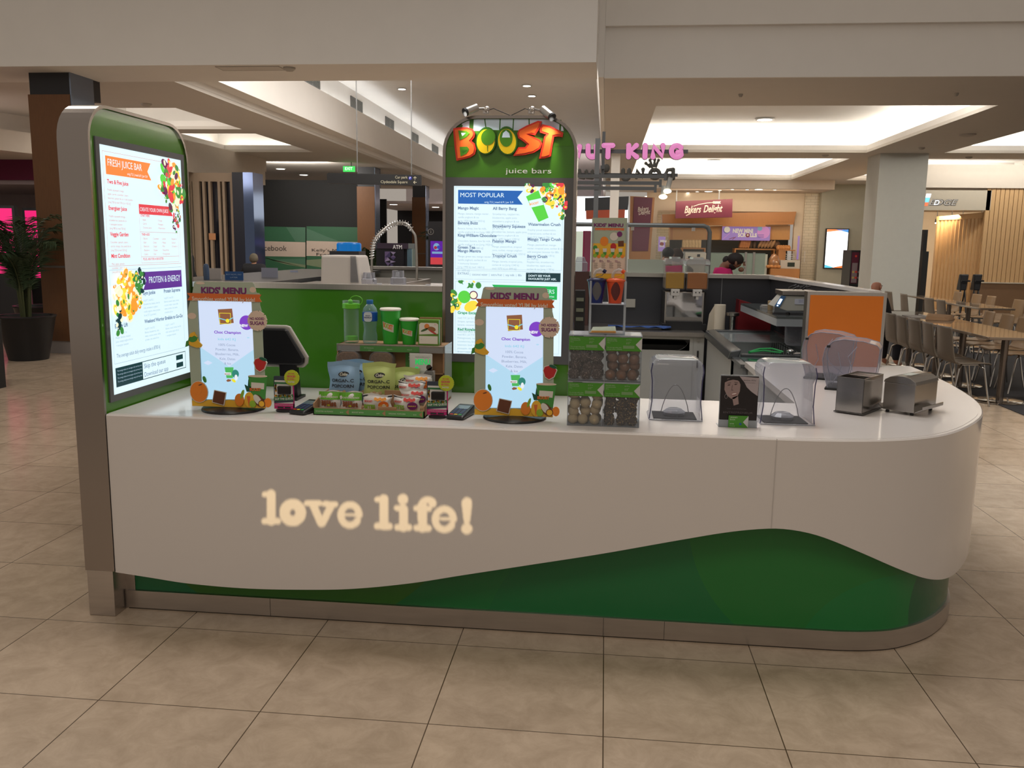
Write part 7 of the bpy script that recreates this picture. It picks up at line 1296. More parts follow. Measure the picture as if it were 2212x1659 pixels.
column(-6.21, -5.60, 8.9, 3.58, 'brown wood column with black head behind the left menu pylon'); column(-5.83, -5.28, 23.6, 3.32, 'brown wood column behind the hanging direction sign'); column(-5.93, -5.39, 31.7, 3.44, 'brown wood column farther back, right of the hanging sign column')
potm = mat('black_pot', (.010, .010, .012), .45); leafm = mat('palm_leaf', (.022, .045, .016), .6, noise=.4, nscale=30)
def planter(x, y, r, h, label, palm=None):
    t = thing('palm_planter' if palm else 'planter', label, 'plant' if palm else 'planter', (x, y, 0)); mb = MB(); mb.lathe([(r * .68, 0), (r, h - .03), (r * 1.03, h - .02), (r * 1.03, h), (r * .93, h), (r * .9, h - .05), (.001, h - .05)], n=32); part('pot', mb, potm, t, smooth='auto')
    if palm:
        rnd = random.Random(palm[0]); sm = MB(); nst = palm[1]
        fr_mb = MB(); fr_mb.flat = True
        for i in range(nst):
            a = 2 * PI * i / nst + rnd.random(); lean = .05 + .12 * rnd.random(); hh = palm[2] * (.55 + .45 * rnd.random()); reach = palm[3] * (.45 + .7 * rnd.random())
            base = Vector((.05 * math.cos(a), .05 * math.sin(a), h - .05)); d = Vector((math.cos(a), math.sin(a), 0)); pts = []
            for s_ in range(12): f = s_ / 11; pts.append(base + d * (lean * f + reach * max(0, f - .35) ** 1.7) + Vector((0, 0, hh * (1.25 * f - .45 * f * f * f))))
            sm.tube(pts[:12], [.016 * (1 - .8 * s_ / 11) for s_ in range(12)], 6)
            for s_ in range(4, 12):
                for q in range(4):
                    f = (s_ - 1 + q / 4); i0 = min(10, int(f)); p = pts[i0].lerp(pts[i0 + 1], f - i0); tg_ = (pts[i0 + 1] - pts[i0]).normalized(); sd = tg_.cross(Vector((0, 0, 1)));
                    sd = sd.normalized() if sd.length > .1 else d.cross(Vector((0, 0, 1))); ln = palm[4] * (1 - .55 * abs(f - 7) / 5) * (.8 + .4 * rnd.random())
                    for si in (-1, 1):
                        v = (sd * si * .75 + tg_ * .65 + Vector((0, 0, -.12 + .1 * rnd.random()))).normalized(); wv = tg_.cross(v).cross(v).normalized() * .011; tip = p + v * ln + Vector((0, 0, -.25 * ln)); mid = p + v * ln * .5
                        fr_mb.add([p, mid + wv, tip, mid - wv], [(0, 1, 2, 3)])
        part('stems', sm, mat('palm_stem', (.05, .06, .02), .6), t, smooth=True); o = part('fronds', fr_mb, leafm, t, merge=None); o['kind'] = 'stuff'
    return t
planter(-6.02, 8.25, .36, .60, 'large black pot with a tall palm in front of the brown column', (5, 18, 1.8, 1.0, .40)); planter(-6.95, 9.9, .36, .60, 'second large black pot behind the palm pot')
planter(-4.75, 21.5, .4, .7, 'potted palm at the foot of the brown column behind the hanging sign', (9, 14, 1.1, .6, .35)); planter(-3.85, 27.5, .45, .8, 'bushy palm behind the cash machine', (11, 22, 1.9, 1.3, .5)); planter(-4.3, 31, .4, .6, 'low palm beside the farther brown column', (13, 12, 1.1, .5, .35))
mb = MB(); mb.box(-4.2, -3.2, 19.0, 19.7, 0, 1.5)
q0, q1 = v_(720, 1410, 19), v_(1100, 1130, 19); at = thing('cash_machine', 'black cash machine kiosk with lettered header and faceted emblem', 'machine', (q0.x + .4, 19.2, 0)); q2 = v_(1205, 1400, 19)
mb = MB(); mb.box(q0.x, q1.x, 19.0, 19.7, 0, q1.z); mb.box(q1.x, q2.x, 19.1, 19.6, 0, q1.z); part('cabinet', mb, mat('atm_black', (.012, .012, .016), .2), at, world=True)
h0_, h1_ = v_(735, 1130, 18.98), v_(1165, 1058, 18.98); mb = MB(); mb.box(h0_.x, h1_.x, 18.95, 19.7, h0_.z + .005, h1_.z); pr = Print(mb, (0, 18.948, 0)); pr.n = Vector((0, -1, 0)); pr.text('ATM', v_(945, 0, 19).x, v_(0, 1118, 19).z, v_(0, 1075, 19).z - v_(0, 1118, 19).z + .06, 1, 3, wid=v_(1075, 0, 19).x - v_(945, 0, 19).x, bold=.02); part('header', mb, [mat('atm_header', (.03, .018, .035), .3), mat('atm_text', (.6, .6, .62), .4)], at, world=True, merge=None)
mb = MB(); pr = Print(mb, (0, 18.995, 0), step=.002); pr.n = Vector((0, -1, 0)); V2 = lambda a, b: (v_(a, b, 19).x, v_(a, b, 19).z)
facets = [((838, 1170), (915, 1170), (838, 1250)), ((915, 1170), (990, 1180), (955, 1215)), ((915, 1170), (915, 1250), (838, 1250)), ((838, 1250), (880, 1250), (838, 1310)), ((880, 1250), (915, 1290), (838, 1310)), ((915, 1250), (990, 1250), (955, 1290)), ((838, 1310), (915, 1330), (880, 1370)), ((915, 1290), (990, 1310), (915, 1330)), ((915, 1330), (960, 1350), (915, 1400)), ((955, 1215), (990, 1250), (915, 1250))]
for i, f in enumerate(facets): pr.poly([V2(*p) for p in f][::-1], i % 3, 1)
part('emblem', mb, [mat('em_a', (.10, .07, .16), .3), mat('em_b', (.22, .18, .30), .3), mat('em_c', (.04, .03, .09), .3)], at, world=True, merge=None)
mb = MB(); q0, q1 = v_(1140, 1400, 19), v_(1205, 1135, 19); mb.box(q0.x, q1.x, 19.05, 19.1, q0.z, q1.z); part('side_light', mb, mat('atm_glass', (.12, .2, .26), .1, .5), at, world=True)
# ================================================================ left shops
pf = 14.0; p_ = lambda u, v, y=pf: onY(u, v, y)
mg = mat('magenta_fascia', (.14, .006, .045), .35)
mb = MB(); mb.box(-14, -9.2, pf, pf + .1, 2.78, 3.5); struct('wall_pink_shop', mb, mg)
mb = MB(); mb.box(-14, -9.2, pf - .05, pf + .1, 3.5, SZ); struct('trim_3', mb, mat('grey_fascia', (.10, .09, .09), .5))
mb = MB(); mb.box(-14, -9.2, pf + .1, 18, 2.70, 2.78); mb.box(-14, -9.2, 18, 18.1, 0, 2.8); mb.box(-9.3, -9.2, pf + .1, 18, 0, 2.7); struct('wall_pink_shop_inner', mb, mat('shop_inner', (.45, .38, .40), .5))
def lightbox(u0, u1, v0, v1, y, label, m2=None):
    a, b = p_(u0, v1, y), p_(u1, v0, y); t = thing('pink_lightbox', label, 'sign', ((a.x + b.x) / 2, y, 0), 0, 'pink poster lightboxes'); mb = MB(); mb.box(a.x - .05, b.x + .05, y, y + .1, 0, b.z + .05); part('frame', mb, matte_black, t, world=True)
    mb = MB(); mb.box(a.x, b.x, y - .006, y - .001, a.z, b.z); part('poster', mb, emat('hot_pink', (.85, .02, .18), .95), t, world=True); return t
lightbox(-40, 25, 450, 590, 12.5, 'hot pink lightbox poster at the far left edge'); lightbox(64, 80, 455, 600, 13.2, 'hot pink lightbox poster partly behind the palm')
mb = MB(); mb.box(-11.5, -9.6, 15, 15.8, 0, .45); mb.box(-11.5, -9.6, 15.6, 15.8, .45, .9); one('display_bench', mb, mat('bench_wood', (.30, .17, .09), .6), 'brown stepped display bench inside the pink shop', 'bench')
mb = MB(); a, b = p_(38, 625, 12.8), p_(60, 555, 12.8); mb.box(a.x, b.x, 12.8, 12.85, 0, b.z); mb.box(a.x - .03, a.x, 12.8, 12.83, 0, b.z + .1); one('poster_stand', mb, mat('plum_poster', (.10, .02, .045), .5), 'plum coloured poster stand behind the palm', 'stand')
mb = MB(); a = p_(-4, 855, 6); mb.box(a.x - .3, a.x + .03, 6, 6.1, 0, .75); one('black_board', mb, matte_black, 'black board edge at the far left of the walkway', 'board')
# beige framed glass shopfront and dark column beside it
y = 17.0; a = lambda u, v=500: onY(u, v, y)
mb = MB(); mb.box(a(380).x, a(415, 395).x, y - .3, y - .25, 0, 3.18); one('teal_panel', mb, mat('teal_panel', (.06, .13, .16), .5), 'narrow teal panel just right of the left menu pylon', 'panel')
sf = thing('shopfront', 'beige framed dark glass shopfront beyond the left menu pylon', 'shopfront', (a(460).x, y, 0)); zt = a(460, 392).z
mb = MB(); mb.box(a(413).x, a(512).x, y + .12, y + .14, 0, zt); part('glass', mb, mat('shop_glass', (.02, .02, .028), .08, spec=.7), sf, world=True)
bei = mat('beige_frame', (.36, .27, .19), .5)
for u, w_2 in ((416, .05), (427, .16), (443, .06), (456, .06), (476, .06), (486, .06), (507, .15)): mb = MB(); x = a(u).x; mb.box(x - w_2 / 2, x + w_2 / 2, y, y + .1, 0, zt); part('mullion', mb, bei, sf, world=True)
mb = MB(); mb.box(a(413).x, a(512).x, y, y + .1, zt, 3.18); part('head_rail', mb, bei, sf, world=True)
q0, q1 = a(452, 518), a(466, 504); mb = MB(); mb.box(q0.x, q1.x, y - .012, y - .006, q0.z, q1.z); part('orange_notice', mb, mat('notice_orange', (.55, .25, .11), .5), sf, world=True)
bc_ = thing('dark_column', 'tall dark navy column with glossy right face coloured as blue lit', 'column', (a(536).x, y, 0)); mb = MB(); mb.box(a(513).x, a(536).x, y - .2, y + .4, 0, 3.18); part('core', mb, mat('navy_black', (.008, .010, .02), .4), bc_, world=True); mb = MB(); mb.box(a(536).x, a(557).x, y - .2, y + .4, 0, 3.18); part('blue_face', mb, mat('blue_lit_tint', (.07, .10, .18), .12, .5), bc_, world=True)  # blue light on the right face is put into its colour
# green lettered hoarding boards
yh = 24.9; w_ = lambda a_, b_, y=yh: onY(400 + a_ / 6.913, 380 + b_ / 6.913, y); W2 = lambda a_, b_: (w_(a_, b_).x, w_(a_, b_).z)
HB = [mat('board_green', (.035, .12, .06), .5), mat('board_green2', (.07, .16, .10), .5), mat('board_pale', (.18, .22, .13), .5), mat('board_cream', (.50, .40, .33), .5), mat('board_ink', (.012, .012, .012), .5)]
for i, (x0, x1, lab) in enumerate(((1000, 1800, 'green and cream hoarding board with large lettering, left one'), (1815, 2620, 'green and cream hoarding board with small lettering, right one'))):
    mb = MB(); P = [W2(x0, 1425), W2(x1, 1430), W2(x1, 768), W2(x0, 752)]; mb.prism(P, yh - .02, yh, 'y', 0); pr = Print(mb, (0, yh - .021, 0), step=.003); pr.n = Vector((0, -1, 0)); PP = lambda pts, m, d=1: pr.poly([W2(*q) for q in pts][::-1], m, d)
    PP([(x0, 970), (x1, 990), (x1, 1210), (x0, 1195)], 3, 2)
    if i == 0: PP([(1510, 765), (1800, 768), (1800, 985), (1650, 980)], 1); PP([(1115, 1200), (1300, 1260), (1800, 1255), (1800, 1370), (1500, 1320)], 2); PP([(1300, 1250), (1800, 1230), (1800, 1330)], 1, 2); pr.text('facebook', W2(1494, 0)[0], W2(0, 1095)[1], (W2(0, 1015)[1] - W2(0, 1095)[1]) / .72, 4, 4, 'r', wid=W2(1494, 0)[0] - W2(1070, 0)[0])
    else: PP([(1815, 780), (2100, 900), (2300, 975), (1815, 985)], 1); PP([(2100, 1225), (2620, 1250), (2620, 1420), (2400, 1425)], 1); PP([(1815, 1255), (2050, 1240), (2050, 1370), (1815, 1330)], 2); pr.text("Kelly's Meats", W2(1872, 0)[0], W2(0, 1098)[1], .13, 4, 4, wid=W2(2430, 0)[0] - W2(1872, 0)[0]); pr.text('Fresh and', W2(1940, 0)[0], W2(0, 1160)[1], .13, 4, 4, wid=W2(2420, 0)[0] - W2(1940, 0)[0])
    one('hoarding_board', mb, HB, lab, 'board', 'boards on the black hoarding', merge=None)
# info wall on the far right of the hall
y = 24.0; q0, q1 = onY(925, 478, y), onY(975, 600, y); iw = thing('info_wall', 'black information wall with round white symbol and purple red poster', 'sign', (q0.x + .5, y, 0)); mb = MB(); mb.box(q0.x, q0.x + 1.3, y, y + .15, 0, q0.z); part('wall', mb, mat('info_black', (.012, .011, .016), .4), iw, world=True)
c = onY(930.7, 500.5, y - .01); mb = MB(); ring = [(c.x + .085 * math.cos(k * PI / 12), y - .012, c.z + .085 * math.sin(k * PI / 12)) for k in range(24)]; mb.tube(ring, .008, 6, closed=True); mb.box(c.x - .01, c.x + .01, y - .014, y - .01, c.z - .045, c.z + .012); mb.box(c.x - .01, c.x + .01, y - .014, y - .01, c.z + .028, c.z + .045); part('symbol', mb, mat('symbol_white', (.4, .38, .36), .5), iw, world=True)
q2, q3 = onY(930, 571, y), onY(957, 521, y); mb = MB(); mb.box(q2.x, q3.x, y - .012, y - .002, q2.z, q3.z); pr = Print(mb, (0, y - .013, 0), step=.002); pr.n = Vector((0, -1, 0)); hh = q3.z - q2.z; pr.rect(q2.x, q3.x, q2.z, q2.z + hh * .3, 1, 1); pr.disc(q2.x + .19, q2.z + hh * .76, .10, 2, 1, ry=.11); pr.disc(q2.x + .16, q2.z + hh * .72, .05, 3, 2); pr.disc(q2.x + .26, q2.z + hh * .74, .055, 4, 2); pr.rect(q2.x + .05, q3.x, q2.z + hh * .46, q2.z + hh * .55, 2, 2); part('poster', mb, [emat('pos_purple', (.10, .01, .32), .9), emat('pos_red', (.55, .05, .06), .9), emat('pos_blue', (.18, .35, .55), .9), emat('pos_crimson', (.35, .02, .05), .9), emat('pos_navy', (.03, .05, .4), .9)], iw, world=True, merge=None)
# ================================================================ hanging signs, ceiling fittings
y = 12.0; s_ = lambda a_, b_: (v_(a_, b_, y).x, v_(a_, b_, y).z)
hs = thing('hanging_sign', 'long black direction sign hung on two rods over the hall', 'sign', (s_(680, 0)[0], y, s_(0, 250)[1]))
P = [s_(40, 230), s_(1332, 262), s_(1334, 116), s_(60, 86), s_(36, 100)]; mb = MB(); mb.prism(P, y, y + .08, 'y', 0); pr = Print(mb, (0, y - .001, 0), step=.002); pr.n = Vector((0, -1, 0)); tx = lambda t_, x0, x1, zb, m, sz: pr.text(t_, s_(x0, 0)[0], s_(x0, zb)[1], sz, m, 1, wid=s_(x1, 0)[0] - s_(x0, 0)[0])
tx('Car park', 980, 1150, 163, 1, .062); tx('Clydesdale Square', 780, 1150, 226, 1, .062); c = s_(1188, 158); pr.disc(c[0], c[1], .030, 2, 1); pr.text('P', c[0], c[1] - .014, .045, 3, 2, 'c', bold=.03)
for (x0, z0_, x1, z1_) in ((1254, 180, 1254, 140), (1254, 138, 1234, 158), (1254, 138, 1275, 158), (1277, 217, 1235, 215), (1233, 215, 1254, 196), (1233, 215, 1254, 236)): pr.line(*s_(x0, z0_), *s_(x1, z1_), .009, 1, 1)
part('panel', mb, [mat('sign_black', (.010, .010, .011), .5), mat('sign_text', (.48, .45, .33), .5), mat('sign_blue', (.02, .03, .3), .4), mat('sign_text_white', (.7, .7, .8), .5)], hs, world=True, merge=None)
for u, v in ((772, 372), (889, 378)): q = onY(u, v, y + .04); mb = MB(); mb.tube([(q.x, y + .04, q.z), (q.x, y + .04, 5.37)], .010, 6); part('rod', mb, mat('rod_grey', (.2, .2, .2), .4, .5), hs, world=True)
y = 22.0; q0, q1 = onY(741, 371, y), onY(766, 359, y); ex = thing('exit_sign', 'green lit exit sign hung below the ceiling', 'sign', ((q0.x + q1.x) / 2, y, q0.z)); mb = MB(); mb.box(q0.x, q1.x, y, y + .05, q0.z, q1.z); mb.flat = True; pr = Print(mb, (0, y - .001, 0), step=.003); pr.n = Vector((0, -1, 0)); pr.text('EXIT', (q0.x + q1.x) / 2, q0.z + .05, .115, 1, 1, 'c', wid=(q1.x - q0.x) * .65, bold=.02); part('panel', mb, [emat('exit_green', (.06, .7, .12), 1.1), emat('exit_text', (.75, 1, .8), 1.3)], ex, world=True, merge=None); mb = MB(); mb.tube([(q1.x - .1, y + .02, q1.z), (q1.x - .1, y + .02, SZ)], .012, 6); part('rod', mb, frm, ex, world=True)
for i, (u0, v0, u1, v1) in enumerate(((657, 168, 690, 192), (757, 212, 782, 243), (832, 256, 850, 281), (889, 291, 903, 310), (933, 310, 946, 335))):
    a0, a1 = onX(u0, (v0 + v1) / 2 - 2, -4.6), onX(u1, (v0 + v1) / 2, -4.6); yy0, yy1 = a0.y, a1.y; zc = 5.07; names = ['nearest', 'second nearest', 'middle', 'fourth', 'farthest']
    t = thing('air_vent', 'black louvred air vent high on the hall wall, %s of five' % names[i], 'vent', (-4.6, (yy0 + yy1) / 2, zc - .13), 0, 'air vents along the hall'); d2 = (yy1 - yy0) / 2
    mb = MB(); mb.box(0.001, .015, -d2, d2, 0, .26); part('backing', mb, mat('vent_black', (.03, .03, .03), .6), t)
    mb = MB(); mb.box(.015, .02, -d2, -d2 + .03, 0, .26); mb.box(.015, .02, d2 - .03, d2, 0, .26); mb.box(.015, .02, -.02, .02, 0, .26); part('frame', mb, mat('vent_frame', (.22, .22, .2), .5), t); mb = MB()
    for k in range(9): mb.box(.015, .02, -d2, d2, .008 + k * .028, .018 + k * .028)
    part('louvres', mb, mat('vent_frame', (.22, .22, .2), .5), t)
dl0 = None
def downlight(u, v, z, r, label, st='down_lamp'):
    global dl0
    q = onZ(u, v, z)
    if dl0 is None:
        t = thing('downlight', label, 'ceiling light', (q.x, q.y, z), 0, 'round recessed downlights'); mb = MB(); mb.lathe([(.075, -.010), (.10, -.012), (.11, -.001)], n=20); part('trim_ring', mb, mat('ring_white', (.6, .6, .58), .5), t, smooth='auto'); mb = MB(); mb.lathe([(.080, -.0125), (.001, -.0135)], n=20); part('lamp', mb, emat('down_lamp', (1, .93, .82), 12), t); t.scale = (r / .1,) * 3; dl0 = t; return t
    return dup(dl0, (q.x, q.y, z), None, label, scale=(r / .1,) * 3)
LEFTZ = 3.17
for u, v, z, r, lab in ((868, 192, 5.36, .11, 'in the high hall ceiling left of the sign rods'), (1138, 185, 5.36, .11, 'in the high hall ceiling above the right spotlight'), (1149, 207, 5.36, .11, 'in the high hall ceiling just above the shop sign'), (1652, 257, SZ + .61, .2, 'inside the large lit ceiling coffer'), (1542, 346, SZ + .61, .2, 'inside the farther lit ceiling coffer'), (606, 364, SZ - .002, .16, 'in the left soffit before the exit sign, left one'), (656, 377, SZ - .002, .16, 'in the left soffit before the exit sign, right one'),
  (415, 375, LEFTZ, .09, 'in the low left bulkhead, first of the front row'), (418, 383, LEFTZ, .09, 'in the low left bulkhead, just behind the first'), (456, 382.5, LEFTZ, .1, 'in the low left bulkhead, middle of the row'), (493, 389.5, LEFTZ, .1, 'in the low left bulkhead, right end of the row'),
  (850, 441, 3.298, .2, 'in the far hall soffit left of the second brown column'), (941, 446.5, 3.298, .2, 'in the far hall soffit near the shop sign')):
    downlight(u, v, z, r, 'round recessed downlight ' + lab)
for i, (u, v, r) in enumerate(((1400, 423.5, .12), (1463, 420, .12), (1530.5, 413, .12), (1639, 408.5, .12), (1486, 416, .05), (1506, 414, .05), (1555, 411, .05), (1582, 409, .05), (1614, 409.5, .05), (1674, 410, .05))):
    downlight(u, v, 3.599, r * 1.3, '%s downlight in the soffit over the bakery front, number %s from its left end' % ('large' if r > .1 else 'small', ['one', 'two', 'three', 'four'][i] if i < 4 else ['one', 'two', 'three', 'four', 'five', 'six'][i - 4]))
downlight(2005, 470, 2.75, .14, 'round recessed downlight under the cafe fascia by the pillar')
def detector(u, v, z, r, label, nm='smoke_detector'):
    q = onZ(u, v, z); mb = MB(); mb.lathe([(r, 0), (r * .95, -.02), (r * .55, -.045), (.001, -.05)], n=18); one(nm, mb, mat('detector_white', (.42, .39, .35), .5), label, 'detector', 'ceiling detectors', smooth='auto', loc=(q.x, q.y, z))
for u, v, z, r, lab in ((625, 146, 3.869, .08, 'domed detector under the left beam beside the access panel'), (316, 224, SZ - .001, .09, 'pale detector on the left soffit behind the menu pylon'), (1600, 203, SZ - .001, .035, 'small sprinkler head on the right soffit before the coffer'), (2066, 201, SZ - .001, .035, 'small sprinkler head on the right soffit, right of the other'), (2090, 290, SZ - .001, .16, 'flat round vent on the right soffit beside the coffer'), (1991, 319, SZ - .001, .07, 'detector on the soffit right above the grey pillar'), (1783, 335, SZ - .001, .08, 'detector between the two lit coffers'), (2093, 339, SZ - .001, .08, 'detector on the soffit right of the grey pillar'), (1726, 410, SZ - .001, .09, 'dark camera dome at the bakery corner')): detector(u, v, z, r, lab)
q = onZ(540, 147, 3.868); ap = thing('access_panel', 'rectangular access panel flush in the left beam underside', 'panel', (q.x, q.y, 3.868)); mb = MB(); mb.box(-.42, .42, -.1, .14, -.002, 0); part('door', mb, paint, ap); mb = MB()
for (x0, x1, y0, y1) in ((-.42, .42, -.11, -.10), (-.42, .42, .14, .15), (-.43, -.42, -.11, .15), (.42, .43, -.11, .15)): mb.box(x0, x1, y0, y1, -.004, 0)
part('frame', mb, mat('panel_frame', (.35, .32, .29), .6), ap)
# ================================================================ bakery
yb_ = 29.9; z6 = lambda a_, b_, y=yb_: onY(1420 + a_ / 6.703, 450 + b_ / 6.7, y); oak = mat('oak_cabinet', (.40, .17, .05), .4, 0, .12, 5, stretch=(8, 8, 1))
cab = thing('bakery_cabinets', 'orange brown timber overhead cabinets along the bakery front', 'cabinet', (6, yb_, 2.0)); Z6 = lambda a_, b_, y=yb_: (z6(a_, b_, y).x, z6(a_, b_, y).z)
mb = MB(); mb.prism([Z6(70, 250), Z6(1965, 235), Z6(2005, 50), Z6(65, 90)], yb_ - .1, yb_ + .3, 'y'); part('canopy', mb, oak, cab, world=True)
mb = MB(); mb.prism([Z6(185, 455), Z6(1940, 455), Z6(1950, 240), Z6(185, 265)], yb_ + .3, yb_ + .8, 'y'); part('overhead_doors', mb, mat('oak_light', (.48, .23, .06), .35, 0, .12, 5, stretch=(8, 8, 1)), cab, world=True); mb = MB()
for a_ in (200, 720, 930, 1650): p = Z6(a_, 455); q = Z6(a_, 270); mb.box(p[0], p[0] + .07, yb_ + .285, yb_ + .3, p[1], q[1])
for (a0, a1, b0, b1) in ((100, 600, 190, 195), (680, 880, 190, 195), (1590, 1930, 180, 184), (940, 1560, 240, 250)): p, q = Z6(a0, b1), Z6(a1, b0); mb.box(p[0], q[0], yb_ - .115, yb_ - .1, p[1] - .03, q[1] + .01)
part('rails', mb, oak, cab, world=True)
bs = thing('bakery_sign', 'maroon hanging shop sign with cream script lettering over the bakery', 'sign', (5.2, 28.5, 2.9)); nn = lambda a_, b_, y=28.5: (n_(a_, b_, y).x, n_(a_, b_, y).z)
mb = MB(); mb.prism([nn(950, 1293), nn(1458, 1283), nn(1462, 1118), nn(955, 1140)], 28.5, 28.7, 'y', 0); pr = Print(mb, (0, 28.497, 0), step=.004); pr.n = Vector((0, -1, 0)); sl = .045
def script(t_, a_, b_, aw, size): p = nn(a_, b_); w = nn(a_ + aw, b_)[0] - p[0]; pr.text(t_, p[0], p[1], size, 1, 1, wid=w, bold=.02, shear=.35, rot=sl)
script('Bakers', 1030, 1245, 150, .34); script('Delight', 1200, 1238, 172, .34)
P = [nn(*q) for q in ((1110, 1185), (1160, 1168), (1230, 1155), (1300, 1150))]; 
for a, b in zip(P, P[1:]): pr.line(*a, *b, .022, 1, 2)
for k in range(5): c = nn(1290 + k * 14, 1150 + (k % 2)); pr.disc(c[0], c[1] + .02, .04, 1, 2, ry=.016, rot=.5); pr.disc(c[0], c[1] - .02, .04, 1, 2, ry=.016, rot=-.4)
a, b = nn(1045, 1268), nn(1085, 1248); pr.line(*a, *b, .03, 1, 2)
part('panel', mb, [mat('maroon_sign', (.11, .008, .026), .4), mat('cream_script', (.62, .52, .46), .5)], bs, world=True, merge=None); mb = MB(); mb.box(nn(1461, 0)[0], nn(1474, 0)[0], 28.52, 28.7, nn(1460, 1283)[1], nn(1460, 1118)[1]); part('side', mb, mat('sign_side', (.35, .3, .2), .5), bs, world=True)
for a_ in (1010, 1400): x = nn(a_, 0)[0]; mb = MB(); mb.box(x - .02, x + .02, 28.58, 28.62, 3.2, 3.6); part('hanger', mb, frm, bs, world=True)
bp = thing('bakery_banner', 'tall maroon banner with cream script in an oak frame', 'sign', (3.6, 28, 1.5)); nb_ = lambda a_, b_: nn(a_, b_, 28)
mb = MB(); mb.prism([(nb_(540, 1590)[0], 0), (nb_(715, 1590)[0], 0), nb_(765, 1105), nb_(545, 1092)], 28.05, 28.25, 'y'); part('frame', mb, oak, bp, world=True)
mb = MB(); mb.prism([nb_(560, 1585), nb_(705, 1585), nb_(745, 1110), nb_(578, 1100)], 28.0, 28.05, 'y', 0); pr = Print(mb, (0, 27.997, 0), step=.004); pr.n = Vector((0, -1, 0)); p = nb_(612, 1232); pr.text('Bakers', *p, .22, 1, 1, wid=.38, shear=.3, bold=.02, rot=.1); p = nb_(620, 1262); pr.text('Delight', *p, .22, 1, 1, wid=.40, shear=.3, bold=.02, rot=.1); part('cloth', mb, [mat('maroon_banner', (.12, .010, .036), .4), mat('cream_script', (.62, .52, .46), .5)], bp, world=True, merge=None)
def zposter(a0, a1, b0, b1, y, label, words, nm='lilac_poster'):
    t = thing(nm, label, 'poster', (z6((a0 + a1) / 2, 0, y).x, y, z6(0, b1, y).z)); p, q = z6(a0, b1, y), z6(a1, b0, y); mb = MB(); mb.box(p.x, q.x, y, y + .03, p.z, q.z); pr = Print(mb, (0, y - .003, 0), step=.004); pr.n = Vector((0, -1, 0))
    for w in words: w(pr, p, q)
    part('sheet', mb, [emat('lilac', (.36, .22, .52), .55), emat('lilac_cream', (.72, .62, .48), .6), emat('lilac_teal', (.22, .38, .45), .6), emat('lilac_pink', (.62, .25, .50), .6), emat('scroll_brown', (.22, .05, .04), .6), emat('lilac_dark', (.14, .10, .30), .6)], t, world=True, merge=None)
def words1(pr, p, q):
    W_, H_ = q.x - p.x, q.z - p.z; L = lambda x, y_: (p.x + W_ * x, p.z + H_ * y_)
    pr.disc(*L(.86, .6), H_ * .45, 3, 1); pr.disc(*L(.09, .72), H_ * .24, 5, 1); pr.disc(*L(.1, .76), H_ * .22, 1, 2); pr.disc(*L(.78, .87), H_ * .17, 2, 2)
    pr.text('NEW MINI', *L(.22, .55), H_ * .40, 1, 3, bold=.05, wid=W_ * .42); pr.text('SCR', *L(.33, .26), H_ * .36, 1, 3, bold=.05, wid=W_ * .17); pr.disc(*L(.535, .37), H_ * .15, 4, 3); pr.disc(*L(.535, .39), H_ * .06, 1, 4); pr.text('LLS', *L(.585, .26), H_ * .36, 1, 3, bold=.05, wid=W_ * .14)
    for k in range(3): pr.line(*L(.74, .42 - k * .09), *L(.87, .42 - k * .09), H_ * .035, 5, 3)
    pr.line(*L(.03, .1), *L(.16, .5), H_ * .03, 3, 3); pr.line(*L(.15, .08), *L(.26, .22), H_ * .04, 4, 3); pr.line(*L(.22, .05), *L(.29, .25), H_ * .04, 4, 3)
zposter(932, 1640, 268, 460, yb_ + .2, 'lilac promotional banner with cream lettering on the bakery cabinets', [words1], 'promotional_banner')
w2_ = lambda pr, p, q: (pr.text('MINI', p.x + .06, p.z + (q.z - p.z) * .62, .11, 1, 1, bold=.04), pr.disc((p.x + q.x) / 2, p.z + (q.z - p.z) * .5, .07, 4, 1), pr.text('SCROLLS', p.x + .04, p.z + (q.z - p.z) * .3, .09, 1, 1, bold=.04, wid=(q.x - p.x) * .7))
zposter(10, 118, 410, 622, 28.6, 'lilac poster on the tiled wall left of the bread racks', [w2_])
zposter(2015, 2065, 400, 740, 29.6, 'narrow lilac poster on the right side wall of the bakery', [])
mb = MB(); p, q = z6(190, 640, 31.0), z6(1945, 450, 31.0); mb.box(p.x, q.x, 31.6, 31.7, 0, q.z + .2); struct('wall_bakery_dark', mb, matte_black)
ctr = thing('bakery_counter', 'grey and pale bakery counter with oak right end', 'counter', (5.5, 28, 0)); zc_ = z6(700, 632, 28).z
mb = MB(); mb.box(z6(100, 0, 28).x, z6(730, 0, 28).x, 28, 28.8, 0, zc_); part('grey_front', mb, mat('bakery_grey', (.30, .30, .29), .5), ctr, world=True)
mb = MB(); p, q = z6(400, 745, 27.9), z6(705, 645, 27.9); mb.box(p.x, q.x, 27.88, 27.99, p.z, q.z); mb.box(q.x - .3, q.x - .2, 27.86, 27.88, p.z + .1, q.z - .05, 1); mb.box(p.x + .1, p.x + .2, 27.86, 27.88, q.z - .25, q.z - .12, 1); part('white_oven', mb, [mat('oven_white', (.5, .46, .4), .4), black], ctr, world=True)
mb = MB(); p, q = z6(1640, 870, 28), z6(2065, 868, 28); mb.box(p.x, q.x, 28, 28.9, 0, p.z); part('oak_end', mb, oak, ctr, world=True)
mb = MB(); p, q = z6(730, 632, 28.2), z6(1600, 632, 28.2); mb.box(p.x, q.x, 28.2, 28.8, 0, p.z - .05); part('pale_front', mb, mat('pale_front', (.42, .44, .38), .5), ctr, world=True)
shl = []
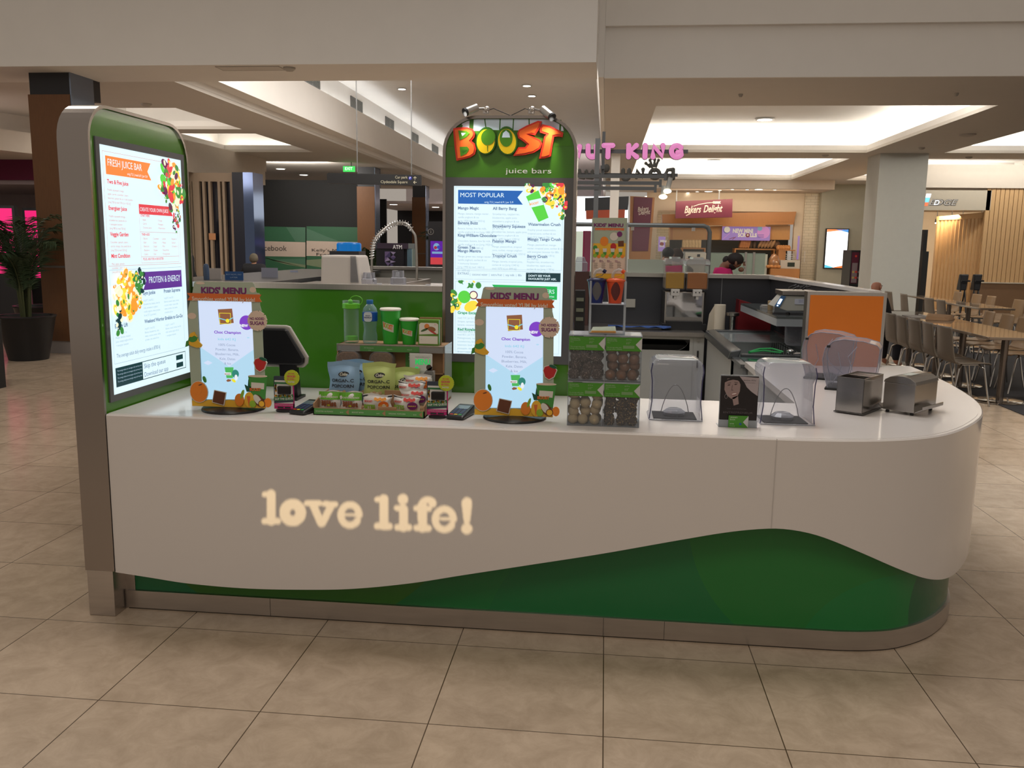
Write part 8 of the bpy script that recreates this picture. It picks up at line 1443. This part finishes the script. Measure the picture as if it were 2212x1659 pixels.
for a0, a1, b_, lab in ((355, 700, 568, 'oak bread shelf holding the white loaves'), (1120, 1705, 578, 'oak bread shelf holding the brown loaves and batons')):
    y = 30.2; t = thing('bread_shelf', lab, 'shelf', (z6((a0 + a1) / 2, 0, y).x, y, 0), 0, None); p, q = z6(a0, b_, y), z6(a1, b_, y); mb = MB(); mb.box(p.x, q.x, y, y + .5, p.z - .05, p.z); part('board', mb, oak, t, world=True)
    for xx in (p.x, q.x - .05): mb = MB(); mb.box(xx, xx + .05, y, y + .5, 0, p.z - .05); part('upright', mb, oak, t, world=True)
    shl.append((p, q, y))
def bread(kind, col, rad, h, u, v, y, zsh, label, grp, tilt=0, rz=0, sx=1):
    key = kind
    q = z6(u, v, y)
    if key not in BR:
        mb = MB(); n = 14
        if kind in ('tin_loaf', 'brown_loaf'):
            mb.prism(rrect(-rad, rad, 0, h, (.02, .02, rad * .7, rad * .7), 4), -.14, .14, 'y')
        elif kind == 'baton': mb.ball((0, 0, h / 2), rad, 14, rz=h / 2, ry=rad * .8)
        else: mb.ball((0, 0, h / 2), rad, 14, rz=h / 2, jit=.06)
        o = one(kind, mb, mat(kind + '_crust', col, .7, noise=.35, nscale=18, bump=.3, bscale=30), label, 'bread', grp, loc=(q.x, y, zsh), smooth='auto', bevel=.015 if 'loaf' in kind and 'round' not in kind else 0); BR[key] = o; o.rotation_euler = (0, tilt, rz); return o
    o = BR[key].copy(); COL.objects.link(o); o.location = (q.x, y, zsh); o['label'] = label; o.rotation_euler = (0, tilt, rz); return o
BR = {}; ord_ = ['leftmost', 'second', 'third', 'fourth', 'fifth', 'rightmost']
for i in range(6): bread('tin_loaf', (.66, .46, .24), .058, .38, 405 + i * 45.5, 0, 30.35, shl[0][0].z + .001, 'pale floury tin loaf, %s of six standing on the left bread shelf' % ord_[i], 'white tin loaves')
for i in range(4): bread('brown_loaf', (.34, .13, .04), .05, .36, 1225 + i * 36, 0, 30.35, shl[1][0].z + .012, 'reddish brown loaf, %s of four at the left of the right bread shelf' % ['first', 'second', 'third', 'last'][i], 'brown loaves', tilt=.22)
for i in range(2): bread('seeded_loaf', (.11, .075, .045), .072, .33, 1380 + i * 55, 0, 30.4, shl[1][0].z + .001, 'dark seeded loaf beside the reddish loaves, %s one' % ['left', 'right'][i], 'seeded loaves')
for i in range(5): bread('baton', (.36, .20, .09), .06, [.34, .34, .36, .38, .44][i], 1492 + i * 46, 0, 30.3, shl[1][0].z + .02, 'flour dusted baton leaning right, %s of five' % ['first', 'second', 'third', 'fourth', 'tallest last'][i], 'batons', tilt=.45)
for i in range(2): bread('dark_round_loaf', (.16, .085, .045), .17, .3, 1735 + i * 10, 0, 30.5 + .3 * i, shl[1][0].z + .0, 'dark round loaf right of the batons, %s one' % ['front', 'back'][i], 'round loaves')
for i in range(5): bread('bread_roll', (.50, .22, .07), .085, .20, 1790 + i * 36, 0, 29.6, z6(0, 578, 29.6).z - .02, 'golden roll on the rack at the bakery right, %s of five' % ['first', 'second', 'third', 'fourth', 'last'][i], 'golden rolls')
y = 29.4; t = thing('roll_rack', 'oak and wire rack under the golden rolls at the bakery right', 'rack', (z6(1850, 0, y).x, y, 0)); p, q = z6(1760, 590, y), z6(2000, 585, y); mb = MB(); mb.box(p.x, q.x, y, y + .6, p.z - .06, p.z - .02); part('board', mb, oak, t, world=True); mb = MB(); mb.box(p.x, p.x + .25, y + .02, y + .5, 0, p.z - .06); part('oak_post', mb, oak, t, world=True); mb = MB()
for k in range(4): zz = z6(0, 640 + k * 28, y).z; mb.box(p.x + .25, q.x, y, y + .02, zz, zz + .02); xx = p.x + .3 + k * .2; mb.box(xx, xx + .015, y, y + .02, z6(0, 745, y).z, p.z - .06)
part('wire_front', mb, steel, t, world=True); mb = MB(); mb.box(p.x + .25, q.x, y + .03, y + .6, 0, z6(0, 745, y).z); part('crate_base', mb, matte_black, t, world=True)
y = 28.3; zt = z6(1640, 870, 28).z + .001; mw = thing('microwave', 'white microwave oven on the oak end of the bakery counter', 'microwave', (z6(1945, 0, y).x, y, zt)); p, q = z6(1830, 0, y), z6(2065, 755, y); mb = MB(); mb.box(p.x, q.x, y, y + .4, zt, q.z); part('case', mb, mat('oven_white', (.5, .46, .4), .4), mw, world=True); a, b = z6(1882, 845, y), z6(1990, 785, y); mb = MB(); mb.box(a.x, b.x, y - .01, y - .001, a.z, b.z); part('door_window', mb, mat('mw_window', (.03, .04, .03), .2), mw, world=True)
bk = thing('bread_basket', 'shiny cellophane wrapped basket of rolls beside the microwave', 'basket', (z6(1735, 0, y).x, y, zt)); mb = MB(); mb.lathe([(.17, 0), (.20, .15), (.18, .32), (.10, .44), (.03, .5)], n=18, wob=lambda a, z: 1 + .06 * math.sin(a * 7 + z * 9)); part('wrapped_rolls', mb, mat('wrapped_bread', (.34, .16, .07), .15, noise=.7, nscale=14, coat=.6), bk, smooth='auto')
for i in range(4):
    b_ = BR['bread_roll'].copy(); COL.objects.link(b_); q = z6(1650 + i * 50, 0, 28.25); b_.location = (q.x, 28.15, zt); b_.scale = (.9, .9, .6); b_['label'] = 'golden roll lying on the oak counter end, %s of four' % ['first', 'second', 'third', 'last'][i]; b_['group'] = 'rolls on the oak counter'
# black and orange fast food front further left
y = 26.5; t = thing('shop_fascia', 'black and orange shop fascia left of the maroon banner', 'fascia', (n_(330, 0, y).x, y, 2.6)); P = [nn(140, 1225, y), nn(525, 1215, y), nn(532, 1095, y), nn(140, 1110, y)]; mb = MB(); mb.prism(P, y, y + .3, 'y'); part('black_board', mb, mat('fascia_black', (.014, .015, .022), .4), t, world=True); mb = MB(); mb.prism([nn(150, 1300, y), nn(495, 1290, y), nn(498, 1213, y), nn(148, 1222, y)], y - .05, y + .25, 'y'); part('orange_board', mb, mat('fascia_orange', (.42, .06, .015), .4), t, world=True)
mb = MB(); x = nn(300, 0, y)[0]; mb.box(x - .05, x + .05, y + .1, y + .2, 3.3, SZ); part('hanger', mb, frm, t, world=True)
t = thing('shop_fascia_post', 'tall dark post at the left of the maroon banner', 'post', (nn(515, 0, 27)[0], 27, 0)); mb = MB(); mb.box(nn(498, 0, 27)[0], nn(538, 0, 27)[0], 27, 27.3, 0, nn(500, 1100, 27)[1]); part('body', mb, mat('fascia_black', (.014, .015, .022), .4), t, world=True)
# screen and vending machine by the pillar
y = 29.55; p, q = onY(1778, 580, y), onY(1834, 494, y); ds_ = thing('digital_screen', 'bright portrait screen with orange and blue corners on the grey wall', 'screen', ((p.x + q.x) / 2, y, p.z)); mb = MB(); mb.box(p.x, q.x, y - .06, y + .04, p.z, q.z); part('bezel', mb, matte_black, ds_, world=True); mb = MB(); pr = Print(mb, (0, y - .065, 0), step=.004); pr.n = Vector((0, -1, 0)); x0, x1, z0, z1 = p.x + .03, q.x - .03, p.z + .03, q.z - .03; W_, H_ = x1 - x0, z1 - z0; pr.rect(x0, x1, z0, z1, 0, 0); pr.poly([(x0, z1), (x0, z1 - H_ * .07), (x1, z1)], 1, 1); pr.poly([(x0 + W_ * .4, z1), (x1, z1 - H_ * .08), (x1, z1)], 2, 1); pr.poly([(x0, z0), (x0, z0 + H_ * .08), (x0 + W_ * .5, z0)], 3, 1); pr.poly([(x0 + W_ * .3, z0), (x1, z0), (x1, z0 + H_ * .08)], 1, 1); pr.text('bakery', x0 + W_ * .5, z1 - H_ * .12, .09, 4, 1, 'c') if False else None
part('display', mb, [emat('screen_white', (1, 1, 1), 1.6), emat('screen_orange', (.9, .2, .04), 1), emat('screen_blue', (.05, .3, .75), 1), emat('screen_cyan', (.1, .6, .8), 1)], ds_, world=True, merge=None)
y = 21.0; p = onY(1832, 640, y); q = onY(1876, 541, y); vm = thing('vending_machine', 'dark vending machine with plum top against the grey pillar', 'machine', ((p.x + q.x) / 2, y + .4, 0)); mb = MB(); mb.box(p.x, q.x + .12, y, y + .8, 0, q.z); part('cabinet', mb, mat('vend_black', (.010, .012, .016), .35), vm, world=True); a, b = onY(1832, 612, y), onY(1856, 545, y); mb = MB(); mb.box(p.x + .02, b.x, y - .01, y - .002, a.z, b.z, 0); pr = Print(mb, (0, y - .011, 0), step=.003); pr.n = Vector((0, -1, 0)); H_ = b.z - a.z
pr.rect(p.x + .04, b.x - .02, a.z + .02, a.z + H_ * .66, 1, 1); pr.disc(p.x + .12, b.z - .1, .03, 2, 2); 
for k in range(8): pr.disc(p.x + .08 + .035 * (k % 4) * 2, a.z + .15 + .15 * (k // 4), .03, [3, 2, 1, 3][k % 4], 2)
part('window', mb, [mat('vend_plum', (.09, .015, .035), .2), mat('vend_glass', (.2, .16, .18), .15), mat('vend_red', (.45, .03, .02), .4), mat('vend_yellow', (.4, .3, .08), .4)], vm, world=True, merge=None)
# ================================================================ cafe with timber slats
y = 22.0; e_ = lambda a_, b_, y=22.0: onY(1980 + a_ / 5.927, 380 + b_ / 5.927, y); E2 = lambda a_, b_: (e_(a_, b_).x, e_(a_, b_).z)
cf = thing('cafe_fascia', 'cream cafe fascia with outlined metal lettering right of the pillar', 'sign', (11, y, 2.7)); mb = MB(); mb.prism([E2(60, 440), E2(940, 440), E2(968, 185), E2(60, 180)], y, y + .3, 'y', 0); pr = Print(mb, (0, y - .002, 0), step=.004); pr.n = Vector((0, -1, 0))
p0, p1 = E2(160, 372), E2(528, 372); sz = (E2(0, 298)[1] - p0[1]) / .72; pr.text('EDGE', p0[0], p0[1], sz, 1, 1, wid=p1[0] - p0[0], shear=.3, bold=.05); pr.text('EDGE', p0[0], p0[1], sz, 2, 2, wid=(p1[0] - p0[0]) * .985, shear=.3, bold=.0); pr.text('D', E2(250, 0)[0], p0[1], sz * .9, 3, 3, shear=.3)
pr.poly([E2(*q) for q in ((100, 385), (140, 385), (150, 340), (106, 340))][::-1], 4, 1); pr.poly([E2(*q) for q in ((106, 338), (152, 338), (172, 280), (112, 280))][::-1], 5, 1); pr.poly([E2(*q) for q in ((112, 278), (174, 278), (188, 228), (124, 228))][::-1], 3, 1)
part('board', mb, [mat('cafe_cream', (.46, .41, .33), .6), mat('cafe_ink', (.03, .03, .035), .3), mat('cafe_silver', (.5, .48, .46), .4), emat('cafe_white', (.9, .95, 1), 1.5), emat('cafe_red', (.9, .15, .05), 1.2), emat('cafe_cyan', (.15, .6, .8), 1.2)], cf, world=True, merge=None)
mb = MB(); mb.box(10.9, 19, y + .35, y + 4.39, 2.85, 2.95); struct('ceiling_cafe', mb, mat('cafe_ceiling', (.30, .24, .18), .6))
mb = MB(); mb.box(10.9, 19, 26.4, 26.5, 0, 2.85); struct('wall_cafe', mb, mat('cafe_wall', (.45, .38, .30), .6)); mb = MB(); mb.box(9.3, 19, 21.95, 22.2, 3.3, SZ); struct('trim_4', mb, cream)
pine = mat('pine_slat', (.52, .33, .16), .5, 0, .15, 6, stretch=(10, 10, 1))
scn = thing('slat_screen', 'row of tall pine slats with a sloping head beam at the cafe front', 'screen', (11.2, 22.5, 0)); zb = E2(0, 1450)[1]
def slat(par, x, y_, zt_, z0=0, w=.07, d=.10): mb = MB(); mb.box(x - w / 2, x + w / 2, y_, y_ + d, z0, zt_); part('slat', mb, pine, par, world=True)
for i in range(13):
    f = i / 12; a_ = 290 + 580 * f; p = onY(1980 + a_ / 5.927, 380 + (560 - 20 * f) / 5.927, 23.2 - 1.0 * f); slat(scn, p.x, 23.2 - 1.0 * f, p.z)
a, b = onY(1980 + 280 / 5.927, 380 + 545 / 5.927, 23.2), onY(1980 + 925 / 5.927, 380 + 485 / 5.927, 22.2); mb = MB(); mb.hexa([(a.x, 23.15, a.z - .05), (b.x, 22.15, b.z - .12), (b.x, 22.35, b.z - .12), (a.x, 23.35, a.z - .05)], [(a.x, 23.15, a.z + .06), (b.x, 22.15, b.z + .05), (b.x, 22.35, b.z + .05), (a.x, 23.35, a.z + .06)]); part('head_beam', mb, pine, scn, world=True)
s2 = thing('slat_screen', 'taller pine slats over a brown panelled bench wall at the right edge', 'screen', (12.5, 22, 0))
for i in range(12): p = onY(1980 + (905 + i * 58) / 5.927, 380 + 470 / 5.927, 22.0); slat(s2, p.x, 22.0, 3.3, .82, .10, .06)
p = E2(980, 190); q = E2(1500, 470); mb = MB(); mb.box(p[0], q[0] + 1.5, 22.08, 22.12, q[1], 3.3); part('upper_boards', mb, pine, s2, world=True); mb = MB(); mb.box(E2(865, 0)[0], q[0] + 1.5, 21.95, 22.15, 0, .80); part('bench_wall', mb, mat('brown_panel', (.16, .09, .045), .5), s2, world=True); mb = MB(); mb.box(E2(865, 0)[0], q[0] + 1.5, 21.9, 22.2, .80, .83); part('ledge', mb, mat('cafe_cream', (.46, .41, .33), .6), s2, world=True)
for i, a_ in enumerate((248, 435, 575, 815)): p = e_(a_, 600, 23.6); t = thing('track_light', 'black track spotlight in the cafe, %s of four from the left' % ['first', 'second', 'third', 'fourth'][i], 'spotlight', (p.x, 23.6, p.z), 0, 'cafe track spotlights'); mb = MB(); mb.tube([(.02, 0, .10), (0, -.02, 0)], .045, 10); mb.tube([(.02, 0, .1), (.02, 0, 2.85 - p.z)], .01, 6); part('housing', mb, matte_black, t, smooth='auto'); mb = MB(); mb.ball((-.005, -.03, -.01), .04, 10, rz=.02); part('lamp', mb, emat('warm_lamp', (1, .93, .72), 6), t, smooth=True)
t = thing('black_cabinet', 'tall black cabinet between the grey pillar and the slats', 'cabinet', (e_(100, 0, 21).x, 21, 0)); p, q = e_(30, 1500, 21), e_(175, 690, 21); mb = MB(); mb.box(p.x, q.x - .05, 21, 21.4, e_(0, 965, 21).z, q.z); part('upper', mb, matte_black, t, world=True); mb = MB(); mb.box(p.x, q.x, 20.95, 21.5, 0, e_(0, 965, 21).z); part('lower', mb, matte_black, t, world=True)
for i, (a_, y_) in enumerate(((610, 17.5), (785, 17.8))):
    p, q = e_(a_ - 65, 1470, y_), e_(a_ + 65, 1265, y_); t = thing('high_chair', 'folded black high chair among the cafe tables, %s one' % ['left', 'right'][i], 'high chair', ((p.x + q.x) / 2, y_, .007), 0, 'black high chairs'); w2 = (q.x - p.x) / 2; mb = MB(); mb.hexa([(-w2 * .7, 0, p.z), (w2 * .7, 0, p.z), (w2 * .7, .25, p.z), (-w2 * .7, .25, p.z)], [(-w2, 0, q.z), (w2, 0, q.z), (w2, .1, q.z), (-w2, .1, q.z)]); part('seat_shell', mb, black, t, bevel=.02); mb = MB()
    for sx_ in (-1, 1): mb.tube([(sx_ * w2 * .5, .05, p.z), (sx_ * w2 * .8, -.15, 0)], .015, 6); mb.tube([(sx_ * w2 * .5, .05, p.z), (sx_ * w2 * .8, .3, 0)], .015, 6)
    mb.tube([(-w2, -.08, p.z + (q.z - p.z) * .6), (w2, -.08, p.z + (q.z - p.z) * .6)], .02, 6); part('legs', mb, black, t)
# outer walls closing the mall beyond the shops
mb = MB(); mb.box(-16, -15.9, 5, 34, 0, SZ); mb.box(-16, -9, 21.4, 21.5, 0, SZ); struct('wall_left_far', mb, mat('dark_shop_wall', (.10, .08, .08), .6))  # plain dark wall colour
mb = MB(); mb.box(19.9, 20, 5, 31, 0, SZ); mb.box(12.4, 20, 30, 30.1, 0, SZ); struct('wall_right_far', mb, cream)
